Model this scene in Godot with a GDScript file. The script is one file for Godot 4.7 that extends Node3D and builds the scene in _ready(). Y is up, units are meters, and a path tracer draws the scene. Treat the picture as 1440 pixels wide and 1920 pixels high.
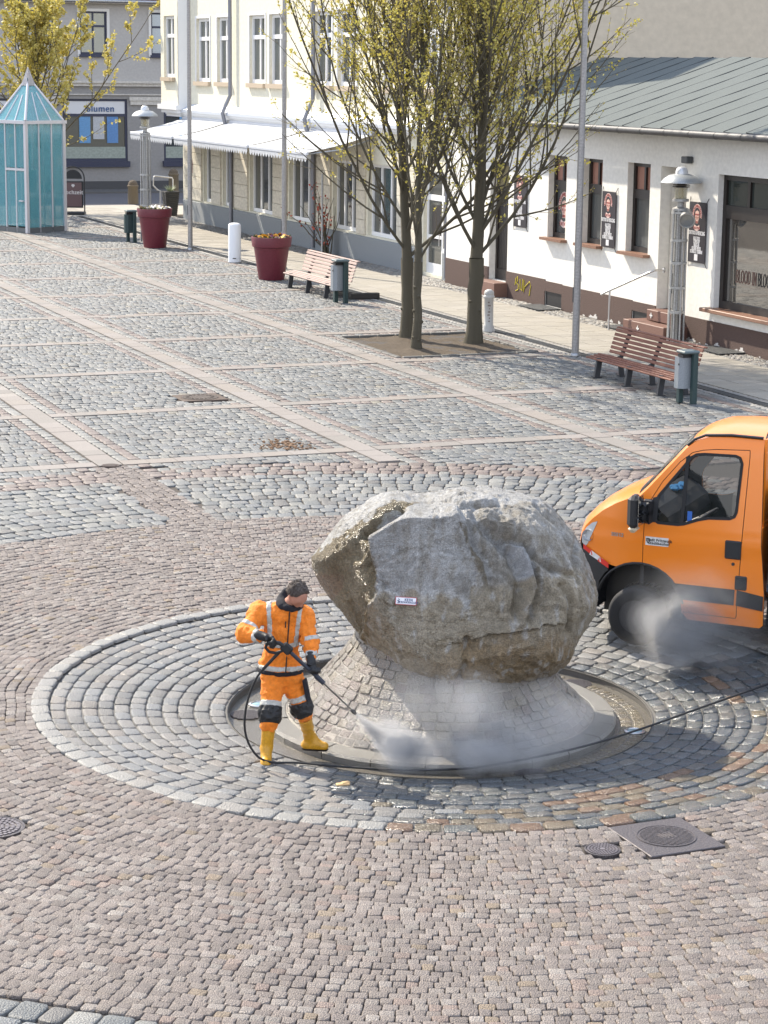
extends Node3D
# A town square: a worker washes a boulder fountain, an orange flatbed lorry, trees, benches, shops.

const FRAME := 0.384612          # the square's own axes: n runs right along them, u runs away along the shop fronts
var FB := Basis(Vector3.UP, FRAME)
const CEN := Vector3(0.62, 0.0, -21.93)     # centre of the fountain
const CEN2 := Vector3(0.60, 0.0, -22.33)    # centre of the wide arcs round it
var taken := {}
var rng := RandomNumberGenerator.new()
var M := {}
var T := {}
var cam: Camera3D

func _ready() -> void:
	rng.seed = 20240417
	setup_camera_and_light()
	make_textures()
	make_materials()
	build_ground()
	build_fountain()
	build_grey_house()
	build_cream_house()
	build_shop()
	build_rock()
	build_truck()
	build_person()
	build_kiosk()
	build_trees()
	build_furniture()
	build_small_things()
	build_steam()

func setup_camera_and_light() -> void:
	cam = Camera3D.new()
	cam.name = "camera"
	cam.fov = 27.0203
	cam.near = 0.1
	cam.far = 900.0
	cam.transform = Transform3D(Basis(Vector3(0.99993519, 0.01114674, -0.00231557), Vector3(-0.01138471, 0.97903381, -0.20337943), Vector3(0, 0.20339261, 0.97909726)), Vector3(0, 6.5, 0))
	add_child(cam)
	cam.current = true
	var env := Environment.new()
	env.background_mode = Environment.BG_SKY
	var sm := ProceduralSkyMaterial.new()
	sm.sky_top_color = Color(0.58, 0.63, 0.72)
	sm.sky_horizon_color = Color(0.88, 0.88, 0.88)
	sm.sky_curve = 0.18
	sm.ground_bottom_color = Color(0.35, 0.34, 0.32)
	sm.ground_horizon_color = Color(0.6, 0.6, 0.6)
	sm.sun_angle_max = 20.0
	var sky := Sky.new()
	sky.sky_material = sm
	env.sky = sky
	env.background_energy_multiplier = 1.6
	env.tonemap_mode = Environment.TONE_MAPPER_LINEAR
	env.tonemap_exposure = 2.1
	env.sdfgi_enabled = true
	env.ssao_enabled = true
	env.ssil_enabled = true
	env.volumetric_fog_enabled = true
	env.volumetric_fog_density = 0.0
	var we := WorldEnvironment.new()
	we.name = "world_environment"
	we.environment = env
	add_child(we)
	var sun := DirectionalLight3D.new()
	sun.name = "sun"
	sun.light_energy = 1.4
	sun.light_color = Color(1.0, 0.955, 0.88)
	sun.light_angular_distance = 0.9
	sun.shadow_enabled = true
	add_child(sun)
	# the sun stands to the left, a little behind the square, about forty degrees high
	var to_sun := Vector3(-0.68, 0.0, -0.73).normalized() * cos(deg_to_rad(41.0)) + Vector3.UP * sin(deg_to_rad(41.0))
	sun.look_at_from_position(to_sun * 50.0, Vector3.ZERO, Vector3.UP)

# ---------------------------------------------------------------- helpers
class MB:
	# collects triangles; corners are given counter-clockwise seen from outside
	var v := PackedVector3Array()
	var nn := PackedVector3Array()
	var uv := PackedVector2Array()
	var col := PackedColorArray()
	var tint := Color(1, 1, 1)
	var use_col := false
	func tri(a: Vector3, b: Vector3, c: Vector3) -> void:
		var n := (b - a).cross(c - a)
		if n.length_squared() < 1e-16:
			return
		n = n.normalized()
		v.append(a); v.append(c); v.append(b)
		for k in 3:
			nn.append(n)
			uv.append(Vector2.ZERO)
			if use_col: col.append(tint)
	func trin(a: Vector3, b: Vector3, c: Vector3, na: Vector3, nb: Vector3, nc: Vector3) -> void:
		v.append(a); v.append(c); v.append(b)
		nn.append(na); nn.append(nc); nn.append(nb)
		for k in 3:
			uv.append(Vector2.ZERO)
			if use_col: col.append(tint)
	func quad(a: Vector3, b: Vector3, c: Vector3, d: Vector3) -> void:
		tri(a, b, c); tri(a, c, d)
	func quaduv(a: Vector3, b: Vector3, c: Vector3, d: Vector3) -> void:
		# a bottom left, b bottom right, c top right, d top left
		var n := (b - a).cross(d - a).normalized()
		for p in [[a, Vector2(0, 1)], [c, Vector2(1, 0)], [b, Vector2(1, 1)], [a, Vector2(0, 1)], [d, Vector2(0, 0)], [c, Vector2(1, 0)]]:
			v.append(p[0]); nn.append(n); uv.append(p[1])
			if use_col: col.append(tint)
	func box(lo: Vector3, hi: Vector3, t := Transform3D.IDENTITY) -> void:
		var p: Array[Vector3] = []
		for k in 8:
			p.append(t * Vector3(hi.x if k & 1 else lo.x, hi.y if k & 2 else lo.y, hi.z if k & 4 else lo.z))
		quad(p[0], p[2], p[3], p[1]); quad(p[4], p[5], p[7], p[6])
		quad(p[0], p[4], p[6], p[2]); quad(p[1], p[3], p[7], p[5])
		quad(p[0], p[1], p[5], p[4]); quad(p[2], p[6], p[7], p[3])
	func cbox(c: Vector3, s: Vector3, t := Transform3D.IDENTITY) -> void:
		box(c - s / 2, c + s / 2, t)
	func bevel(lo: Vector3, hi: Vector3, b: float, t := Transform3D.IDENTITY) -> void:
		# a box with chamfered edges
		var c := (lo + hi) / 2
		var h := (hi - lo) / 2
		b = minf(b, minf(h.x, minf(h.y, h.z)) * 0.9)
		var f := func(sx: float, sy: float, sz: float, ax: int) -> Vector3:
			var e := Vector3(h.x - b, h.y - b, h.z - b)
			e[ax] = h[ax]
			return t * (c + Vector3(e.x * sx, e.y * sy, e.z * sz))
		for ax in 3:
			var o1 := (ax + 1) % 3
			var o2 := (ax + 2) % 3
			for s in [-1.0, 1.0]:
				var q: Array[Vector3] = []
				for w in [[-1.0, -1.0], [1.0, -1.0], [1.0, 1.0], [-1.0, 1.0]]:
					var sg := Vector3.ZERO
					sg[ax] = s; sg[o1] = w[0]; sg[o2] = w[1]
					q.append(f.call(sg.x, sg.y, sg.z, ax))
				if s > 0: quad(q[0], q[1], q[2], q[3])
				else: quad(q[0], q[3], q[2], q[1])
			# edges along ax
			for w in [[-1.0, -1.0], [1.0, -1.0], [1.0, 1.0], [-1.0, 1.0]]:
				var a := Vector3.ZERO
				a[o1] = w[0]; a[o2] = w[1]
				var lo_s := a; lo_s[ax] = -1.0
				var hi_s := a; hi_s[ax] = 1.0
				var p0: Vector3 = f.call(lo_s.x, lo_s.y, lo_s.z, o1)
				var p1: Vector3 = f.call(hi_s.x, hi_s.y, hi_s.z, o1)
				var p2: Vector3 = f.call(hi_s.x, hi_s.y, hi_s.z, o2)
				var p3: Vector3 = f.call(lo_s.x, lo_s.y, lo_s.z, o2)
				if w[0] * w[1] > 0: quad(p0, p3, p2, p1)
				else: quad(p0, p1, p2, p3)
		for sx in [-1.0, 1.0]:
			for sy in [-1.0, 1.0]:
				for sz in [-1.0, 1.0]:
					var p0: Vector3 = f.call(sx, sy, sz, 0)
					var p1: Vector3 = f.call(sx, sy, sz, 1)
					var p2: Vector3 = f.call(sx, sy, sz, 2)
					if sx * sy * sz > 0: tri(p0, p1, p2)
					else: tri(p0, p2, p1)
	func tube(a: Vector3, b: Vector3, r0: float, r1: float, sides := 10, caps := true) -> void:
		var d := (b - a).normalized()
		var x := d.cross(Vector3.UP if absf(d.y) < 0.95 else Vector3.RIGHT).normalized()
		var y := d.cross(x)
		for k in sides:
			var t0 := TAU * k / sides
			var t1 := TAU * (k + 1) / sides
			var n0 := x * cos(t0) + y * sin(t0)
			var n1 := x * cos(t1) + y * sin(t1)
			trin(a + n0 * r0, a + n1 * r0, b + n1 * r1, n0, n1, n1)
			trin(a + n0 * r0, b + n1 * r1, b + n0 * r1, n0, n1, n0)
			if caps:
				tri(a, a + n1 * r0, a + n0 * r0)
				tri(b, b + n0 * r1, b + n1 * r1)
	func path(pts: Array, r: float, sides := 8) -> void:
		# a smooth tube along points
		var fr: Array = []
		var last := Vector3.ZERO
		for k in pts.size():
			var d: Vector3 = (pts[mini(k + 1, pts.size() - 1)] - pts[maxi(k - 1, 0)]).normalized()
			var x := last
			if k == 0: x = d.cross(Vector3.UP if absf(d.y) < 0.95 else Vector3.RIGHT)
			x = (x - d * x.dot(d)).normalized()
			last = x
			fr.append([x, d.cross(x)])
		for k in pts.size() - 1:
			for s in sides:
				var t0 := TAU * s / sides
				var t1 := TAU * (s + 1) / sides
				var a0: Vector3 = fr[k][0] * cos(t0) + fr[k][1] * sin(t0)
				var a1: Vector3 = fr[k][0] * cos(t1) + fr[k][1] * sin(t1)
				var b0: Vector3 = fr[k + 1][0] * cos(t0) + fr[k + 1][1] * sin(t0)
				var b1: Vector3 = fr[k + 1][0] * cos(t1) + fr[k + 1][1] * sin(t1)
				var p: Vector3 = pts[k]
				var q: Vector3 = pts[k + 1]
				trin(p + a0 * r, p + a1 * r, q + b1 * r, a0, a1, b1)
				trin(p + a0 * r, q + b1 * r, q + b0 * r, a0, b1, b0)
		var p0: Vector3 = pts[0]
		var p9: Vector3 = pts[-1]
		for s in sides:
			var t0 := TAU * s / sides
			var t1 := TAU * (s + 1) / sides
			tri(p0, p0 + (fr[0][0] * cos(t1) + fr[0][1] * sin(t1)) * r, p0 + (fr[0][0] * cos(t0) + fr[0][1] * sin(t0)) * r)
			tri(p9, p9 + (fr[-1][0] * cos(t0) + fr[-1][1] * sin(t0)) * r, p9 + (fr[-1][0] * cos(t1) + fr[-1][1] * sin(t1)) * r)
	func lathe(prof: Array, seg := 24, t := Transform3D.IDENTITY, crease := 0.6) -> void:
		# profile of (radius, height), from the bottom up on the outside
		for i in prof.size() - 1:
			var a: Vector2 = prof[i]
			var b: Vector2 = prof[i + 1]
			var d := b - a
			if d.length() < 1e-6: continue
			var nrm := Vector2(d.y, -d.x).normalized()
			var na := nrm
			var nb := nrm
			if i > 0:
				var e: Vector2 = a - prof[i - 1]
				if e.length() > 1e-6:
					var m := Vector2(e.y, -e.x).normalized()
					if m.dot(nrm) > crease: na = (m + nrm).normalized()
			if i < prof.size() - 2:
				var e: Vector2 = prof[i + 2] - b
				if e.length() > 1e-6:
					var m := Vector2(e.y, -e.x).normalized()
					if m.dot(nrm) > crease: nb = (m + nrm).normalized()
			for k in seg:
				var c0 := Vector3(cos(TAU * k / seg), 0, -sin(TAU * k / seg))
				var c1 := Vector3(cos(TAU * (k + 1) / seg), 0, -sin(TAU * (k + 1) / seg))
				var up := Vector3.UP
				var p := [c0 * a.x + up * a.y, c1 * a.x + up * a.y, c1 * b.x + up * b.y, c0 * b.x + up * b.y]
				var q := [c0 * na.x + up * na.y, c1 * na.x + up * na.y, c1 * nb.x + up * nb.y, c0 * nb.x + up * nb.y]
				if a.x > 1e-5: trin(t * p[0], t * p[1], t * p[2], t.basis * q[0], t.basis * q[1], t.basis * q[2])
				if b.x > 1e-5: trin(t * p[0], t * p[2], t * p[3], t.basis * q[0], t.basis * q[2], t.basis * q[3])
	func prism(poly: PackedVector2Array, depth: float, t := Transform3D.IDENTITY) -> void:
		# a flat outline in x and y, from z = 0 back to z = -depth
		if Geometry2D.is_polygon_clockwise(poly):
			poly = poly.duplicate()
			poly.reverse()
		var ix := Geometry2D.triangulate_polygon(poly)
		for k in range(0, ix.size(), 3):
			var a := poly[ix[k]]
			var b := poly[ix[k + 1]]
			var c := poly[ix[k + 2]]
			if (b - a).cross(c - a) < 0:
				var s := b
				b = c
				c = s
			tri(t * Vector3(a.x, a.y, 0), t * Vector3(b.x, b.y, 0), t * Vector3(c.x, c.y, 0))
			tri(t * Vector3(a.x, a.y, -depth), t * Vector3(c.x, c.y, -depth), t * Vector3(b.x, b.y, -depth))
		for k in poly.size():
			var a := poly[k]
			var b := poly[(k + 1) % poly.size()]
			quad(t * Vector3(a.x, a.y, 0), t * Vector3(a.x, a.y, -depth), t * Vector3(b.x, b.y, -depth), t * Vector3(b.x, b.y, 0))
	func grid(pts: Array, w: int, smooth := true, flip := false) -> void:
		# rows of w points; across then along must run counter-clockwise from outside
		var h := pts.size() / w
		var nr: Array[Vector3] = []
		nr.resize(pts.size())
		if smooth:
			for j in h:
				for i in w:
					var a: Vector3 = pts[j * w + mini(i + 1, w - 1)] - pts[j * w + maxi(i - 1, 0)]
					var b: Vector3 = pts[mini(j + 1, h - 1) * w + i] - pts[maxi(j - 1, 0) * w + i]
					nr[j * w + i] = a.cross(b).normalized() * (-1.0 if flip else 1.0)
		for j in h - 1:
			for i in w - 1:
				var k := [j * w + i, j * w + i + 1, (j + 1) * w + i + 1, (j + 1) * w + i]
				if flip: k.reverse()
				if smooth:
					trin(pts[k[0]], pts[k[1]], pts[k[2]], nr[k[0]], nr[k[1]], nr[k[2]])
					trin(pts[k[0]], pts[k[2]], pts[k[3]], nr[k[0]], nr[k[2]], nr[k[3]])
				else:
					quad(pts[k[0]], pts[k[1]], pts[k[2]], pts[k[3]])
	func add_to(m: ArrayMesh) -> void:
		if v.is_empty(): return
		var a := []
		a.resize(Mesh.ARRAY_MAX)
		a[Mesh.ARRAY_VERTEX] = v
		a[Mesh.ARRAY_NORMAL] = nn
		a[Mesh.ARRAY_TEX_UV] = uv
		if use_col: a[Mesh.ARRAY_COLOR] = col
		m.add_surface_from_arrays(Mesh.PRIMITIVE_TRIANGLES, a)
	func mesh() -> ArrayMesh:
		var m := ArrayMesh.new()
		add_to(m)
		return m

func numbered(called: String) -> String:
	if not taken.has(called):
		taken[called] = 0
		return called
	taken[called] += 1
	return "%s_%03d" % [called, taken[called]]

func thing(called: String, label: String, category: String, at := Vector3.ZERO, turn := 0.0, group := "") -> Node3D:
	var o := Node3D.new()
	o.name = numbered(called)
	add_child(o)
	o.position = at
	o.rotation.y = turn
	tag(o, label, category, group)
	return o

func tag(o: Node, label: String, category: String, group := "") -> void:
	o.set_meta("label", label)
	o.set_meta("category", category)
	if group: o.set_meta("group", group)

func part(parent: Node, called: String, mb, material: Material, label := "") -> MeshInstance3D:
	var o := MeshInstance3D.new()
	o.name = called
	o.mesh = mb.mesh() if mb is MB else mb
	o.material_override = material
	parent.add_child(o, true)
	if label: o.set_meta("label", label)
	return o

func lone(called: String, mb, material: Material, label: String, category: String, at := Vector3.ZERO, turn := 0.0, group := "") -> MeshInstance3D:
	var o := MeshInstance3D.new()
	o.name = numbered(called)
	o.mesh = mb.mesh() if mb is MB else mb
	o.material_override = material
	add_child(o)
	o.position = at
	o.rotation.y = turn
	tag(o, label, category, group)
	return o

func setting(called: String, mb = null, material: Material = null, turned := false) -> Node3D:
	var o: Node3D
	if mb:
		o = MeshInstance3D.new()
		o.mesh = mb.mesh() if mb is MB else mb
		o.material_override = material
	else:
		o = Node3D.new()
	o.name = numbered(called)
	o.set_meta("kind", "structure")
	add_child(o)
	if turned: o.rotation.y = FRAME
	return o

func fr(n: float, u: float, y := 0.0) -> Vector3:
	return FB * Vector3(n, y, -u)

func in_frame(p: Vector3, margin := 1.0) -> bool:
	var q := cam.transform.affine_inverse() * p
	if q.z > -1.0: return false
	var ty := tan(deg_to_rad(cam.fov / 2))
	return absf(q.x / -q.z) < ty * 0.75 * margin and absf(q.y / -q.z) < ty * margin

class Lay:
	var t: Array[Transform3D] = []
	var c: Array[int] = []
	func put(tr: Transform3D, k: int) -> void:
		t.append(tr); c.append(k)

func lay_down(parent: Node3D, called: String, stuff_name: String, l: Lay, shapes: Array, palette: Array, material: Material, most := 300) -> void:
	# the pieces that show largest are parts of their own, the rest is one part
	var seen := []
	var cp := cam.position
	for k in l.t.size():
		var p := parent.transform * l.t[k].origin
		if in_frame(p, 0.98): seen.append([p.distance_squared_to(cp), k])
	seen.sort_custom(func(a, b): return a[0] < b[0])
	var own := {}
	for k in mini(most, seen.size()): own[seen[k][1]] = true
	var meshes := {}
	for k in own:
		var key: int = l.c[k] * 10 + (k % shapes.size())
		if not meshes.has(key):
			var mb: MB = shapes[k % shapes.size()].call(palette[l.c[k]])
			meshes[key] = mb.mesh()
		var o := MeshInstance3D.new()
		o.name = called
		o.mesh = meshes[key]
		o.material_override = material
		o.transform = l.t[k]
		parent.add_child(o, true)
	var rest := l.t.size() - own.size()
	if rest <= 0: return
	var mm := MultiMesh.new()
	mm.transform_format = MultiMesh.TRANSFORM_3D
	mm.use_colors = true
	var base: MB = shapes[0].call(Color(1, 1, 1))
	mm.mesh = base.mesh()
	mm.instance_count = rest
	var at := 0
	for k in l.t.size():
		if own.has(k): continue
		mm.set_instance_transform(at, l.t[k])
		var q: Color = palette[l.c[k]]
		var j := rng.randf_range(0.82, 1.18)
		mm.set_instance_color(at, Color(q.r * j, q.g * j, q.b * j))
		at += 1
	var mi := MultiMeshInstance3D.new()
	mi.name = stuff_name
	mi.multimesh = mm
	mi.material_override = material
	mi.set_meta("kind", "stuff")
	parent.add_child(mi, true)

func sett_shape(seed_: int, round_ := 0.16, dome := 0.14) -> Callable:
	# one hewn paving stone of unit size: a rounded block with a slightly domed, uneven head, its top near y = 0
	return func(tint: Color) -> MB:
		var r := RandomNumberGenerator.new()
		r.seed = seed_
		var m := MB.new()
		m.use_col = true
		m.tint = tint
		var out: Array[Vector2] = []
		for k in 4:
			var sx := 1.0 if k == 0 or k == 3 else -1.0
			var sz := 1.0 if k < 2 else -1.0
			var a := Vector2(0.5 * sx, (0.5 - round_ * r.randf_range(0.7, 1.5)) * sz)
			var b := Vector2((0.5 - round_ * r.randf_range(0.7, 1.5)) * sx, 0.5 * sz)
			a *= r.randf_range(0.94, 1.02)
			b *= r.randf_range(0.94, 1.02)
			if k % 2 == 0: out.append(a); out.append(b)
			else: out.append(b); out.append(a)
		var rings := []
		for lv in [[1.0, -0.9], [1.0, -0.34], [0.93, -0.13], [0.72, -0.02]]:
			var ring: Array[Vector3] = []
			for q in out: ring.append(Vector3(q.x * lv[0], lv[1] * dome * 2.5 + r.randf_range(-0.03, 0.03) * dome * 4.0 * (1.0 if lv[1] > -0.3 else 0.0), q.y * lv[0]))
			rings.append(ring)
		var top := Vector3(0, r.randf_range(-0.03, 0.03), 0)
		var nrm := []
		for j in 4:
			var row: Array[Vector3] = []
			for k in 8:
				var q: Vector3 = rings[j][k]
				var o := Vector3(q.x, 0, q.z).normalized()
				row.append((o * [1.0, 0.85, 0.42, 0.13][j] + Vector3.UP * [0.0, 0.35, 0.9, 1.0][j]).normalized())
			nrm.append(row)
		for j in 3:
			for k in 8:
				var k1 := (k + 1) % 8
				# outline runs clockwise seen from above in x,z with z down the page
				m.trin(rings[j][k1], rings[j][k], rings[j + 1][k], nrm[j][k1], nrm[j][k], nrm[j + 1][k])
				m.trin(rings[j][k1], rings[j + 1][k], rings[j + 1][k1], nrm[j][k1], nrm[j + 1][k], nrm[j + 1][k1])
		for k in 8:
			var k1 := (k + 1) % 8
			m.trin(top, rings[3][k1], rings[3][k], Vector3.UP, nrm[3][k1], nrm[3][k])
		return m

func slab_shape(seed_: int) -> Callable:
	return func(tint: Color) -> MB:
		var m := MB.new()
		m.use_col = true
		m.tint = tint
		m.bevel(Vector3(-0.5, -1.0, -0.5), Vector3(0.5, 0.0, 0.5), 0.012)
		return m

func noise_image(size: int, freq: float, seed_: int, lo: float, hi: float, octaves := 4, kind := FastNoiseLite.TYPE_SIMPLEX_SMOOTH, contrast := 1.0) -> Image:
	var n := FastNoiseLite.new()
	n.seed = seed_
	n.noise_type = kind
	n.frequency = freq
	n.fractal_octaves = octaves
	var im := n.get_seamless_image(size, size)
	im.convert(Image.FORMAT_L8)
	var d := im.get_data()
	var o := PackedByteArray()
	o.resize(d.size())
	for k in d.size():
		var x := clampf((d[k] / 255.0 - 0.5) * contrast + 0.5, 0, 1)
		o[k] = int((lo + (hi - lo) * x) * 255.0)
	return Image.create_from_data(size, size, false, Image.FORMAT_L8, o)

func tex(im: Image) -> ImageTexture:
	im.generate_mipmaps()
	return ImageTexture.create_from_image(im)

func make_textures() -> void:
	T.grain = tex(noise_image(512, 0.06, 1, 0.76, 1.0, 5, FastNoiseLite.TYPE_SIMPLEX_SMOOTH, 1.6))
	T.speck = tex(noise_image(512, 0.2, 2, 0.7, 1.0, 3, FastNoiseLite.TYPE_SIMPLEX_SMOOTH, 1.8))
	T.patch = tex(noise_image(512, 0.012, 3, 0.86, 1.0, 5, FastNoiseLite.TYPE_SIMPLEX_SMOOTH, 1.6))
	T.plaster = tex(noise_image(512, 0.02, 6, 0.93, 1.0, 6, FastNoiseLite.TYPE_SIMPLEX_SMOOTH, 1.2))
	T.granite = tex(noise_image(1024, 0.075, 7, 0.56, 1.0, 4, FastNoiseLite.TYPE_SIMPLEX_SMOOTH, 2.0))
	T.chip = tex(noise_image(1024, 0.05, 8, 0.0, 1.0, 5, FastNoiseLite.TYPE_SIMPLEX_SMOOTH, 1.4))
	T.bump = tex(noise_image(512, 0.05, 4, 0.0, 1.0, 5, FastNoiseLite.TYPE_SIMPLEX_SMOOTH, 1.3))
	T.fine = tex(noise_image(512, 0.25, 5, 0.0, 1.0, 2))

func lin(r: float, g: float, b: float) -> Color:
	return Color(r, g, b).linear_to_srgb()

func mat(base: Color, rough := 0.8, metal := 0.0, texture: Texture2D = null, scale := 1.0, bump := 0.0, bump_tex: Texture2D = null, world := true) -> StandardMaterial3D:
	var m := StandardMaterial3D.new()
	m.albedo_color = base
	m.roughness = rough
	m.metallic = metal
	if texture or bump > 0.0:
		m.uv1_triplanar = true
		m.uv1_world_triplanar = world
		m.uv1_scale = Vector3.ONE * scale
	if texture: m.albedo_texture = texture
	if bump > 0.0:
		m.heightmap_enabled = true
		m.heightmap_texture = bump_tex if bump_tex else T.bump
		m.heightmap_scale = bump
	return m

func vmat(rough := 0.8, texture: Texture2D = null, scale := 1.0, bump := 0.0, bump_tex: Texture2D = null) -> StandardMaterial3D:
	var m := mat(Color(1, 1, 1), rough, 0.0, texture, scale, bump, bump_tex)
	m.vertex_color_use_as_albedo = true
	return m

# ---------------------------------------------------------------- ground
var skip: Array = []      # [centre, half size in x, half size in z, turn] of covers set into the paving

func skipped(p: Vector3, pad := 0.06) -> bool:
	for s in skip:
		var q: Vector3 = Basis(Vector3.UP, -s[3]) * (p - s[0])
		if s[2] < 0:
			if Vector2(q.x, q.z).length() < s[1] + pad: return true
		elif absf(q.x) < s[1] + pad and absf(q.z) < s[2] + pad: return true
	return false

func make_materials() -> void:
	M.sett = vmat(0.55, T.granite, 0.9, 1.0, T.chip)
	M.small_sett = vmat(0.7, T.granite, 1.1, 1.3, T.chip)
	M.wet_sett = vmat(0.2, T.granite, 0.9, 0.9, T.chip)
	M.slab = vmat(0.75, T.grain, 3.0, 0.25)
	M.joint = mat(lin(0.095, 0.08, 0.068), 0.95, 0, T.grain, 2.0, 0.8)
	M.joint_light = mat(lin(0.155, 0.148, 0.135), 0.7, 0, T.grain, 2.0, 0.5)
	M.joint_wet = mat(lin(0.20, 0.19, 0.17), 0.28, 0, T.grain, 2.0, 0.4)
	M.wet_cement = mat(lin(0.17, 0.155, 0.13), 0.22, 0, T.grain, 1.4, 0.5)
	M.dirt = mat(lin(0.19, 0.145, 0.10), 0.98, 0, T.grain, 3.0, 2.5)
	M.iron = mat(lin(0.16, 0.142, 0.145), 0.5, 0.4, T.granite, 1.2, 0.4)
	M.asphalt = mat(lin(0.13, 0.125, 0.135), 0.9, 0, T.grain, 1.0, 0.5)
	M.black = mat(lin(0.012, 0.012, 0.014), 0.5)
	M.zinc = mat(lin(0.42, 0.43, 0.44), 0.42, 0.85, T.patch, 3.0)
	M.steel = mat(lin(0.50, 0.50, 0.51), 0.32, 0.9)
	M.darksteel = mat(lin(0.06, 0.065, 0.07), 0.45, 0.3)
	M.mound_sett = vmat(0.2, T.granite, 1.2, 1.4, T.chip)
	M.mound_mortar = mat(lin(0.30, 0.268, 0.22), 0.28, 0, T.grain, 3.0, 0.8)
	M.mound_kerb = mat(lin(0.27, 0.255, 0.225), 0.28, 0, T.grain, 3.0, 0.8)
	M.rock_dry = vmat(0.5, T.grain, 1.6, 3.0, T.chip)
	M.rock_gloss = vmat(0.22, T.grain, 1.3, 4.0, T.chip)
	M.rock_damp = vmat(0.42, T.grain, 1.3, 2.2, T.chip)
	M.white_paint = mat(lin(0.74, 0.74, 0.73), 0.45, 0, T.patch, 2.0)

func annulus(m: MB, c: Vector3, radii: Array, seg: int, heights: Array) -> void:
	for j in radii.size() - 1:
		for k in seg:
			var a := TAU * k / seg
			var b := TAU * (k + 1) / seg
			var d0 := Vector3(cos(a), 0, sin(a))
			var d1 := Vector3(cos(b), 0, sin(b))
			var y0 := Vector3.UP * float(heights[j])
			var y1 := Vector3.UP * float(heights[j + 1])
			m.quad(c + d0 * radii[j] + y0, c + d1 * radii[j] + y0, c + d1 * radii[j + 1] + y1, c + d0 * radii[j + 1] + y1)

func bowl(r: float) -> float:
	return 0.0 if r >= 4.13 else -0.03 - 0.17 * clampf((4.13 - r) / 1.84, 0, 1)

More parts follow.
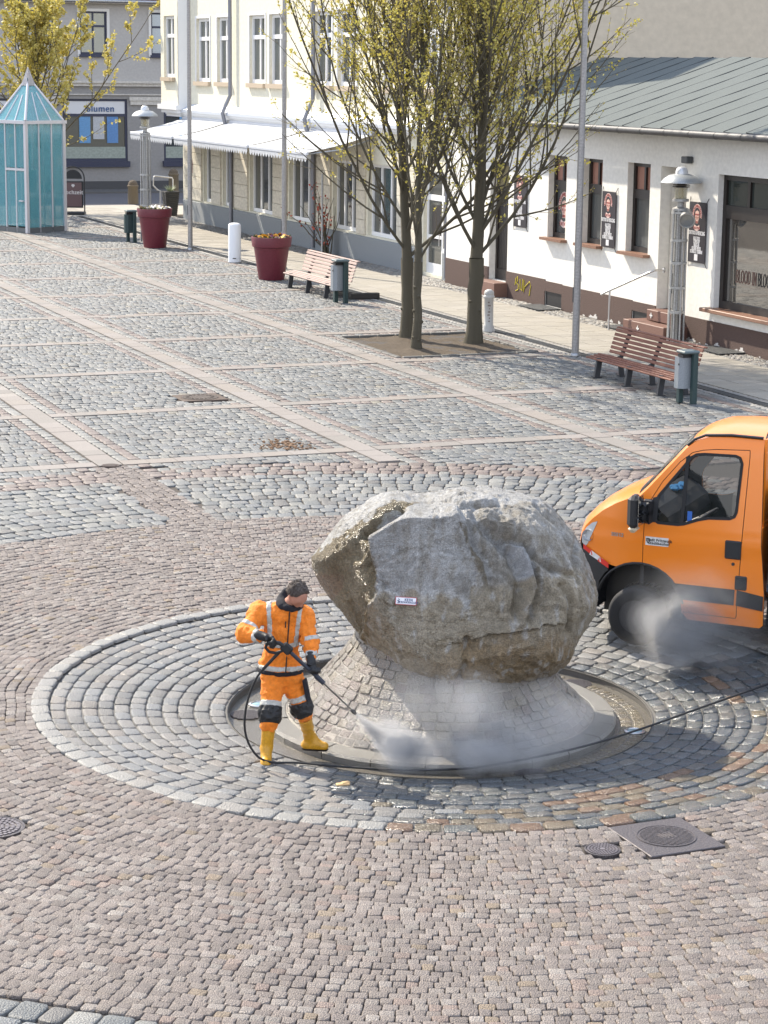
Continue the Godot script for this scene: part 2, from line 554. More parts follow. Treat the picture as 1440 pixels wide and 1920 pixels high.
func build_ground() -> void:
	skip = [[Vector3(2.485, 0, -17.575), 0.365, 0.385, 0.40], [Vector3(1.9, 0, -17.25), 0.155, -1, 0.0], [Vector3(-3.37, 0, -17.62), 0.27, -1, 0.0],
		[fr(12.46, 40.72), 0.42, 0.40, FRAME], [fr(8.85, 34.0), 0.16, -1, 0.0]]
	var g := MB.new()
	annulus(g, CEN, [4.33, 9.0, 20.0, 60.0, 150.0, 500.0], 64, [-0.034, -0.034, -0.034, -0.034, -0.034, -0.034])
	setting("ground", g, M.joint)
	var shapes := [sett_shape(11, 0.1, 0.085), sett_shape(12, 0.1, 0.085), sett_shape(13, 0.1, 0.085), sett_shape(14, 0.1, 0.085)]
	# ---- squares of large setts between bands of slabs, laid in the square's own axes
	var greys := [Color(0.192, 0.200, 0.200), Color(0.237, 0.242, 0.240), Color(0.169, 0.183, 0.188), Color(0.259, 0.259, 0.243), Color(0.215, 0.227, 0.232), Color(0.187, 0.180, 0.171), Color(0.259, 0.205, 0.183), Color(0.237, 0.180, 0.157), Color(0.294, 0.290, 0.270), Color(0.259, 0.237, 0.190)]
	var field := setting("sett_pavement", null, null, true)
	var lay := Lay.new()
	var bands := setting("slab_bands", null, null, true)
	var slabs := Lay.new()
	var c2n := FB.inverse() * CEN2
	var cross := []
	for k in range(0, 13): cross.append(34.2 + 5.222 * k)
	var longs := [-9.45, -4.87, -0.29, 4.28, 8.86, 13.43, 18.0]
	for ci in range(-1, cross.size()):
		var u0: float = cross[ci] + 0.22 if ci >= 0 else 31.0
		var u1: float = (cross[ci + 1] - 0.22) if ci + 1 < cross.size() else 100.0
		for li in longs.size():
			var n0: float = longs[li] + 0.23
			var n1: float = (longs[li + 1] - 0.23) if li + 1 < longs.size() else 22.62
			var mid := fr((n0 + n1) / 2, (u0 + u1) / 2)
			var rows := int(round((u1 - u0) / 0.262))
			for r in rows:
				var u: float = u0 + (r + 0.5) * (u1 - u0) / rows
				var n: float = n0
				var col := 0
				while n < n1 - 0.08:
					var w := rng.randf_range(0.155, 0.245)
					if col < 2: w = 0.2
					var left := n1 - n
					if left < 0.62 and left > 0.42: w = left - 0.4
					elif left <= 0.42: w = left / 2.0 if left > 0.25 else left
					var nc := n + w / 2
					var pos := fr(nc, u)
					var wob := 0.03 * sin(nc * 1.7 + u * 0.9) + 0.02 * sin(nc * 4.1 - u)
					if pos.distance_to(CEN2) > 13.12 and in_frame(pos, 1.3) and not skipped(pos, 0.04) and not in_pit(nc, u):
						var k := rng.randi_range(0, 5)
						if col == 0 or left < 0.26: k = 8
						elif col == 1 or left < 0.46: k = 6 + rng.randi_range(0, 1)
						elif n0 > 13 and (r == 0 or r == rows - 1) and rng.randf() < 0.55: k = 6
						elif rng.randf() < 0.025: k = 9
						if rng.randf() < 0.05: k = 8
						var t := Transform3D(Basis(Vector3.UP, rng.randf_range(-0.05, 0.05)) * Basis.from_scale(Vector3(w - 0.014, 0.17, 0.262 - rng.randf_range(0.008, 0.02))), Vector3(nc, rng.randf_range(-0.007, 0.006), -u + wob))
						t.basis = Basis(Vector3.RIGHT, rng.randf_range(-0.035, 0.035)) * t.basis
						lay.put(t, k)
					n += w
					col += 1
	lay_down(field, "sett", "setts", lay, shapes, greys, M.sett)
	var slabpal := [Color(0.271, 0.243, 0.217), Color(0.291, 0.262, 0.236), Color(0.253, 0.228, 0.207), Color(0.279, 0.247, 0.214)]
	for li in longs.size():
		var u := 31.0
		while u < 100.0:
			var d := rng.randf_range(0.42, 0.62)
			var p := fr(longs[li], u + d / 2)
			if p.distance_to(CEN2) > 13.3 and in_frame(p, 1.3) and not skipped(p, 0.0) and not in_pit(longs[li], u):
				slabs.put(Transform3D(Basis.from_scale(Vector3(0.40, 0.08, d - 0.008)), Vector3(longs[li], rng.randf_range(-0.004, 0.002), -u - d / 2)), rng.randi_range(0, 3))
			u += d
	for c in cross:
		for li in longs.size():
			var n: float = longs[li] + 0.22
			var n1: float = (longs[li + 1] - 0.22) if li + 1 < longs.size() else 22.6
			while n < n1 - 0.05:
				var d := minf(rng.randf_range(0.42, 0.62), n1 - n)
				var p := fr(n + d / 2, c)
				if p.distance_to(CEN2) > 13.3 and in_frame(p, 1.3) and not in_pit(n + d / 2, c):
					slabs.put(Transform3D(Basis.from_scale(Vector3(d - 0.008, 0.08, 0.38)), Vector3(n + d / 2, rng.randf_range(-0.004, 0.002), -c)), rng.randi_range(0, 3))
				n += d
	lay_down(bands, "slab", "slabs", slabs, [slab_shape(1)], slabpal, M.slab)
	# ---- wide arcs of large setts round the fountain
	var arcs := setting("sett_arcs")
	lay = Lay.new()
	var r := 8.78
	var row := 0
	while r < 13.05:
		var pink := r > 12.05
		var dr := 0.25 if pink else 0.278
		var rc := r + dr / 2
		var a := -PI
		while a < PI:
			var w := rng.randf_range(0.17, 0.27)
			var p := CEN2 + Vector3(cos(a + w / rc / 2), 0, sin(a + w / rc / 2)) * rc
			var f := FB.inverse() * p
			if in_frame(p, 1.3) and absf(f.x - 8.88) > 0.30 + w * 0.42:
				var k := rng.randi_range(0, 5) if not pink else (6 + rng.randi_range(0, 1))
				if not pink and rng.randf() < 0.12: k = 8
				if pink and rng.randf() < 0.12: k = 3
				var t := Transform3D(Basis(Vector3.UP, -(a + w / rc / 2) - PI / 2 + rng.randf_range(-0.05, 0.05)) * Basis.from_scale(Vector3(w - 0.015, 0.22, dr - rng.randf_range(0.01, 0.024))), p + Vector3.UP * rng.randf_range(-0.008, 0.007))
				t.basis = Basis(Vector3.RIGHT, rng.randf_range(-0.04, 0.04)) * t.basis
				lay.put(t, k)
			a += w / rc
		r += dr
		row += 1
	lay_down(arcs, "sett", "setts", lay, shapes, greys, M.sett)
	# ---- small setts in rows round the fountain, and the strip of them that runs out along the band
	var smallp := [Color(0.311, 0.259, 0.229), Color(0.341, 0.290, 0.258), Color(0.274, 0.230, 0.207), Color(0.356, 0.306, 0.274), Color(0.304, 0.256, 0.226), Color(0.348, 0.266, 0.226), Color(0.341, 0.266, 0.191), Color(0.393, 0.349, 0.312)]
	var small := setting("small_sett_pavement")
	lay = Lay.new()
	r = 4.30
	row = 0
	while r < 8.76:
		var share := (r - 4.36) / 4.4
		var c := CEN.lerp(CEN2, share)
		var dr := 0.104
		var rc := r + dr / 2
		var a := -PI + row * 0.37
		var stop := a + TAU
		while a < stop:
			var w := rng.randf_range(0.09, 0.142)
			var ac := a + w / rc / 2
			var wob := 0.028 * sin(ac * 9.0 + r * 2.1) + 0.016 * sin(ac * 23.0 - r * 3.0)
			var p := c + Vector3(cos(ac), 0, sin(ac)) * (rc + wob)
			if in_frame(p, 1.3) and not skipped(p, 0.03):
				var k := rng.randi_range(0, 4)
				var z := rng.randf()
				if z < 0.05: k = 5
				elif z < 0.08: k = 6
				elif z < 0.16: k = 7
				var t := Transform3D(Basis(Vector3.UP, -ac - PI / 2 + rng.randf_range(-0.08, 0.08)) * Basis.from_scale(Vector3(w - 0.006, 0.11, dr - rng.randf_range(0.0, 0.008))), p + Vector3.UP * rng.randf_range(-0.01, 0.007))
				t.basis = Basis(Vector3(rng.randf_range(-1, 1), 0, rng.randf_range(-1, 1)).normalized(), rng.randf_range(0, 0.06)) * t.basis
				lay.put(t, k)
			a += w / rc
		r += dr
		row += 1
	var cf := FB.inverse() * CEN2
	for i in 38:
		var u := 20.47 + 8.78 + i * 0.125
		for j in 6:
			var p := fr(8.565 + j * 0.125 + rng.randf_range(-0.012, 0.012), u + rng.randf_range(-0.015, 0.015))
			if p.distance_to(CEN2) < 13.5 and not skipped(p, 0.0):
				lay.put(Transform3D(Basis(Vector3.UP, FRAME + rng.randf_range(-0.12, 0.12)) * Basis.from_scale(Vector3(0.113, 0.13, 0.113)), p + Vector3.UP * rng.randf_range(-0.01, 0.006)), rng.randi_range(0, 4))
	lay_down(small, "small_sett", "small_setts", lay, [sett_shape(21, 0.075, 0.15), sett_shape(22, 0.075, 0.15), sett_shape(23, 0.075, 0.15), sett_shape(24, 0.075, 0.15)], smallp, M.small_sett)
	build_pavements()

func in_pit(n: float, u: float) -> bool:
	return n > 18.62 and n < 22.05 and u > 45.1 and u < 49.0

func build_pavements() -> void:
	# drain channel, sidewalk slabs, rough cobbles at the wall foot, side street
	var walk := setting("sidewalk", null, null, true)
	var lay := Lay.new()
	var pal := [Color(0.36, 0.33, 0.28), Color(0.385, 0.355, 0.305), Color(0.345, 0.315, 0.27), Color(0.37, 0.34, 0.285)]
	var u := 35.0
	var row := 0
	while u < 99.0:
		var n := 23.28
		while n < 25.85:
			var d := 0.645
			var p := fr(n + d / 2, u)
			if in_frame(p, 1.3):
				lay.put(Transform3D(Basis.from_scale(Vector3(d - 0.007, 0.08, 0.395)), Vector3(n + d / 2, 0.012 + rng.randf_range(-0.003, 0.003), -u - 0.2)), rng.randi_range(0, 3))
			n += d
		u += 0.402
		row += 1
	lay_down(walk, "slab", "slabs", lay, [slab_shape(1)], pal, M.slab)
	var edge := setting("edging", null, null, true)
	lay = Lay.new()
	u = 35.0
	while u < 96.0:
		for n in [22.72, 23.19]:
			if in_frame(fr(n, u), 1.3):
				lay.put(Transform3D(Basis(Vector3.UP, rng.randf_range(-0.04, 0.04)) * Basis.from_scale(Vector3(0.15, 0.16, 0.19)), Vector3(n, rng.randf_range(0, 0.006), -u)), rng.randi_range(0, 3))
		u += 0.2
	lay_down(edge, "sett", "setts", lay, [sett_shape(31), sett_shape(32)], [Color(0.40, 0.38, 0.35), Color(0.45, 0.42, 0.38), Color(0.36, 0.35, 0.33), Color(0.42, 0.39, 0.35)], M.sett)
	var foot := setting("cobble_strip", null, null, true)
	lay = Lay.new()
	u = 36.0
	while u < 96.0:
		var n := 25.9
		while n < (27.0 if u > 60.6 else 26.68):
			var p := fr(n, u)
			if in_frame(p, 1.15) and (u > 40.0):
				lay.put(Transform3D(Basis(Vector3.UP, rng.randf_range(0, TAU)) * Basis.from_scale(Vector3(rng.randf_range(0.08, 0.13), 0.14, rng.randf_range(0.08, 0.13))), Vector3(n + rng.randf_range(-0.02, 0.02), 0.01 + rng.randf_range(-0.01, 0.012), -u + rng.randf_range(-0.02, 0.02))), rng.randi_range(0, 4))
			n += 0.112
		u += 0.112
	lay_down(foot, "cobble", "cobbles", lay, [sett_shape(41, 0.24, 0.25), sett_shape(42, 0.24, 0.25)], [Color(0.42, 0.40, 0.36), Color(0.36, 0.35, 0.33), Color(0.47, 0.45, 0.41), Color(0.31, 0.30, 0.29), Color(0.43, 0.38, 0.33)], M.sett)
	# drain: a dark channel with a slotted grating
	var dr := setting("drain_channel", null, null, true)
	var b := MB.new()
	b.box(Vector3(22.84, -0.12, -97), Vector3(22.86, 0.004, -35)); b.box(Vector3(23.06, -0.12, -97), Vector3(23.08, 0.004, -35))
	part(dr, "channel_edge", b, M.darksteel)
	b = MB.new()
	u = 36.0
	while u < 75.0:
		b.box(Vector3(22.862, -0.02, -u - 0.022), Vector3(23.058, 0.0, -u))
		u += 0.05
	b.box(Vector3(22.95, -0.02, -97), Vector3(22.97, 0.002, -35))
	var gr := part(dr, "grating", b, M.darksteel)
	gr.set_meta("kind", "stuff")
	b = MB.new()
	b.box(Vector3(22.86, -0.13, -97), Vector3(23.06, -0.1, -35))
	part(dr, "channel_floor", b, M.black)
	# side street beyond the square
	b = MB.new()
	b.box(Vector3(10, -0.06, -109.6), Vector3(60, -0.012, -100.2))
	setting("side_street", b, M.asphalt, true)
	b = MB.new()
	b.box(Vector3(5, -0.06, -112.4), Vector3(60, 0.08, -109.6))
	setting("far_pavement", b, mat(lin(0.17, 0.165, 0.16), 0.9, 0, T.speck, 2.5, 1.5), true)
	b = MB.new()
	b.box(Vector3(20.5, -0.06, -100.0), Vector3(27.4, 0.004, -99.0))
	b.box(Vector3(22.6, -0.06, -99.0), Vector3(30.4, 0.003, -93.0))
	setting("corner_pavement", b, mat(lin(0.42, 0.385, 0.33), 0.85, 0, T.grain, 1.0, 0.3), true)
	# bare earth round the trees, in a frame of kerb stones
	var pit := setting("tree_pit", null, null, true)
	var pts := []
	var nz := FastNoiseLite.new()
	nz.seed = 8
	nz.frequency = 0.9
	for j in 41:
		for i in 37:
			var n := 18.66 + i * (22.02 - 18.66) / 36.0
			var uu := 45.12 + j * (48.98 - 45.12) / 40.0
			var y := -0.03 + 0.035 * nz.get_noise_2d(n, uu) + 0.012 * nz.get_noise_2d(n * 6, uu * 6)
			for tr in [Vector2(20.12, 48.32), Vector2(19.48, 46.18), Vector2(21.26, 46.89)]:
				y += 0.09 * exp(-Vector2(n, uu).distance_squared_to(tr) / 0.22)
			pts.append(Vector3(n, y, -uu))
	b = MB.new()
	b.grid(pts, 37)
	part(pit, "soil", b, M.dirt)
	var k := 0
	u = 45.1
	while u < 49.0:
		for n in [18.58, 22.1]:
			b = MB.new()
			b.bevel(Vector3(n - 0.06, -0.1, -u - 0.47), Vector3(n + 0.06, 0.025, -u), 0.012)
			part(pit, "kerb_stone", b, M.joint_light)
		u += 0.49
	var n := 18.66
	while n < 22.0:
		for uu in [45.05, 49.06]:
			b = MB.new()
			b.bevel(Vector3(n, -0.1, -uu - 0.06), Vector3(n + 0.46, 0.03, -uu + 0.06), 0.012)
			part(pit, "kerb_stone", b, M.joint_light)
		n += 0.48

# ---------------------------------------------------------------- fountain
func wetness(p: Vector3) -> float:
	# where the washing has wetted the stones: below and to the right of the mound, with a ragged edge
	var nz := FastNoiseLite.new()
	nz.seed = 5
	nz.frequency = 0.55
	var q := p - CEN
	var r := Vector2(q.x, q.z).length()
	var w := 0.0
	var ang := atan2(q.z, q.x)      # 0 right, PI/2 towards the viewer
	w = clampf((1.38 - absf(wrapf(ang - 0.62, -PI, PI))) * 2.2, -1, 1.2)
	w += clampf((2.9 - r) * 0.8, -0.5, 0.6)
	w += nz.get_noise_2d(p.x, p.z) * 0.7
	return w

func build_fountain() -> void:
	var base := setting("fountain_paving")
	var b := MB.new()
	annulus(b, CEN, [2.26, 2.8, 3.4, 4.13, 4.34], 96, [bowl(2.26) - 0.025, bowl(2.8) - 0.025, bowl(3.4) - 0.025, -0.05, -0.034])
	part(base, "mortar_bed", b, M.joint_light)
	var shapes := [sett_shape(51, 0.09, 0.075), sett_shape(52, 0.09, 0.075), sett_shape(53, 0.09, 0.075)]
	var pal := [Color(0.275, 0.273, 0.259), Color(0.245, 0.245, 0.241), Color(0.306, 0.296, 0.280), Color(0.257, 0.266, 0.268), Color(0.232, 0.224, 0.212), Color(0.300, 0.273, 0.245)]
	var wpal := [Color(0.124, 0.136, 0.143), Color(0.194, 0.160, 0.107), Color(0.221, 0.136, 0.085), Color(0.150, 0.157, 0.150), Color(0.233, 0.183, 0.121), Color(0.110, 0.126, 0.139), Color(0.175, 0.170, 0.157), Color(0.247, 0.160, 0.104)]
	var dry := Lay.new()
	var wet := Lay.new()
	var kerb := Lay.new()
	for row in 12:
		var outer := row == 0
		var r := 4.23 if outer else 4.13 - (row - 0.5) * 0.1672
		var a := -PI + row * 0.53
		var stop := a + TAU
		while a < stop - 0.02:
			var w := rng.randf_range(0.24, 0.31) if outer else rng.randf_range(0.19, 0.30)
			if row == 11: w = rng.randf_range(0.2, 0.25)
			if stop - a < w / r * 1.6: w = (stop - a) * r
			var ac := a + w / r / 2
			var p := CEN + Vector3(cos(ac), 0, sin(ac)) * r
			p.y = (0.012 if outer else bowl(r)) + rng.randf_range(-0.006, 0.006)
			var slope := 0.0 if outer else 0.092
			var t := Transform3D(Basis(Vector3.UP, -ac - PI / 2 + rng.randf_range(-0.03, 0.03)) * Basis(Vector3.RIGHT, slope + rng.randf_range(-0.03, 0.03)) * Basis.from_scale(Vector3(w - 0.014, 0.2, (0.2 if outer else 0.1672) - rng.randf_range(0.008, 0.017))), p)
			var wt := wetness(p)
			if outer and wt < 0.2: kerb.put(t, rng.randi_range(0, 3))
			elif wt > 0.3:
				var k: int = [1, 2, 4, 6, 6, 3, 0, 7][rng.randi_range(0, 7)]
				if r < 3.25 + 0.2 * sin(ac * 5.0) or ac < 0.1: k = [0, 3, 5, 0, 5, 6][rng.randi_range(0, 5)]
				wet.put(t, k)
			else: dry.put(t, rng.randi_range(0, 5))
			a += w / r
	lay_down(base, "sett", "setts", dry, shapes, pal, M.sett, 170)
	lay_down(base, "wet_sett", "wet_setts", wet, shapes, wpal, M.wet_sett, 170)
	lay_down(base, "kerb_stone", "kerb_stones", kerb, [sett_shape(61, 0.09, 0.1), sett_shape(62, 0.09, 0.1)], [Color(0.372, 0.361, 0.339), Color(0.344, 0.337, 0.319), Color(0.392, 0.378, 0.352), Color(0.358, 0.340, 0.312)], M.sett, 100)
	# basin: upright wall, wet floor, gratings
	var basin := thing("fountain_basin", "sunken wet ring basin of the boulder fountain between paving and stone mound", "fountain", CEN)
	b = MB.new()
	var seg := 96
	for k in seg:
		var d0 := Vector3(cos(TAU * k / seg), 0, sin(TAU * k / seg))
		var d1 := Vector3(cos(TAU * (k + 1) / seg), 0, sin(TAU * (k + 1) / seg))
		b.quad(d1 * 2.27 + Vector3.UP * -0.21, d0 * 2.27 + Vector3.UP * -0.21, d0 * 2.27 + Vector3.UP * -0.36, d1 * 2.27 + Vector3.UP * -0.36)
	part(basin, "basin_wall", b, mat(lin(0.14, 0.13, 0.115), 0.5, 0, T.grain, 3.0, 1.0))
	b = MB.new()
	annulus(b, Vector3.ZERO, [1.6, 2.0, 2.28], 96, [-0.305, -0.305, -0.30])
	part(basin, "basin_floor", b, M.wet_cement)
	# worn flat cobbles at the right of the basin floor
	var lay := Lay.new()
	for k in 60:
		for j in 2:
			var a := -0.95 + k * 0.038
			var rr := 1.99 + j * 0.14
			lay.put(Transform3D(Basis(Vector3.UP, -a - PI / 2 + rng.randf_range(-0.08, 0.08)) * Basis.from_scale(Vector3(rng.randf_range(0.06, 0.078), 0.06, 0.125)), Vector3(cos(a) * rr, -0.292, sin(a) * rr)), rng.randi_range(0, 3))
	lay_down(basin, "basin_stone", "basin_stones", lay, [sett_shape(71, 0.2, 0.2)], [Color(0.252, 0.207, 0.138), Color(0.286, 0.241, 0.162), Color(0.227, 0.195, 0.146), Color(0.269, 0.232, 0.178)], M.wet_sett, 60)
	for gp in [[deg_to_rad(180.0), 2.07, 0.0], [deg_to_rad(-40.0), 2.07, 0.5], [deg_to_rad(65.0), 2.06, 0.2]]:
		b = MB.new()
		var c := Vector3(cos(gp[0]) * gp[1], -0.298, sin(gp[0]) * gp[1])
		for s in 9:
			var x := (s - 4) * 0.036
			var h := sqrt(maxf(0.0, 0.17 * 0.17 - x * x))
			b.box(c + Vector3(-h, 0, x - 0.01), c + Vector3(h, 0.012, x + 0.01))
		part(basin, "grating", b, M.iron)
	for lp in [[deg_to_rad(12.0), 2.09], [deg_to_rad(191.0), 2.0]]:
		b = MB.new()
		b.lathe([Vector2(0.11, 0), Vector2(0.11, 0.02), Vector2(0.085, 0.026), Vector2(0.08, 0.016)], 24, Transform3D(Basis.IDENTITY, Vector3(cos(lp[0]) * lp[1], -0.305, sin(lp[0]) * lp[1])))
		var ring := part(basin, "underwater_lamp", b, M.steel)
		b = MB.new()
		b.lathe([Vector2(0.082, 0.014), Vector2(0.05, 0.026), Vector2(0.0, 0.03)], 24, Transform3D(Basis.IDENTITY, Vector3(cos(lp[0]) * lp[1], -0.305, sin(lp[0]) * lp[1])))
		part(ring, "lens", b, mat(lin(0.22, 0.33, 0.36), 0.1))
	# mound: kerb ring and a flared cone of small setts up to the boulder
	var mound := thing("stone_mound", "flared wet cone of small setts with a kerb ring carrying the boulder", "fountain base", CEN)
	var a2 := 0.0
	while a2 < TAU - 0.05:
		var w := rng.randf_range(0.24, 0.33)
		if TAU - a2 < w * 1.5: w = TAU - a2
		b = MB.new()
		var top := -0.21 + rng.randf_range(-0.006, 0.006)
		var prof := [Vector2(1.875, -0.345), Vector2(1.885, top - 0.03), Vector2(1.86, top), Vector2(1.66, top + 0.012), Vector2(1.62, top - 0.02)]
		var g0 := a2 + 0.0025
		var g1 := a2 + w - 0.0025
		var n := 4
		for i in prof.size() - 1:
			for s in n:
				var q0 := lerpf(g0, g1, float(s) / n)
				var q1 := lerpf(g0, g1, float(s + 1) / n)
				var f := func(q: float, v: Vector2) -> Vector3: return Vector3(cos(q) * v.x, v.y, sin(q) * v.x)
				b.quad(f.call(q1, prof[i]), f.call(q0, prof[i]), f.call(q0, prof[i + 1]), f.call(q1, prof[i + 1]))
		part(mound, "kerb_stone", b, M.mound_kerb)
		a2 += w
	b = MB.new()
	var cp := [Vector2(1.70, -0.24), Vector2(1.64, -0.19), Vector2(1.5, -0.075), Vector2(1.36, 0.06), Vector2(1.22, 0.22), Vector2(1.08, 0.38), Vector2(0.96, 0.54), Vector2(0.88, 0.70), Vector2(0.84, 0.85)]
	var inner: Array = []
	for q in cp: inner.append(q - Vector2(0.008, 0.003))
	b.lathe(inner, 96)
	part(mound, "mortar_cone", b, M.mound_mortar)
	lay = Lay.new()
	var length := 0.0
	for i in range(1, cp.size() - 1):
		var seglen: float = (cp[i + 1] - cp[i]).length()
		var d: Vector2 = (cp[i + 1] - cp[i]).normalized()
		var m := int(round(seglen / 0.112))
		for s in maxi(1, m):
			var q: Vector2 = cp[i].lerp(cp[i + 1], (s + 0.5) / maxi(1, m))
			var a := rng.randf() * 0.2
			var stop := a + TAU
			while a < stop - 0.03:
				var w := rng.randf_range(0.10, 0.19)
				if stop - a < w / q.x * 1.4: w = (stop - a) * q.x
				var ac := a + w / q.x / 2
				var out := Vector3(cos(ac), 0, sin(ac))
				var along := out * d.x + Vector3.UP * d.y        # up the slope
				var side := Vector3(-sin(ac), 0, cos(ac))
				var nrm := side.cross(along)
				if nrm.dot(out) < 0: nrm = -nrm
				var bb := Basis(side, nrm, side.cross(nrm)) * Basis(Vector3.UP, rng.randf_range(-0.06, 0.06)) * Basis(Vector3.RIGHT, rng.randf_range(-0.05, 0.05))
				var wob := 0.012 * sin(ac * 7.0 + i)
				lay.put(Transform3D(bb * Basis.from_scale(Vector3(w - 0.006, 0.075, seglen / maxi(1, m) - 0.004)), out * q.x + Vector3.UP * (q.y + wob) + nrm * rng.randf_range(0.0, 0.004)), rng.randi_range(0, 5))
				a += w / q.x
	lay_down(mound, "sett", "setts", lay, [sett_shape(81, 0.08, 0.06), sett_shape(82, 0.08, 0.06), sett_shape(83, 0.08, 0.06)], [Color(0.36, 0.315, 0.26), Color(0.33, 0.30, 0.255), Color(0.38, 0.33, 0.255), Color(0.34, 0.285, 0.24), Color(0.32, 0.28, 0.24), Color(0.37, 0.335, 0.285)], M.mound_sett)

# ---------------------------------------------------------------- boulder
const ROCK_OUT := [588,1060, 591,1042, 606,1030, 616,1012, 630,987, 650,966, 675,950, 700,937, 722,929, 750,927, 790,929, 830,922, 860,915, 895,914, 930,914, 962,922, 1000,931, 1026,944, 1046,966, 1062,990, 1080,1016, 1094,1040, 1104,1066, 1112,1090, 1115,1115, 1112,1140, 1104,1162, 1091,1187, 1080,1210, 1064,1244, 1032,1262, 990,1278, 940,1291, 880,1300, 848,1303, 808,1297, 768,1281, 744,1257, 717,1229, 688,1200, 660,1172, 640,1147, 620,1122, 605,1097, 593,1078]

func near_line(p: Vector2, l: Array) -> Vector2:
	# (distance to the polyline, side: positive to the right of its way down)
	var best := 1e9
	var side := 0.0
	for k in range(0, l.size() - 2, 2):
		var a := Vector2(l[k], l[k + 1])
		var b := Vector2(l[k + 2], l[k + 3])
		var q := Geometry2D.get_closest_point_to_segment(p, a, b)
		var d := q.distance_to(p)
		if d < best:
			best = d
			side = -signf((b - a).cross(p - a))
	return Vector2(best, side)

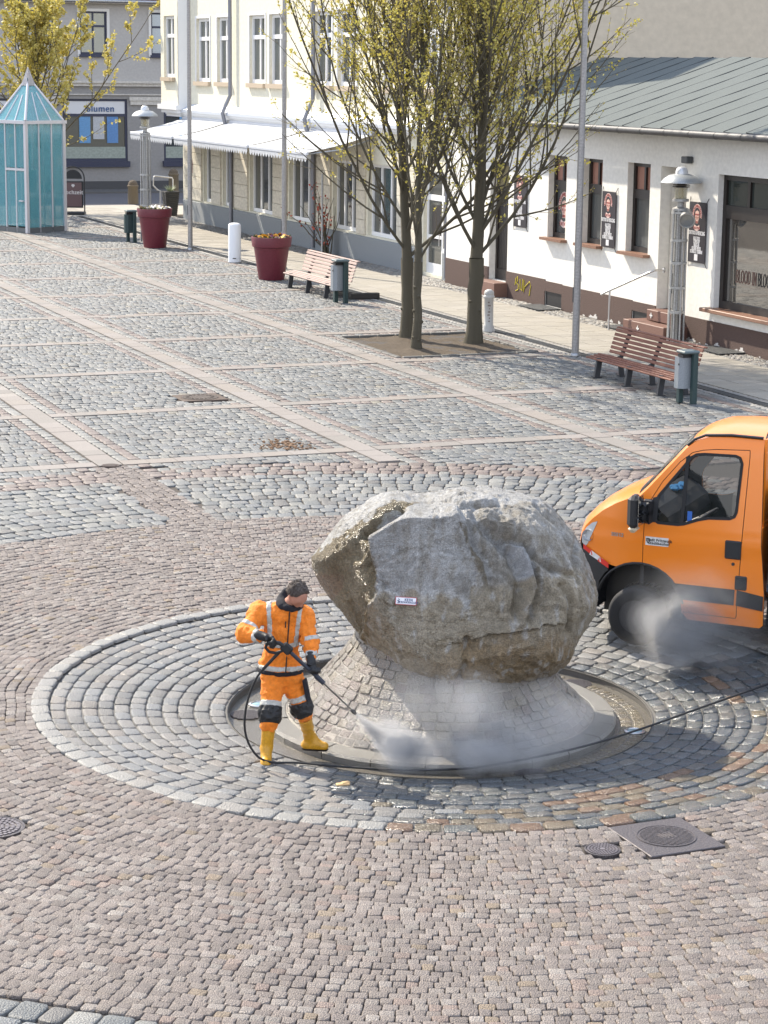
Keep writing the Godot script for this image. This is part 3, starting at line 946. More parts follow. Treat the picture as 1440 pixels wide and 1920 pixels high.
func build_rock() -> void:
	var c := Vector3(0.74, 1.194, -21.85)
	var fw := Vector3(0.03287, -0.23584, -0.97124).normalized()
	var ax := fw.cross(Vector3.UP).normalized()
	var ay := ax.cross(fw)
	var s := 1.0 / 177.8
	var pc := Vector2(850, 1095)
	var outl: Array[Vector2] = []
	for k in range(0, ROCK_OUT.size(), 2): outl.append(Vector2(ROCK_OUT[k], ROCK_OUT[k + 1]) - pc)
	var nphi := 400
	var rad: PackedFloat32Array = []
	for i in nphi:
		var a := TAU * i / nphi
		var dir := Vector2(cos(a), -sin(a))
		var r := 100.0
		for k in outl.size():
			var hit = Geometry2D.segment_intersects_segment(Vector2.ZERO, dir * 900.0, outl[k], outl[(k + 1) % outl.size()])
			if hit != null: r = hit.length()
		rad.append(r)
	var rs: PackedFloat32Array = []
	for i in nphi:
		var t := 0.0
		for k in range(-3, 4): t += rad[(i + k + nphi) % nphi]
		rs.append(t / 7.0)
	var n1 := FastNoiseLite.new(); n1.seed = 3; n1.frequency = 1.1; n1.fractal_octaves = 4
	var n2 := FastNoiseLite.new(); n2.seed = 9; n2.frequency = 4.5; n2.fractal_type = FastNoiseLite.FRACTAL_RIDGED; n2.fractal_octaves = 3
	var nc := FastNoiseLite.new(); nc.seed = 21; nc.noise_type = FastNoiseLite.TYPE_CELLULAR; nc.frequency = 1.5; nc.cellular_return_type = FastNoiseLite.RETURN_CELL_VALUE; nc.fractal_octaves = 2; nc.domain_warp_enabled = true; nc.domain_warp_amplitude = 0.25; nc.domain_warp_frequency = 1.6
	var n3 := FastNoiseLite.new(); n3.seed = 15; n3.frequency = 16.0; n3.fractal_octaves = 3
	var ridge := [752, 962, 728, 972, 700, 1006, 706, 1050, 718, 1086, 715, 1115, 700, 1142, 688, 1185]
	var notch := [752, 963, 728, 978, 690, 1004]
	var g1 := [866, 955, 876, 985, 890, 1020, 908, 1050, 918, 1078, 922, 1105]
	var g2 := [884, 962, 925, 1010, 955, 1040, 970, 1075, 972, 1110, 968, 1150]
	var g3 := [948, 1010, 980, 1022, 998, 1062, 1006, 1095, 1000, 1125, 990, 1160]
	var ledge := [735, 1195, 800, 1205, 868, 1206, 905, 1192, 950, 1180, 1000, 1172, 1040, 1165]
	var cracks := [[985, 1020, 1000, 1045, 1030, 1062, 1062, 1075], [1050, 1095, 1065, 1130, 1060, 1180], [1078, 985, 1070, 1040, 1075, 1085], [878, 1195, 876, 1240, 862, 1275], [770, 935, 830, 940, 868, 950, 930, 948], [1000, 950, 1040, 985, 1060, 1020]]
	var pts: Array[Vector3] = []
	var cols: Array[Color] = []
	var gloss: PackedFloat32Array = []
	var N := 136
	var index := {}
	var quads := PackedInt32Array()
	for face in 6:
		var w_ax := face % 3
		var sgn := 1.0 if face < 3 else -1.0
		for j in N:
			for i in N:
				for cc in ([[0, 0], [1, 0], [1, 1], [0, 1]] if sgn > 0 else [[0, 0], [0, 1], [1, 1], [1, 0]]):
					var iv := Vector3i.ZERO
					iv[w_ax] = N if sgn > 0 else 0
					iv[(w_ax + 1) % 3] = i + cc[0]
					iv[(w_ax + 2) % 3] = j + cc[1]
					if not index.has(iv):
						index[iv] = pts.size()
						var dv := Vector3(tan((float(iv.x) / N - 0.5) * PI / 2), tan((float(iv.y) / N - 0.5) * PI / 2), tan((float(iv.z) / N - 0.5) * PI / 2)).normalized()
						var psi := acos(clampf(dv.z, -1, 1))
						var a := fposmod(atan2(dv.y, dv.x), TAU)
						var fi := a / TAU * nphi
						var rr := lerpf(rs[int(fi) % nphi], rs[(int(fi) + 1) % nphi], fi - floorf(fi))
						var sp := sin(psi)
						var e := pow(sp, 0.82)
						var q := Vector2(cos(a), -sin(a)) * rr * e
						var depth := cos(psi)
						depth = signf(depth) * pow(absf(depth), 0.9) * (1.12 if depth > 0 else 1.0)
						# the front is a broad face, tipped back at the top
						var up := -q.y * s
						if depth > 0: depth = minf(depth, 1.0 - 0.12 * depth) - 0.10 * maxf(up, -0.2)
						var p := ax * (q.x * s) + ay * (-q.y * s) - fw * depth
						var nrm := (ax * (q.x * s) / 2.2 + ay * (-q.y * s) / 1.1 - fw * depth).normalized()
						var px := q + pc
						var front := clampf(cos(psi) * 2.6 + 0.02, 0, 1)
						var d := 0.0
						var col := Color(0.52, 0.508, 0.485)
						var gl := 0.0
						var wob := n2.get_noise_3d(p.x * 0.5, p.y * 0.5, p.z * 0.5) * 7.0
						if front > 0.0:
							var w := near_line(px + Vector2(wob, 0), ridge)
							var under := px.y - (955 + maxf(0.0, (740 - px.x) * 0.62)) + wob * 2.0
							var left := w.y < 0 and under > 0.0
							if left:
								var deep := clampf(under / 55.0, 0, 1)
								deep = deep * deep * (3.0 - 2.0 * deep)
								d -= (0.05 * clampf(w.x / 6.0, 0, 1) + minf(0.15, w.x * 0.0022)) * deep
								col = Color(0.30, 0.245, 0.155)
								gl = 1.0
								if w.x < 5.0: col = Color(0.55, 0.53, 0.47)
							else:
								d += 0.035 * exp(-w.x / 12.0)
							var m := near_line(px, notch)
							d -= 0.13 * exp(-pow(m.x / 8.0, 2.0))
							for g in [[g1, 0.07, 7.0], [g2, 0.10, 9.0], [g3, 0.08, 8.0]]:
								var l := near_line(px + Vector2(wob * 0.7, 0), g[0])
								d -= g[1] * exp(-pow(l.x / g[2], 2.0))
								if l.x < 4.5 + wob * 0.4 and px.y < 1120: col = Color(0.54, 0.53, 0.51)
								elif l.x < 16 and l.y < 0 and g[0] == g1 and px.y > 985: col = Color(0.25, 0.215, 0.16)
							var l2 := near_line(px, g2)
							var l3 := near_line(px, g3)
							var span := clampf((px.y - 1005) / 25.0, 0, 1) * clampf((1172 - px.y) / 25.0, 0, 1)
							var sl2 := l2.x * l2.y
							var sl3 := l3.x * l3.y
							if sl2 > 0 and sl3 < 0 and span > 0.0:
								d += 0.10 * smoothstep(0.0, 16.0, minf(sl2, -sl3)) * span
								col = col.lerp(Color(0.46, 0.47, 0.485), span)
							if px.x > 940 and not left:
								d -= 0.10 * exp(-pow((sl3 - 26.0) / 22.0, 2.0)) * span
							if not left and px.x > 885 + wob * 2.0 and gl == 0.0 and col.r > 0.515 and col.r < 0.525 and px.y > 945 + wob:
								col = Color(0.40, 0.37, 0.32)
							for k in cracks:
								var l := near_line(px + Vector2(wob, wob) * 0.6, k)
								d -= 0.075 * exp(-pow(l.x / 5.5, 2.0))
							var le := near_line(px + Vector2(0, wob), ledge)
							if px.x > 735:
								d += 0.024 * exp(-le.x / 16.0) * (1.0 if le.y > 0 else -1.2) * smoothstep(800.0, 900.0, px.x)
							# the lower face stays damp and brown
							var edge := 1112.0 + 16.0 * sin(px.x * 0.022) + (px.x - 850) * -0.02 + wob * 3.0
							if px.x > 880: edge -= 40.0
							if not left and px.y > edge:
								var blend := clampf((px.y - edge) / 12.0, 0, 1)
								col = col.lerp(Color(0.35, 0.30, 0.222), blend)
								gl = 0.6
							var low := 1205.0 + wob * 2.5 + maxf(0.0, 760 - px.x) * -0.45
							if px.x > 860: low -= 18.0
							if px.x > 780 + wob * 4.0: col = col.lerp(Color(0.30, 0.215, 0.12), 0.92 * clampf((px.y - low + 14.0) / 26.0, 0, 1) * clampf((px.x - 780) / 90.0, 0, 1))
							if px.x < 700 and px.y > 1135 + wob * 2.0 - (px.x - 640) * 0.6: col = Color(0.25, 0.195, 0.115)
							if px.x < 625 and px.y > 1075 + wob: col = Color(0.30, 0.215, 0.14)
						d *= front
						var soft := n1.get_noise_3d(p.x, p.y, p.z)
						var strata := n2.get_noise_3d(p.x * 0.9 + p.y * 0.45, (p.y * 0.9 - p.x * 0.45) * 0.18, p.z * 0.5)
						d += nc.get_noise_3d(p.x, p.y, p.z) * 0.022 - maxf(0.0, strata) * 0.028 * clampf((px.x - 840.0) / 60.0, 0.12, 1.0)
						d += soft * 0.055 - absf(n2.get_noise_3d(p.x, p.y, p.z)) * 0.009 + n3.get_noise_3d(p.x, p.y, p.z) * 0.008
						# stains run down the stone in ragged streaks
						var streak := n3.get_noise_3d(p.x * 0.55, p.y * 0.09, p.z * 0.55)
						if streak > 0.12: col = col.lerp(Color(0.27, 0.225, 0.155), clampf((streak - 0.12) * 2.0, 0, 0.4))
						elif streak < -0.22 and gl < 0.8: col = col.lerp(Color(0.56, 0.555, 0.54), clampf((-0.22 - streak) * 2.5, 0, 0.5))
						var v := 1.0 + 0.28 * n3.get_noise_3d(p.x * 1.7 + 9.0, p.y * 1.7, p.z * 1.7) + 0.34 * soft + 0.28 * n2.get_noise_3d(p.x * 2.0, p.y * 2.0, p.z * 2.0)
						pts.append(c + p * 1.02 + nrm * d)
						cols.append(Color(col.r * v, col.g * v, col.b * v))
						gloss.append(gl)
					quads.append(index[iv])
	var nrs := PackedVector3Array()
	nrs.resize(pts.size())
	for q in range(0, quads.size(), 4):
		var n := (pts[quads[q + 2]] - pts[quads[q]]).cross(pts[quads[q + 3]] - pts[quads[q + 1]])
		for x in 4: nrs[quads[q + x]] += n
	var mesh := ArrayMesh.new()
	for lay in 3:
		var b := MB.new()
		b.use_col = true
		for q in range(0, quads.size(), 4):
			var g: float = gloss[quads[q]]
			if (1 if g > 0.8 else (2 if g > 0.3 else 0)) != lay: continue
			for t in [[0, 1, 2], [0, 2, 3]]:
				var ia: int = quads[q + t[0]]
				var ib: int = quads[q + t[1]]
				var ic: int = quads[q + t[2]]
				b.v.append(pts[ia]); b.v.append(pts[ic]); b.v.append(pts[ib])
				for x in [ia, ic, ib]:
					b.nn.append(nrs[x].normalized())
					b.uv.append(Vector2.ZERO)
					b.col.append(cols[x])
		b.add_to(mesh)
		mesh.surface_set_material(lay, [M.rock_dry, M.rock_gloss, M.rock_damp][lay])
	var boulder := thing("boulder", "huge grey granite boulder, wet and brown at its left and underside, on the fountain mound", "boulder")
	var o := MeshInstance3D.new()
	o.name = "stone"
	o.mesh = mesh
	boulder.add_child(o)
	# notice plate and water nozzle, set where the stone's face lies
	var spot := func(px: Vector2) -> int:
		var best := 0
		var bd := 1e9
		for x in pts.size():
			var rel := pts[x] - c
			if rel.dot(-fw) < -0.4: continue
			var q := Vector2(rel.dot(ax) / s, -rel.dot(ay) / s) + pc
			if q.distance_to(px) < bd:
				bd = q.distance_to(px)
				best = x
		return best
	var k: int = spot.call(Vector2(766, 1127))
	var zed := (-fw + Vector3(-0.05, 0.05, 0)).normalized()
	var lift := -1e9
	for dx in [-19, -9, 0, 9, 19]:
		for dy in [-6, 0, 6]:
			var kk: int = spot.call(Vector2(766 + dx, 1127 + dy))
			lift = maxf(lift, (pts[kk] - pts[k]).dot(zed))
	var plate := thing("notice_plate", "small white notice plate with red border reading KEIN TRINKWASSER on the boulder", "sign", pts[k] + zed * (lift + 0.006))
	plate.basis = Basis(Vector3.UP.cross(zed).normalized(), zed.cross(Vector3.UP.cross(zed).normalized()), zed)
	plate.rotate(zed, -0.03)
	var b := MB.new()
	b.box(Vector3(-0.108, -0.040, -0.03), Vector3(0.108, 0.040, 0.0))
	part(plate, "border", b, mat(lin(0.42, 0.10, 0.11), 0.5))
	b = MB.new()
	b.box(Vector3(-0.101, -0.033, -0.002), Vector3(0.101, 0.033, 0.002))
	part(plate, "panel", b, mat(lin(0.72, 0.73, 0.76), 0.4))
	var ink := mat(lin(0.04, 0.06, 0.16), 0.5)
	for line in [["KEIN", 0.021, 0.012], ["TRINKWASSER", 0.0165, -0.014]]:
		part(plate, "lettering", text_mesh(line[0], line[1] * 1.25, 0.0016), ink).position = Vector3(0.027, line[2], 0.003)
	b = MB.new()
	b.path([Vector3(-0.086, -0.022, 0.004), Vector3(-0.072, -0.022, 0.004), Vector3(-0.066, -0.014, 0.004), Vector3(-0.074, 0.0, 0.004), Vector3(-0.066, 0.012, 0.004), Vector3(-0.078, 0.018, 0.004)], 0.0035, 5)
	b.path([Vector3(-0.09, 0.004, 0.004), Vector3(-0.062, -0.02, 0.004)], 0.003, 5)
	part(plate, "tap_symbol", b, ink)
	k = spot.call(Vector2(846, 922))
	b = MB.new()
	for i in 3:
		var ring: Array = []
		for q in 25: ring.append(Vector3(cos(TAU * q / 24) * (0.062 - i * 0.004), 0.012 + i * 0.02, sin(TAU * q / 24) * (0.062 - i * 0.004)))
		b.path(ring, 0.011, 6)
	b.lathe([Vector2(0.05, -0.05), Vector2(0.05, 0.05), Vector2(0.0, 0.05)], 16)
	lone("water_nozzle", b, M.black, "black coiled rubber ring of the water outlet on top of the boulder", "nozzle", pts[k] - Vector3.UP * 0.005)

func text_mesh(s: String, height: float, depth := 0.002, bold := true) -> TextMesh:
	var t := TextMesh.new()
	var f := SystemFont.new()
	f.font_names = PackedStringArray(["Droid Sans"])
	if bold: f.font_weight = 700
	t.font = f
	t.text = s
	t.font_size = 64
	t.pixel_size = height / 46.0
	t.depth = depth
	return t

# ---------------------------------------------------------------- lorry
func pv(a: Array) -> PackedVector2Array:
	var p := PackedVector2Array()
	for k in range(0, a.size(), 2): p.append(Vector2(a[k], a[k + 1]))
	return p

func cab_z(s: float, y: float) -> float:
	# how far the cab's flank curves in from its widest plane
	var z := 0.0
	if y > 1.42: z += 0.11 * (y - 1.42)
	if y > 2.30: z += 1.6 * (y - 2.30) * (y - 2.30)
	if s > 0.15: z += 0.34 * (s - 0.15) * (s - 0.15)
	z -= 0.012 * exp(-pow((y - 1.22 + 0.05 * s) / 0.09, 2.0))
	if y < 0.62: z += 0.10 * (0.62 - y)
	return z

func skin(poly: PackedVector2Array, holes: Array, lift := 0.0, cell := 0.06, far := false) -> MB:
	# a curved sheet over the flank with the outline poly and openings
	var m := MB.new()
	var lo := poly[0]
	var hi := poly[0]
	for p in poly:
		lo = lo.min(p)
		hi = hi.max(p)
	var put := func(p: Vector2) -> Array:
		var e := 0.01
		var z := cab_z(p.x, p.y) - lift
		var n := Vector3((cab_z(p.x + e, p.y) - cab_z(p.x - e, p.y)) / (2 * e), (cab_z(p.x, p.y + e) - cab_z(p.x, p.y - e)) / (2 * e), -1).normalized()
		if far:
			return [Vector3(p.x, p.y, 1.96 - z), Vector3(n.x, n.y, -n.z)]
		return [Vector3(p.x, p.y, z), n]
	var x := lo.x
	while x < hi.x:
		var y := lo.y
		while y < hi.y:
			var c := PackedVector2Array([Vector2(x, y), Vector2(x + cell, y), Vector2(x + cell, y + cell), Vector2(x, y + cell)])
			var bits: Array = Geometry2D.intersect_polygons(c, poly)
			for h in holes:
				var nb: Array = []
				for q in bits: nb.append_array(Geometry2D.clip_polygons(q, h))
				bits = nb
			for q in bits:
				if q.size() < 3: continue
				var ix := Geometry2D.triangulate_polygon(q)
				for k in range(0, ix.size(), 3):
					var a: Array = put.call(q[ix[k]])
					var b: Array = put.call(q[ix[k + 1]])
					var d: Array = put.call(q[ix[k + 2]])
					var t0: Vector3 = (b[0] - a[0]).cross(d[0] - a[0])
					if t0.dot(a[1]) > 0: m.trin(a[0], b[0], d[0], a[1], b[1], d[1])
					else: m.trin(a[0], d[0], b[0], a[1], d[1], b[1])
			y += cell
		x += cell
	return m

func ring_of(poly: PackedVector2Array, grow: float) -> PackedVector2Array:
	var r := Geometry2D.offset_polygon(poly, grow, Geometry2D.JOIN_ROUND)
	return r[0] if r.size() else poly

func edge_wall(m: MB, poly: PackedVector2Array, z0: float, z1: float) -> void:
	for k in poly.size():
		var a := poly[k]
		var b := poly[(k + 1) % poly.size()]
		var za := cab_z(a.x, a.y)
		var zb := cab_z(b.x, b.y)
		m.quad(Vector3(a.x, a.y, za + z0), Vector3(b.x, b.y, zb + z0), Vector3(b.x, b.y, zb + z1), Vector3(a.x, a.y, za + z1))

func build_truck() -> void:
	var orange := mat(lin(0.82, 0.215, 0.012), 0.32)
	orange.clearcoat_enabled = true
	orange.clearcoat = 0.5
	orange.clearcoat_roughness = 0.15
	var plastic := mat(lin(0.022, 0.023, 0.026), 0.55, 0, T.grain, 4.0)
	var rubber := mat(lin(0.02, 0.02, 0.021), 0.8, 0, T.grain, 6.0)
	var dark := mat(lin(0.03, 0.031, 0.034), 0.7)
	var greyin := mat(lin(0.035, 0.037, 0.04), 0.7)
	var glass := StandardMaterial3D.new()
	glass.albedo_color = Color(0.07, 0.12, 0.115, 0.26)
	glass.transparency = BaseMaterial3D.TRANSPARENCY_ALPHA
	glass.roughness = 0.03
	var t := thing("flatbed_lorry", "orange municipal flatbed lorry parked behind the boulder", "lorry", Vector3(3.05, -0.045, -24.12), deg_to_rad(156.0))
	var arch: Array = []
	for k in 19:
		var a := lerpf(-0.12, PI + 0.18, k / 18.0)
		arch.append(0.07 + cos(PI - a) * 0.535 * -1.0)
		arch.append(0.42 + sin(a) * 0.535)
	# arch runs from the front (positive s) to the back
	var front_part := [0.80, 1.04, 0.42, 0.90]
	var side: Array = [0.845, 1.20, 0.78, 1.045, 0.50, 0.905]
	for k in range(0, arch.size(), 2):
		if arch[k + 1] > 0.5 and arch[k] < 0.42: side.append_array([arch[k], arch[k + 1]])
	side.append_array([-0.44, 0.42, -0.52, 0.34, -1.36, 0.335, -1.40, 0.37, -1.405, 0.70, -1.345, 1.3, -1.30, 2.30, -1.29, 2.49, -0.9, 2.495, -0.64, 2.475, -0.50, 2.42, -0.40, 2.335, -0.20, 2.10, 0.02, 1.84, 0.12, 1.735, 0.26, 1.695, 0.40, 1.63, 0.56, 1.53, 0.70, 1.41, 0.80, 1.305])
	var side_p := pv(side)
	var door := pv([0.04, 0.965, 0.035, 1.45, -0.02, 1.70, -0.15, 1.93, -0.34, 2.17, -0.48, 2.29, -0.60, 2.325, -0.75, 2.345, -1.135, 2.365, -1.14, 2.30, -1.115, 1.30, -1.085, 0.45, -1.075, 0.425, -0.44, 0.43, -0.43, 0.55, -0.38, 0.70, -0.29, 0.80, -0.17, 0.90, -0.06, 0.945])
	var window := pv([-0.475, 2.235, -0.53, 2.268, -0.62, 2.28, -0.98, 2.288, -1.03, 2.27, -1.055, 2.21, -1.03, 1.66, -1.01, 1.61, -0.96, 1.585, -0.72, 1.57, -0.60, 1.54, -0.43, 1.475, -0.36, 1.462, -0.13, 1.462, -0.10, 1.48, -0.10, 1.70, -0.12, 1.765])
	var lamp := pv([0.63, 1.385, 0.70, 1.36, 0.78, 1.29, 0.84, 1.19, 0.835, 1.10, 0.79, 1.06, 0.755, 1.10, 0.70, 1.22])
	var grow_door := ring_of(door, 0.008)
	part(t, "body_side", skin(side_p, [grow_door, lamp]), orange)
	var d := part(t, "door", skin(door, [window], 0.002), orange)
	part(d, "window_frame", skin(ring_of(window, 0.022), [ring_of(window, -0.012)], 0.008), rubber)
	var em := MB.new()
	edge_wall(em, window, -0.005, 0.05)
	part(d, "window_edge", em, dark)
	part(d, "window_pane", skin(window, [], -0.014), glass)
	var pm := skin(pv([-0.452, 2.26, -0.405, 2.24, -0.385, 1.46, -0.425, 1.46]), [], 0.006)
	part(d, "quarter_pillar", pm, rubber)
	part(d, "mirror_base", skin(pv([0.03, 1.46, -0.115, 1.46, -0.115, 1.76, -0.05, 1.74]), [], 0.011), plastic)
	part(d, "rubbing_strip", skin(pv([-0.31, 0.765, -1.065, 0.765, -1.06, 0.58, -0.41, 0.58]), [], 0.014), plastic)
	var hm := MB.new()
	hm.bevel(Vector3(-1.12, 1.12, -0.03), Vector3(-0.93, 1.335, 0.0), 0.02)
	part(d, "door_handle", hm, plastic)
	hm = MB.new()
	hm.tube(Vector3(-1.03, 1.06, 0.0), Vector3(-1.03, 1.06, -0.012), 0.02, 0.018, 12)
	part(d, "lock", hm, dark)
	var sk := skin(pv([-1.09, 0.765, -1.40, 0.72, -1.40, 0.545, -1.085, 0.58]), [], 0.016)
	part(t, "corner_strip", sk, plastic)
	hm = MB.new()
	hm.bevel(Vector3(-1.20, 0.765, -0.018), Vector3(-1.06, 0.93, 0.01), 0.03)
	hm.tube(Vector3(-1.125, 0.845, -0.01), Vector3(-1.125, 0.845, -0.032), 0.048, 0.045, 20)
	part(t, "fuel_cap", hm, plastic)
	# dark lining behind the gaps
	part(t, "inner_lining", skin(side_p, [ring_of(window, 0.03)], -0.03, 0.12), dark)
	# far flank and dark linings inside
	part(t, "inner_lining", skin(side_p, [window], -0.03, 0.12, true), dark)
	part(t, "far_side", skin(side_p, [window], 0.0, 0.12, true), orange)
	var shade_glass := StandardMaterial3D.new()
	shade_glass.albedo_color = Color(0.05, 0.06, 0.06, 0.6)  # tint darkened to put shade into the view through the cab
	shade_glass.transparency = BaseMaterial3D.TRANSPARENCY_ALPHA
	shade_glass.roughness = 0.05
	part(t, "far_window", skin(window, [], -0.014, 0.12, true), shade_glass)
	# bonnet, windscreen, roof
	var crown := func(s: float, y: float, q: float, bulge: float, lift: float) -> Vector3:
		var e := cab_z(s, y)
		var w := 1.0 - pow(absf(2 * q - 1), 2.4)
		return Vector3(s + bulge * w, y + lift * w, lerpf(e, 1.96 - e, q))
	var strip := func(prof: Array, q0: float, q1: float, bulge: float, lift: float, inset := 0.0) -> MB:
		var m := MB.new()
		var pts: Array = []
		for k in range(0, prof.size(), 2):
			for i in 25:
				var p: Vector3 = crown.call(prof[k], prof[k + 1], lerpf(q0, q1, i / 24.0), bulge, lift)
				pts.append(p - Vector3(0, inset, 0))
		m.grid(pts, 25, true, true)
		return m
	part(t, "bonnet", strip.call([0.86, 0.95, 0.865, 1.10, 0.845, 1.20, 0.80, 1.305, 0.70, 1.41, 0.56, 1.53, 0.40, 1.63, 0.26, 1.695, 0.12, 1.735], 0, 1, 0.13, 0.045), orange)
	part(t, "windscreen_pillar", strip.call([0.12, 1.735, 0.02, 1.84, -0.20, 2.10, -0.40, 2.335, -0.50, 2.42], 0, 0.055, 0.13, 0.045), orange)
	part(t, "windscreen_pillar", strip.call([0.12, 1.735, 0.02, 1.84, -0.20, 2.10, -0.40, 2.335, -0.50, 2.42], 0.945, 1, 0.13, 0.045), orange)
	part(t, "windscreen", strip.call([0.12, 1.735, 0.02, 1.84, -0.20, 2.10, -0.40, 2.335, -0.46, 2.385], 0.055, 0.945, 0.13, 0.045), glass)
	var roof := part(t, "roof", strip.call([-0.44, 2.37, -0.50, 2.42, -0.64, 2.475, -0.9, 2.497, -1.29, 2.492], 0, 1, 0.06, 0.075), orange)
	part(roof, "headlining", strip.call([-0.44, 2.35, -0.50, 2.40, -0.64, 2.455, -0.9, 2.475, -1.28, 2.47], 0.02, 0.98, 0.05, 0.06), dark)
	em = MB.new()
	em.path([Vector3(-0.40, 2.365, 0.135), Vector3(-0.48, 2.44, 0.155), Vector3(-0.60, 2.492, 0.168), Vector3(-0.9, 2.515, 0.175), Vector3(-1.27, 2.51, 0.175)], 0.018, 6)
	part(roof, "rain_rail", em, plastic)
	em = MB.new()
	em.path([Vector3(0.12, 1.77, 0.5), Vector3(0.2, 1.78, 0.9), Vector3(0.23, 1.79, 1.3)], 0.012, 5)
	em.path([Vector3(0.14, 1.765, 0.2), Vector3(0.08, 1.82, 0.28), Vector3(-0.06, 1.97, 0.42)], 0.011, 5)
	part(t, "wiper", em, plastic)
	# rear wall with a window
	em = MB.new()
	em.box(Vector3(-1.34, 0.5, 0.05), Vector3(-1.31, 1.5, 1.91)); em.box(Vector3(-1.335, 1.5, 0.10), Vector3(-1.305, 1.55, 1.86))
	em.box(Vector3(-1.33, 1.55, 0.13), Vector3(-1.30, 2.35, 0.42)); em.box(Vector3(-1.33, 1.55, 1.54), Vector3(-1.30, 2.35, 1.83)); em.box(Vector3(-1.33, 2.2, 0.42), Vector3(-1.30, 2.52, 1.54))
	em.box(Vector3(-1.325, 2.35, 0.14), Vector3(-1.295, 2.50, 0.42))
	part(t, "rear_wall", em, orange)
	em = MB.new()
	em.box(Vector3(-1.33, 1.56, 0.425), Vector3(-1.32, 2.195, 1.535))
	part(t, "rear_window", em, glass)
	# headlamp
	part(t, "headlight", skin(lamp, [], 0.006, 0.03), mat(lin(0.55, 0.57, 0.58), 0.06, 0.2))
	em = MB.new()
	em.lathe([Vector2(0.0, 0.0), Vector2(0.05, 0.02), Vector2(0.07, 0.06)], 16, Transform3D(Basis(Vector3.RIGHT, -1.5), Vector3(0.75, 1.2, 0.14)))
	part(t, "lamp_reflector", em, M.steel)
	# bumper and the striped marking along it
	part(t, "bumper", skin(pv([0.86, 1.02, 0.80, 1.035, 0.50, 0.90, 0.46, 0.82, 0.50, 0.80, 0.58, 0.68, 0.605, 0.40, 0.56, 0.36, 0.86, 0.33]), [], 0.012), plastic)
	part(t, "bumper_front", strip.call([0.86, 0.33, 0.86, 0.60, 0.86, 1.0], 0, 1, 0.13, 0.0), plastic)
	var red := mat(lin(0.62, 0.03, 0.02), 0.35)
	for k in 3:
		var a := Vector2(0.815, 1.085).lerp(Vector2(0.46, 0.915), k / 3.0)
		var b := Vector2(0.815, 1.085).lerp(Vector2(0.46, 0.915), (k + 1) / 3.0)
		var cut := 0.05
		part(t, "marking_strip", skin(pv([a.x, a.y, b.x - cut * (1 if k < 2 else 0), b.y - cut * (0.48 if k < 2 else 0.0), b.x - (0.02 if k < 2 else 0.0), b.y - 0.065, a.x + (0.03 if k > 0 else 0.0), a.y - 0.055]), [], 0.017, 0.05), red if k != 1 else M.white_paint)
	# wheel arch lining, front wheel
	em = MB.new()
	for k in range(0, arch.size() - 2, 2):
		em.quad(Vector3(arch[k], arch[k + 1], 0.005), Vector3(arch[k + 2], arch[k + 3], 0.005), Vector3(arch[k + 2], arch[k + 3], 0.42), Vector3(arch[k], arch[k + 1], 0.42))
	em.box(Vector3(-0.48, 0.25, 0.40), Vector3(0.62, 0.98, 0.43))
	part(t, "wheel_arch", em, plastic)
	em = MB.new()
	var lip: Array = []
	for k in range(0, arch.size(), 2):
		if arch[k + 1] > 0.46: lip.append(Vector3(arch[k], arch[k + 1], cab_z(arch[k], arch[k + 1]) - 0.004))
	em.path(lip, 0.016, 6)
	part(t, "arch_lip", em, plastic)
	for wx in [0.06, -3.1]:
		for wz in [0.05, 1.69]:
			wheel(t, Vector3(wx, 0.345, wz), rubber)
	# mirror
	em = MB.new()
	em.bevel(Vector3(0.04, 1.60, -0.10), Vector3(-0.06, 1.66, 0.03), 0.02); em.bevel(Vector3(0.04, 1.50, -0.10), Vector3(-0.06, 1.56, 0.03), 0.02)
	em.bevel(Vector3(-0.06, 1.47, -0.01), Vector3(0.06, 1.72, 0.035), 0.02)
	var mr := part(t, "mirror_arm", em, plastic)
	em = MB.new()
	em.bevel(Vector3(0.03, 1.41, -0.30), Vector3(0.17, 1.80, -0.09), 0.05)
	part(mr, "mirror_housing", em, plastic)
	em = MB.new()
	em.bevel(Vector3(0.022, 1.56, -0.295), Vector3(0.032, 1.80, -0.105), 0.004); em.bevel(Vector3(0.022, 1.44, -0.295), Vector3(0.032, 1.54, -0.105), 0.004)
	part(mr, "mirror_glass", em, mat(lin(0.6, 0.62, 0.63), 0.05, 1.0))
	em = MB.new()
	em.bevel(Vector3(0.05, 1.36, -0.27), Vector3(0.16, 1.44, -0.10), 0.035)
	part(mr, "mirror_lamp", em, mat(lin(0.60, 0.52, 0.38), 0.15))
	# inside of the cab
	em = MB.new()
	em.box(Vector3(-1.28, 0.55, 0.12), Vector3(0.1, 0.62, 1.84)); em.box(Vector3(0.06, 0.6, 0.12), Vector3(0.1, 1.4, 1.84))
	part(t, "cab_floor", em, dark)
	em = MB.new()
	em.grid([Vector3(0.10, 1.69, 0.12), Vector3(0.10, 1.69, 1.84), Vector3(-0.08, 1.60, 0.12), Vector3(-0.08, 1.60, 1.84), Vector3(-0.2, 1.5, 0.12), Vector3(-0.2, 1.5, 1.84), Vector3(-0.24, 1.36, 0.12), Vector3(-0.24, 1.36, 1.84), Vector3(-0.2, 1.0, 0.12), Vector3(-0.2, 1.0, 1.84)], 2, false)
	part(t, "dashboard", em, greyin)
	em = MB.new()
	var ring: Array = []
	var wb := Basis(Vector3(0, 0, 1), deg_to_rad(-32.0))
	for k in 33: ring.append(Vector3(-0.50, 1.46, 0.52) + wb * Vector3(cos(TAU * k / 32) * 0.2, 0, sin(TAU * k / 32) * 0.2))
	em.path(ring, 0.018, 8)
	em.path([Vector3(-0.50, 1.46, 0.33), Vector3(-0.48, 1.44, 0.52), Vector3(-0.50, 1.46, 0.71)], 0.02, 6)
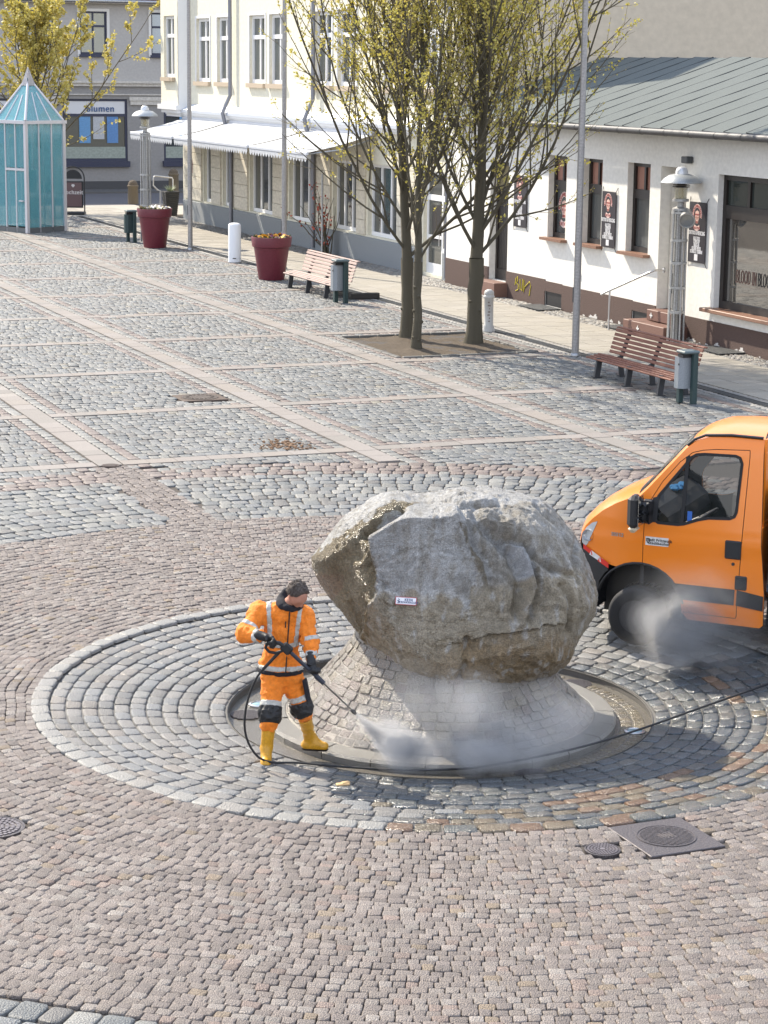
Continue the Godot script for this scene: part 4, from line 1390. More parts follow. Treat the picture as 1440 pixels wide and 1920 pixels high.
	em.path([Vector3(-0.48, 1.44, 0.52), Vector3(-0.2, 1.3, 0.52)], 0.035, 8)
	part(t, "steering_wheel", em, mat(lin(0.035, 0.036, 0.04), 0.4))
	for z in [0.28, 0.95, 1.32]:
		em = MB.new()
		em.bevel(Vector3(-1.1, 0.65, z), Vector3(-0.5, 1.02, z + 0.48), 0.06)
		em.bevel(Vector3(-1.12, 0.95, z), Vector3(-0.9, 1.86, z + 0.5), 0.06)
		em.bevel(Vector3(-1.13, 1.85, z + 0.1), Vector3(-0.97, 2.13, z + 0.4), 0.05)
		part(t, "seat", em, mat(lin(0.022, 0.023, 0.026), 0.85))
	em = MB.new()
	for k in 9:
		em.bevel(Vector3(-0.02 + 0.03 * sin(k * 2.3) - 0.05, 1.64, 1.0 + k * 0.035), Vector3(-0.02 + 0.03 * sin(k * 2.3) + 0.06, 1.69 + 0.02 * sin(k * 1.7), 1.05 + k * 0.035), 0.02, Transform3D(Basis(Vector3.UP, 0.0), Vector3.ZERO))
	tag_free(part(t, "blue_cloth", em, mat(lin(0.04, 0.22, 0.45), 0.8)))
	em = MB.new()
	em.box(Vector3(-0.52, 1.49, 0.02), Vector3(-0.465, 1.62, 0.024))
	part(d, "sticker", em, mat(lin(0.03, 0.12, 0.42), 0.5))
	# lettering
	var plate := MB.new()
	plate.box(Vector3(-0.262, 1.185, -0.016), Vector3(0.012, 1.285, 0.0))
	var pl := part(d, "name_plate", plate, M.white_paint, "white plate with a crest reading Stadt Pritzwalk Stadtbauhof")
	var ink := mat(lin(0.02, 0.02, 0.022), 0.6)
	for line in [["Stadt Pritzwalk", 1.249, 0.031], ["Stadtbauhof", 1.212, 0.031]]:
		var x := part(pl, "lettering", text_mesh(line[0], line[2], 0.002), ink)
		x.transform = Transform3D(Basis(Vector3.UP, PI), Vector3(-0.15, line[1], -0.018))
	plate = MB.new()
	plate.prism(pv([-0.02, 0.03, 0.02, 0.03, 0.02, -0.008, 0.0, -0.035, -0.02, -0.008]), 0.002, Transform3D(Basis(Vector3.UP, PI), Vector3(-0.02, 1.236, -0.0165)))
	part(pl, "crest", plate, ink)
	plate = MB.new()
	plate.prism(pv([-0.013, 0.022, 0.0, 0.008, 0.013, 0.022, 0.006, -0.004, 0.0, -0.02, -0.006, -0.004]), 0.002, Transform3D(Basis(Vector3.UP, PI), Vector3(-0.02, 1.236, -0.018)))
	part(pl, "crest_figure", plate, M.white_paint)
	var badge := part(t, "badge", text_mesh("35S12", 0.042, 0.012), M.steel)
	badge.transform = Transform3D(Basis(Vector3.UP, PI - 0.12), Vector3(0.36, 1.268, cab_z(0.36, 1.27) - 0.008))
	# chassis and flatbed
	em = MB.new()
	for z in [0.5, 1.3]: em.box(Vector3(-4.6, 0.55, z), Vector3(0.6, 0.72, z + 0.08))
	em.box(Vector3(-3.2, 0.3, 0.1), Vector3(-3.0, 0.4, 1.86)); em.box(Vector3(-0.04, 0.3, 0.2), Vector3(0.16, 0.4, 1.76))
	em.box(Vector3(0.15, 0.45, 0.45), Vector3(0.75, 1.15, 1.5))
	part(t, "chassis", em, dark)
	em = MB.new()
	em.box(Vector3(-4.8, 0.78, -0.02), Vector3(-1.43, 0.86, 1.98))
	part(t, "bed_floor", em, dark)
	var paint := mat(lin(0.045, 0.047, 0.052), 0.5, 0, T.patch, 2.0)
	em = MB.new()
	em.bevel(Vector3(-4.8, 0.86, -0.03), Vector3(-1.44, 1.43, 0.01), 0.01)
	for k in 7: em.bevel(Vector3(-4.7 + k * 0.5, 0.88, -0.042), Vector3(-4.62 + k * 0.5, 1.40, -0.03), 0.004)
	part(t, "drop_side", em, paint)
	em = MB.new()
	em.bevel(Vector3(-4.8, 0.86, 1.95), Vector3(-1.44, 1.43, 1.99), 0.01); em.bevel(Vector3(-4.84, 0.86, -0.02), Vector3(-4.8, 1.43, 1.98), 0.01)
	em.bevel(Vector3(-1.48, 0.86, 0.0), Vector3(-1.44, 1.95, 1.96), 0.01)
	part(t, "drop_side", em, paint)
	em = MB.new()
	em.bevel(Vector3(-1.9, 0.34, 0.06), Vector3(-1.42, 0.72, 0.45), 0.03)
	part(t, "battery_box", em, dark)

func tag_free(o: Node) -> void:
	o.set_meta("label", "crumpled blue cloth on the dashboard")

func wheel(t: Node3D, c: Vector3, rubber: Material) -> void:
	var w := MB.new()
	var x := Transform3D(Basis(Vector3.RIGHT, -PI / 2), c)
	w.lathe([Vector2(0.20, 0.0), Vector2(0.30, -0.01), Vector2(0.335, 0.02), Vector2(0.345, 0.05), Vector2(0.345, 0.16), Vector2(0.335, 0.19), Vector2(0.30, 0.22), Vector2(0.20, 0.21)], 40, x)
	var o := part(t, "wheel", w, rubber)
	w = MB.new()
	w.lathe([Vector2(0.0, 0.07), Vector2(0.06, 0.065), Vector2(0.09, 0.02), Vector2(0.10, 0.09), Vector2(0.17, 0.10), Vector2(0.19, 0.04), Vector2(0.215, 0.005), Vector2(0.215, 0.2), Vector2(0.0, 0.2)], 32, x)
	part(o, "rim", w, mat(lin(0.10, 0.10, 0.105), 0.6, 0.3, T.granite, 1.5))
	w = MB.new()
	for k in 44:
		var a := TAU * k / 44
		w.cbox(Vector3.ZERO, Vector3(0.026, 0.012, 0.15), Transform3D(Basis(Vector3.BACK, a + PI / 2), c + Vector3(cos(a) * 0.347, sin(a) * 0.347, 0.105)))
	part(o, "tread", w, rubber)

# ---------------------------------------------------------------- the worker
class Field:
	# a smooth union of tapered capsules, and the cuts through it
	var a: PackedVector3Array = []
	var b: PackedVector3Array = []
	var ra: PackedFloat32Array = []
	var rb: PackedFloat32Array = []
	var flat: PackedFloat32Array = []     # how much thinner in z
	var k := 0.03
	var cut: Callable
	var grow := 0.0
	var folds: FastNoiseLite
	var fold := 0.0
	func bone(p: Vector3, q: Vector3, r0: float, r1: float, thin := 1.0) -> void:
		a.append(p); b.append(q); ra.append(r0); rb.append(r1); flat.append(thin)
	func at(p: Vector3) -> float:
		var d := 1e9
		for i in a.size():
			var ab := b[i] - a[i]
			var ap := p - a[i]
			if flat[i] != 1.0:
				ab.z *= flat[i]
				ap.z *= flat[i]
			var t := clampf(ap.dot(ab) / maxf(ab.length_squared(), 1e-9), 0.0, 1.0)
			var e := (ap - ab * t).length() - lerpf(ra[i], rb[i], t)
			var h := maxf(k - absf(d - e), 0.0) / k
			d = minf(d, e) - h * h * k * 0.25
		d -= grow
		if fold > 0.0: d += folds.get_noise_3d(p.x, p.y, p.z) * fold
		if cut.is_valid(): d = maxf(d, cut.call(p))
		return d
	func box() -> AABB:
		var lo := Vector3.ONE * 1e9
		var hi := -lo
		for i in a.size():
			var r := maxf(ra[i], rb[i]) + grow + 0.02
			for q in [a[i], b[i]]:
				lo = lo.min(q - Vector3.ONE * r)
				hi = hi.max(q + Vector3.ONE * r)
		return AABB(lo, hi - lo)

func nets(f: Field, cell: float, m: MB, limit := AABB()) -> void:
	# surface nets: one vertex in each cell that the surface crosses
	var bx := f.box()
	if limit.size.length() > 0: bx = bx.intersection(limit)
	var n := Vector3i((bx.size / cell).ceil()) + Vector3i(3, 3, 3)
	var o := bx.position - Vector3.ONE * cell
	var val := PackedFloat32Array()
	val.resize(n.x * n.y * n.z)
	# coarse test first: far cells keep a rough value
	var step := 3
	for z in n.z:
		for y in n.y:
			var x := 0
			while x < n.x:
				var v := f.at(o + Vector3(x, y, z) * cell)
				var at := x + n.x * (y + n.y * z)
				val[at] = v
				var skip_n := int((absf(v) - cell * 2.0) / cell * 0.8)
				if skip_n > 1:
					for s in range(1, mini(skip_n, n.x - x)): val[at + s] = v
					x += skip_n
				else: x += 1
	var vid := PackedInt32Array()
	vid.resize(val.size())
	vid.fill(-1)
	var vs := PackedVector3Array()
	var off := [0, 1, n.x, n.x + 1, n.x * n.y, n.x * n.y + 1, n.x * n.y + n.x, n.x * n.y + n.x + 1]
	var edges := [[0, 1], [2, 3], [4, 5], [6, 7], [0, 2], [1, 3], [4, 6], [5, 7], [0, 4], [1, 5], [2, 6], [3, 7]]
	for z in n.z - 1:
		for y in n.y - 1:
			for x in n.x - 1:
				var at := x + n.x * (y + n.y * z)
				var neg := 0
				for q in off:
					if val[at + q] < 0.0: neg += 1
				if neg == 0 or neg == 8: continue
				var s := Vector3.ZERO
				var c := 0
				for e in edges:
					var v0 := val[at + off[e[0]]]
					var v1 := val[at + off[e[1]]]
					if (v0 < 0.0) == (v1 < 0.0): continue
					var t := v0 / (v0 - v1)
					var p0 := Vector3(e[0] & 1, (e[0] >> 1) & 1, e[0] >> 2)
					var p1 := Vector3(e[1] & 1, (e[1] >> 1) & 1, e[1] >> 2)
					s += p0.lerp(p1, t)
					c += 1
				vid[at] = vs.size()
				vs.append(o + (Vector3(x, y, z) + s / c) * cell)
	var ns := PackedVector3Array()
	ns.resize(vs.size())
	var tris := PackedInt32Array()
	var dx := [1, n.x, n.x * n.y]
	for z in range(1, n.z - 1):
		for y in range(1, n.y - 1):
			for x in range(1, n.x - 1):
				var at := x + n.x * (y + n.y * z)
				for ax in 3:
					var v0 := val[at]
					var v1 := val[at + dx[ax]]
					if (v0 < 0.0) == (v1 < 0.0): continue
					var u: int = dx[(ax + 1) % 3]
					var w: int = dx[(ax + 2) % 3]
					var q := [vid[at], vid[at - u], vid[at - u - w], vid[at - w]]
					if q[0] < 0 or q[1] < 0 or q[2] < 0 or q[3] < 0: continue
					if v0 > 0.0: q.reverse()
					for t in [0, 1, 2, 0, 2, 3]: tris.append(q[t])
	for t in range(0, tris.size(), 3):
		var nr := (vs[tris[t + 1]] - vs[tris[t]]).cross(vs[tris[t + 2]] - vs[tris[t]])
		for q in 3: ns[tris[t + q]] += nr
	for t in range(0, tris.size(), 3):
		m.trin(vs[tris[t]], vs[tris[t + 1]], vs[tris[t + 2]], ns[tris[t]].normalized(), ns[tris[t + 1]].normalized(), ns[tris[t + 2]].normalized())

func glove(m: MB, wrist: Vector3, knuckle: Vector3, across: Vector3, curl: Vector3) -> void:
	# palm, four curled fingers of unequal length and a thumb from the side of the palm
	var f := Field.new()
	f.k = 0.012
	var d := (knuckle - wrist).normalized()
	across = (across - d * across.dot(d)).normalized()
	curl = (curl - d * curl.dot(d) - across * curl.dot(across)).normalized()
	f.bone(wrist - d * 0.07, wrist + d * 0.01, 0.047, 0.042)
	for s in [-1.0, 0.0, 1.0]: f.bone(wrist + across * s * 0.018, knuckle + across * s * 0.027, 0.028, 0.023)
	var lens := [0.046, 0.053, 0.050, 0.041]
	for i in 4:
		var p := knuckle + across * ((i - 1.5) * 0.0245)
		var q: Vector3 = p + d * lens[i] * 0.75 + curl * 0.018
		var r: Vector3 = q + curl * lens[i] * 0.9 - d * 0.004
		var e: Vector3 = r - d * 0.026 + curl * 0.006
		f.bone(p, q, 0.0155, 0.014); f.bone(q, r, 0.014, 0.0125); f.bone(r, e, 0.0125, 0.011)
	var t0 := wrist + across * 0.026 + d * 0.014
	var t1 := t0 + across * 0.026 + d * 0.022 + curl * 0.018
	f.bone(t0, t1, 0.019, 0.016); f.bone(t1, t1 + d * 0.02 + curl * 0.032 - across * 0.01, 0.013, 0.011)
	nets(f, 0.0065, m)

func build_person() -> void:
	var skinm := mat(lin(0.40, 0.19, 0.13), 0.55)
	var orange := mat(lin(0.95, 0.25, 0.014), 0.75, 0, T.patch, 3.0, 0.6)
	orange.rim_enabled = true
	orange.rim = 0.3
	var tape := mat(lin(0.50, 0.49, 0.45), 0.4, 0, T.patch, 6.0)
	var navy := mat(lin(0.018, 0.018, 0.026), 0.85, 0, T.grain, 8.0, 0.4)
	var blackm := mat(lin(0.014, 0.014, 0.016), 0.6, 0, T.grain, 8.0)
	var yellow := mat(lin(0.74, 0.37, 0.02), 0.36, 0, T.grain, 2.0, 0.2)
	var fold := FastNoiseLite.new()
	fold.seed = 4; fold.frequency = 8.5; fold.fractal_octaves = 3; fold.fractal_type = FastNoiseLite.FRACTAL_RIDGED
	var person := thing("person", "person in orange hi-vis workwear and yellow rubber boots aiming a pressure lance", "person")
	# joints
	var hip := Vector3(-0.99, 0.663, -20.24)
	var chest := Vector3(-0.985, 1.092, -20.20)
	var upper := Vector3(-0.968, 1.275, -20.19)
	var neck := Vector3(-0.915, 1.39, -20.14)
	var sh_r := Vector3(-1.205, 1.295, -20.17)
	var el_r := Vector3(-1.335, 1.125, -20.0)
	var wr_r := Vector3(-1.135, 1.135, -19.84)
	var ha_r := Vector3(-1.045, 1.118, -19.80)
	var sh_l := Vector3(-0.765, 1.26, -20.18)
	var el_l := Vector3(-0.700, 1.009, -20.06)
	var wr_l := Vector3(-0.689, 0.875, -19.92)
	var ha_l := Vector3(-0.676, 0.805, -19.875)
	var hp_r := Vector3(-1.075, 0.62, -20.2)
	var kn_r := Vector3(-1.091, 0.30, -20.06)
	var an_r := Vector3(-1.132, -0.06, -20.06)
	var hp_l := Vector3(-0.89, 0.61, -20.24)
	var kn_l := Vector3(-0.79, 0.31, -20.25)
	var an_l := Vector3(-0.722, -0.05, -20.47)
	# head: turned down to the right, towards the lance
	var hc := Vector3(-0.83, 1.50, -20.05)
	var fwd := Vector3(0.58, -0.84, 0.60).normalized()
	var side := fwd.cross(Vector3(0.12, 0.9, 0.3)).normalized()
	var hup := side.cross(fwd).normalized()
	var H := func(f: float, s: float, u: float) -> Vector3: return hc + fwd * f + side * s + hup * u
	var bm := MB.new()
	var body := Field.new()
	body.k = 0.05
	body.bone(hip, chest, 0.115, 0.12, 1.25)
	body.bone(chest, upper, 0.13, 0.11, 1.3); body.bone(upper, neck, 0.075, 0.055); body.bone(neck, hc, 0.055, 0.06)
	for q in [[sh_r, el_r, wr_r], [sh_l, el_l, wr_l]]:
		body.bone(upper, q[0], 0.07, 0.06); body.bone(q[0], q[1], 0.052, 0.042); body.bone(q[1], q[2], 0.04, 0.03)
	body.bone(wr_r, ha_r, 0.026, 0.02); body.bone(wr_l, ha_l, 0.026, 0.02)
	for q in [[hp_r, kn_r, an_r], [hp_l, kn_l, an_l]]:
		body.bone(hip, q[0], 0.09, 0.09); body.bone(q[0], q[1], 0.08, 0.055); body.bone(q[1], q[2], 0.052, 0.04)
	body.bone(an_r, an_r + Vector3(0.0, -0.09, 0.08), 0.034, 0.03); body.bone(an_l, an_l + Vector3(0.08, -0.09, 0.015), 0.034, 0.03)
	nets(body, 0.02, bm)
	var head := Field.new()
	head.k = 0.03
	head.bone(H.call(-0.015, 0, 0.035), H.call(0.01, 0, 0.03), 0.088, 0.08)
	head.bone(H.call(0.03, -0.022, -0.02), H.call(0.03, 0.022, -0.02), 0.058, 0.058)
	head.bone(H.call(0.035, 0, -0.07), H.call(0.055, 0, -0.092), 0.04, 0.024)
	head.bone(H.call(0.085, 0, 0.012), H.call(0.107, 0, -0.032), 0.010, 0.014)
	head.bone(H.call(0.07, -0.035, 0.025), H.call(0.07, 0.035, 0.025), 0.018, 0.018)
	head.bone(H.call(0.078, -0.02, -0.065), H.call(0.078, 0.02, -0.065), 0.012, 0.012)
	for s in [-1.0, 1.0]:
		head.bone(H.call(-0.012, s * 0.078, 0.02), H.call(-0.008, s * 0.078, -0.025), 0.014, 0.011)
	head.bone(H.call(-0.02, 0, -0.04), neck, 0.055, 0.055)
	nets(head, 0.009, bm)
	part(person, "body", bm, skinm)
	var eye := MB.new()
	for s in [-1.0, 1.0]:
		eye.lathe([Vector2(0, -0.010), Vector2(0.009, -0.004), Vector2(0.009, 0.004), Vector2(0, 0.010)], 8, Transform3D(Basis.IDENTITY, H.call(0.079, s * 0.03, 0.006)))
	eye.path([H.call(0.089, -0.022, -0.058), H.call(0.094, 0, -0.06), H.call(0.089, 0.022, -0.058)], 0.004, 5)
	part(person, "eyes_and_mouth", eye, mat(lin(0.08, 0.035, 0.03), 0.5))
	var hair := Field.new()
	hair.k = 0.03
	hair.bone(H.call(-0.03, 0, 0.045), H.call(0.01, 0, 0.055), 0.098, 0.088)
	hair.bone(H.call(-0.05, 0, 0.0), H.call(-0.045, 0, -0.03), 0.075, 0.06)
	hair.folds = FastNoiseLite.new(); hair.folds.frequency = 45.0; hair.folds.fractal_octaves = 2
	hair.fold = 0.026
	hair.cut = func(p: Vector3) -> float:
		var q := p - hc
		var f := q.dot(fwd)
		var u := q.dot(hup)
		return minf(f - 0.05 + maxf(0.0, 0.07 - u) * 1.1, 1.0)
	var hm := MB.new()
	nets(hair, 0.008, hm)
	part(person, "hair", hm, mat(lin(0.17, 0.135, 0.115), 0.8, 0, T.speck, 14.0, 1.0))
	# hood of a dark sweater round the neck
	var hood := Field.new()
	hood.k = 0.03
	for q in 10:
		var a0 := TAU * q / 10
		var a1 := TAU * (q + 1) / 10
		var f := func(a: float) -> Vector3: return neck + Vector3(0.01 + cos(a) * 0.09, 0.005 + 0.03 * -sin(a) * 0.9 - 0.015 * cos(a), sin(a) * 0.085)
		var back := 0.030 + 0.02 * maxf(0.0, -sin(a0)) + 0.016 * maxf(0.0, -cos(a0))
		hood.bone(f.call(a0), f.call(a1), back, back)
	hood.bone(neck + Vector3(-0.07, 0.05, -0.07), neck + Vector3(-0.04, 0.115, -0.06), 0.04, 0.035)
	hood.folds = fold
	hood.fold = 0.008
	hm = MB.new()
	nets(hood, 0.011, hm)
	part(person, "hood", hm, navy)
	# jacket
	var jk := Field.new()
	jk.k = 0.06
	jk.bone(Vector3(-1.0, 0.74, -20.23), chest, 0.165, 0.165, 1.25)
	jk.bone(chest, upper, 0.17, 0.12, 1.3)
	jk.bone(upper, sh_r, 0.095, 0.09); jk.bone(upper, sh_l, 0.095, 0.085)
	jk.bone(Vector3(-1.06, 0.72, -20.22), Vector3(-0.93, 0.72, -20.22), 0.15, 0.15, 1.2)
	jk.bone(sh_r, el_r, 0.088, 0.072); jk.bone(el_r, wr_r.lerp(el_r, 0.32), 0.072, 0.056)
	jk.bone(sh_l, el_l, 0.082, 0.066); jk.bone(el_l, wr_l.lerp(el_l, 0.28), 0.066, 0.052)
	jk.bone(upper, neck - Vector3(0, 0.05, 0), 0.1, 0.075)
	jk.grow = 0.012
	jk.folds = fold
	jk.fold = 0.02
	jk.cut = func(p: Vector3) -> float: return maxf((0.665 + 0.10 * (p.x + 1.0) * (p.x + 1.0) * 3.0) - p.y, p.y - 1.43)
	hm = MB.new()
	nets(jk, 0.013, hm)
	var jacket := part(person, "jacket", hm, orange)
	var base_cut := jk.cut
	var upper_bands := [
		# [plane point, normal, half width, box limits]
		[Vector3(0, 0.985, 0), Vector3(0, 1, 0), 0.026, AABB(Vector3(-1.22, 0.9, -20.5), Vector3(0.47, 0.2, 0.48))],
		[Vector3(0, 0.745, 0), Vector3(0.0, 1, -0.1).normalized(), 0.027, AABB(Vector3(-1.3, 0.6, -20.5), Vector3(0.6, 0.3, 0.6))],
		[Vector3(-1.10, 0, 0), Vector3(1, 0.05, 0).normalized(), 0.026, AABB(Vector3(-1.2, 0.98, -20.4), Vector3(0.2, 0.45, 0.4))],
		[Vector3(-0.83, 1.1, 0), Vector3(1, -0.12, 0).normalized(), 0.024, AABB(Vector3(-0.95, 0.98, -20.4), Vector3(0.22, 0.4, 0.4))],
		[el_r.lerp(sh_r, 0.32), (sh_r - el_r).normalized(), 0.025, AABB(el_r - Vector3(0.14, 0.13, 0.16), Vector3(0.27, 0.28, 0.3))],
		[wr_r.lerp(el_r, 0.36), (wr_r - el_r).normalized(), 0.028, AABB(wr_r - Vector3(0.14, 0.1, 0.13), Vector3(0.2, 0.2, 0.24))],
		[el_l.lerp(sh_l, 0.18), (sh_l - el_l).normalized(), 0.025, AABB(el_l - Vector3(0.055, 0.08, 0.14), Vector3(0.2, 0.25, 0.26))],
		[wr_l.lerp(el_l, 0.36), (wr_l - el_l).normalized(), 0.026, AABB(wr_l - Vector3(0.1, 0.1, 0.14), Vector3(0.2, 0.22, 0.24))],
	]
	jk.grow = 0.016
	for q in upper_bands:
		var pp: Vector3 = q[0]
		var nn: Vector3 = q[1]
		if q[0].x == 0.0: pp = Vector3(-1.0, q[0].y, -20.1)
		var hw: float = q[2]
		if nn.x == 1.0 or absf(nn.x) > 0.9: pp.y = 1.15
		jk.cut = func(p: Vector3) -> float: return maxf(base_cut.call(p), absf((p - pp).dot(nn)) - hw)
		hm = MB.new()
		nets(jk, 0.011, hm, q[3])
		if not hm.v.is_empty(): part(jacket, "reflective_band", hm, tape)
	jk.grow = 0.018
	jk.cut = func(p: Vector3) -> float: return absf(p.y - (0.692 + 0.3 * (p.x + 1.0) * (p.x + 1.0))) - 0.026
	hm = MB.new()
	nets(jk, 0.012, hm, AABB(Vector3(-1.25, 0.62, -20.5), Vector3(0.5, 0.14, 0.6)))
	part(jacket, "hem", hm, navy)
	var zip: Array = []
	for k in 9:
		var y := 1.33 - k * 0.08
		var z := -20.0 + 0.10 - 0.03
		var p := Vector3(-0.905 - 0.005 * k, y, -19.8)
		jk.grow = 0.012
		jk.cut = func(_p: Vector3) -> float: return -1e9
		while jk.at(p) > 0.004 and p.z > -20.3: p.z -= 0.004
		zip.append(p)
	hm = MB.new()
	hm.path(zip, 0.007, 6)
	part(jacket, "zip", hm, blackm)
	hm = MB.new()
	hm.path([zip[1] + Vector3(-0.035, 0.01, -0.004), zip[2] + Vector3(-0.03, 0.0, 0.002)], 0.006, 5)
	part(jacket, "pocket_zip", hm, blackm)
	# trousers
	var tr := Field.new()
	tr.k = 0.05
	tr.bone(Vector3(-1.03, 0.66, -20.22), Vector3(-0.95, 0.66, -20.23), 0.13, 0.13, 1.1)
	tr.bone(hp_r, kn_r, 0.115, 0.092); tr.bone(kn_r, an_r.lerp(kn_r, 0.72), 0.092, 0.088)
	tr.bone(hp_l, kn_l, 0.115, 0.09); tr.bone(kn_l, an_l.lerp(kn_l, 0.78), 0.09, 0.084)
	tr.grow = 0.011
	tr.folds = fold
	tr.fold = 0.02
	hm = MB.new()
	nets(tr, 0.013, hm)
	var trousers := part(person, "trousers", hm, orange)
	for q in [[kn_r, hp_r, kn_r.lerp(hp_r, 0.27)], [kn_l, hp_l, kn_l.lerp(hp_l, 0.36)]]:
		var pp: Vector3 = q[2]
		var nn: Vector3 = (q[1] - q[0]).normalized()
		tr.grow = 0.015
		tr.cut = func(p: Vector3) -> float: return absf((p - pp).dot(nn)) - 0.032
		hm = MB.new()
		nets(tr, 0.011, hm, AABB(pp - Vector3(0.13, 0.1, 0.16), Vector3(0.22 if pp.x < -0.95 else 0.26, 0.2, 0.32)))
		part(trousers, "reflective_band", hm, tape)
		var low: Vector3 = q[0] + Vector3(0.0, -0.01, 0)
		tr.grow = 0.021
		tr.cut = func(p: Vector3) -> float: return maxf(absf((p - low).dot(nn)) - 0.085, low.z - 0.03 - p.z)
		hm = MB.new()
		nets(tr, 0.012, hm, AABB(low - Vector3(0.14, 0.13, 0.1), Vector3(0.26, 0.26, 0.28)))
		part(trousers, "knee_pad", hm, blackm)
	hm = MB.new()
	hm.bevel(Vector3(-0.035, -0.14, -0.01), Vector3(0.035, 0.11, 0.012), 0.01, Transform3D(Basis(Vector3.UP, 0.9) * Basis(Vector3.BACK, 0.28), Vector3(-0.745, 0.53, -20.16)))
	part(trousers, "leg_pocket", hm, navy)
	# boots
	for q in [[kn_r, an_r, Vector3(0.0, 0, 1)], [kn_l, an_l, Vector3(0.98, 0, 0.17)]]:
		var ank: Vector3 = q[1]
		var toe: Vector3 = q[2]
		var bt := Field.new()
		bt.k = 0.035
		var top: Vector3 = ank.lerp(q[0], 0.62)
		var ground := ank.y - 0.155
		bt.bone(top, ank, 0.073, 0.058)
		bt.bone(Vector3(ank.x, ground + 0.055, ank.z) - toe * 0.035, Vector3(ank.x, ground + 0.05, ank.z) + toe * 0.15, 0.056, 0.05)
		bt.bone(ank, Vector3(ank.x, ground + 0.07, ank.z) + toe * 0.08, 0.058, 0.05)
		bt.folds = fold
		bt.fold = 0.006
		bt.cut = func(p: Vector3) -> float: return maxf(ground + 0.022 - p.y, (p - top).dot((top - ank).normalized()))
		hm = MB.new()
		nets(bt, 0.011, hm)
		var boot := part(person, "boot", hm, yellow)
		bt.fold = 0.0
		bt.grow = 0.005
		bt.cut = func(p: Vector3) -> float: return maxf(ground - p.y, p.y - ground - 0.024)
		hm = MB.new()
		nets(bt, 0.009, hm, AABB(Vector3(ank.x - 0.3, ground - 0.03, ank.z - 0.3), Vector3(0.6, 0.08, 0.6)))
		part(boot, "sole", hm, blackm)
	# gloves
	hm = MB.new()
	glove(hm, wr_r, wr_r + (ha_r - wr_r).normalized() * 0.085, Vector3(0.1, 0.7, 0.7), Vector3(0.1, -0.6, 0.1))
	part(person, "glove", hm, blackm)
	hm = MB.new()
	glove(hm, wr_l, wr_l + (ha_l - wr_l).normalized() * 0.085, Vector3(-0.75, 0.2, 0.5), Vector3(-0.1, -0.3, 0.7))
	part(person, "glove", hm, blackm)
	# pressure lance
	var lance := thing("pressure_lance", "black pressure washer lance with a looped grip held by the worker", "lance")
	hm = MB.new()
	var trig := Vector3(-0.945, 1.06, -19.785)
	var gend := Vector3(-0.565, 0.67, -19.875)
	hm.path([Vector3(-1.11, 1.085, -19.80), Vector3(-1.05, 1.098, -19.80), Vector3(-0.99, 1.09, -19.79), trig], 0.021, 8)
	hm.path([Vector3(-1.11, 1.085, -19.80), Vector3(-1.125, 1.04, -19.80), Vector3(-1.09, 1.0, -19.80), Vector3(-1.03, 0.99, -19.795), Vector3(-0.97, 1.01, -19.79), trig], 0.015, 8)
	hm.bevel(Vector3(-0.05, -0.045, -0.022), Vector3(0.06, 0.05, 0.022), 0.015, Transform3D(Basis(Vector3.BACK, -0.75), trig + Vector3(0.02, -0.02, 0)))
	part(lance, "grip", hm, blackm)
	hm = MB.new()
	hm.path([trig, trig.lerp(gend, 0.5), trig.lerp(gend, 0.82)], 0.019, 10)
	hm.tube(trig.lerp(gend, 0.80), gend, 0.026, 0.024, 10)
	part(lance, "guard_tube", hm, mat(lin(0.02, 0.025, 0.04), 0.5))
	hm = MB.new()
	var tip := Vector3(-0.278, 0.36, -19.965)
	hm.tube(gend, tip, 0.0075, 0.0075, 8)
	part(lance, "pipe", hm, mat(lin(0.13, 0.12, 0.11), 0.4, 0.7))
	hm = MB.new()
	var dd := (tip - gend).normalized()
	hm.tube(tip - dd * 0.03, tip, 0.012, 0.021, 10); hm.tube(tip, tip + dd * 0.035, 0.021, 0.014, 10)
	part(lance, "nozzle", hm, blackm)
	# hose
	var hose := Curve3D.new()
	var hp := [trig + Vector3(0.0, -0.02, 0.0), Vector3(-0.99, 1.002, -19.80), Vector3(-1.072, 0.906, -19.80), Vector3(-1.181, 0.781, -19.82), Vector3(-1.27, 0.598, -19.84), Vector3(-1.323, 0.379, -19.85), Vector3(-1.33, 0.20, -19.86), Vector3(-1.285, 0.03, -19.88), Vector3(-1.19, -0.10, -19.89), Vector3(-1.06, -0.148, -19.90), Vector3(-0.81, -0.165, -19.95), Vector3(-0.389, -0.176, -19.88), Vector3(0.237, -0.178, -19.80), Vector3(0.653, -0.178, -19.84), Vector3(0.97, -0.18, -19.93), Vector3(1.513, -0.18, -20.24), Vector3(2.081, -0.18, -20.65), Vector3(2.681, -0.165, -21.17), Vector3(3.311, -0.125, -21.73), Vector3(3.764, -0.085, -22.10), Vector3(4.229, -0.04, -22.47), Vector3(4.643, 0.015, -22.82), Vector3(5.4, 0.015, -23.3)]
	for k in hp.size():
		var tg: Vector3 = (hp[mini(k + 1, hp.size() - 1)] - hp[maxi(k - 1, 0)]) / 6.0
		hose.add_point(hp[k], -tg, tg)
	var hpts: Array = []
	var total := hose.get_baked_length()
	for k in 141: hpts.append(hose.sample_baked(total * k / 140.0, true))
	hm = MB.new()
	hm.path(hpts, 0.0115, 7)
	lone("pressure_hose", hm, blackm, "thin black hose looping from the lance across the paving to the lorry", "hose")
	hm = MB.new()
	hm.tube(Vector3(-0.99, 1.002, -19.80), Vector3(-1.15, 0.82, -19.81), 0.017, 0.015, 8)
	part(lance, "hose_sleeve", hm, blackm)

# ---------------------------------------------------------------- buildings (in the square's axes; a front faces -x, an end faces +z)
var org := Vector2.ZERO

func house(called: String, label: String, n0: float, u0: float) -> Node3D:
	org = Vector2(n0, u0)
	return thing(called, label, "building", fr(n0, u0), FRAME)

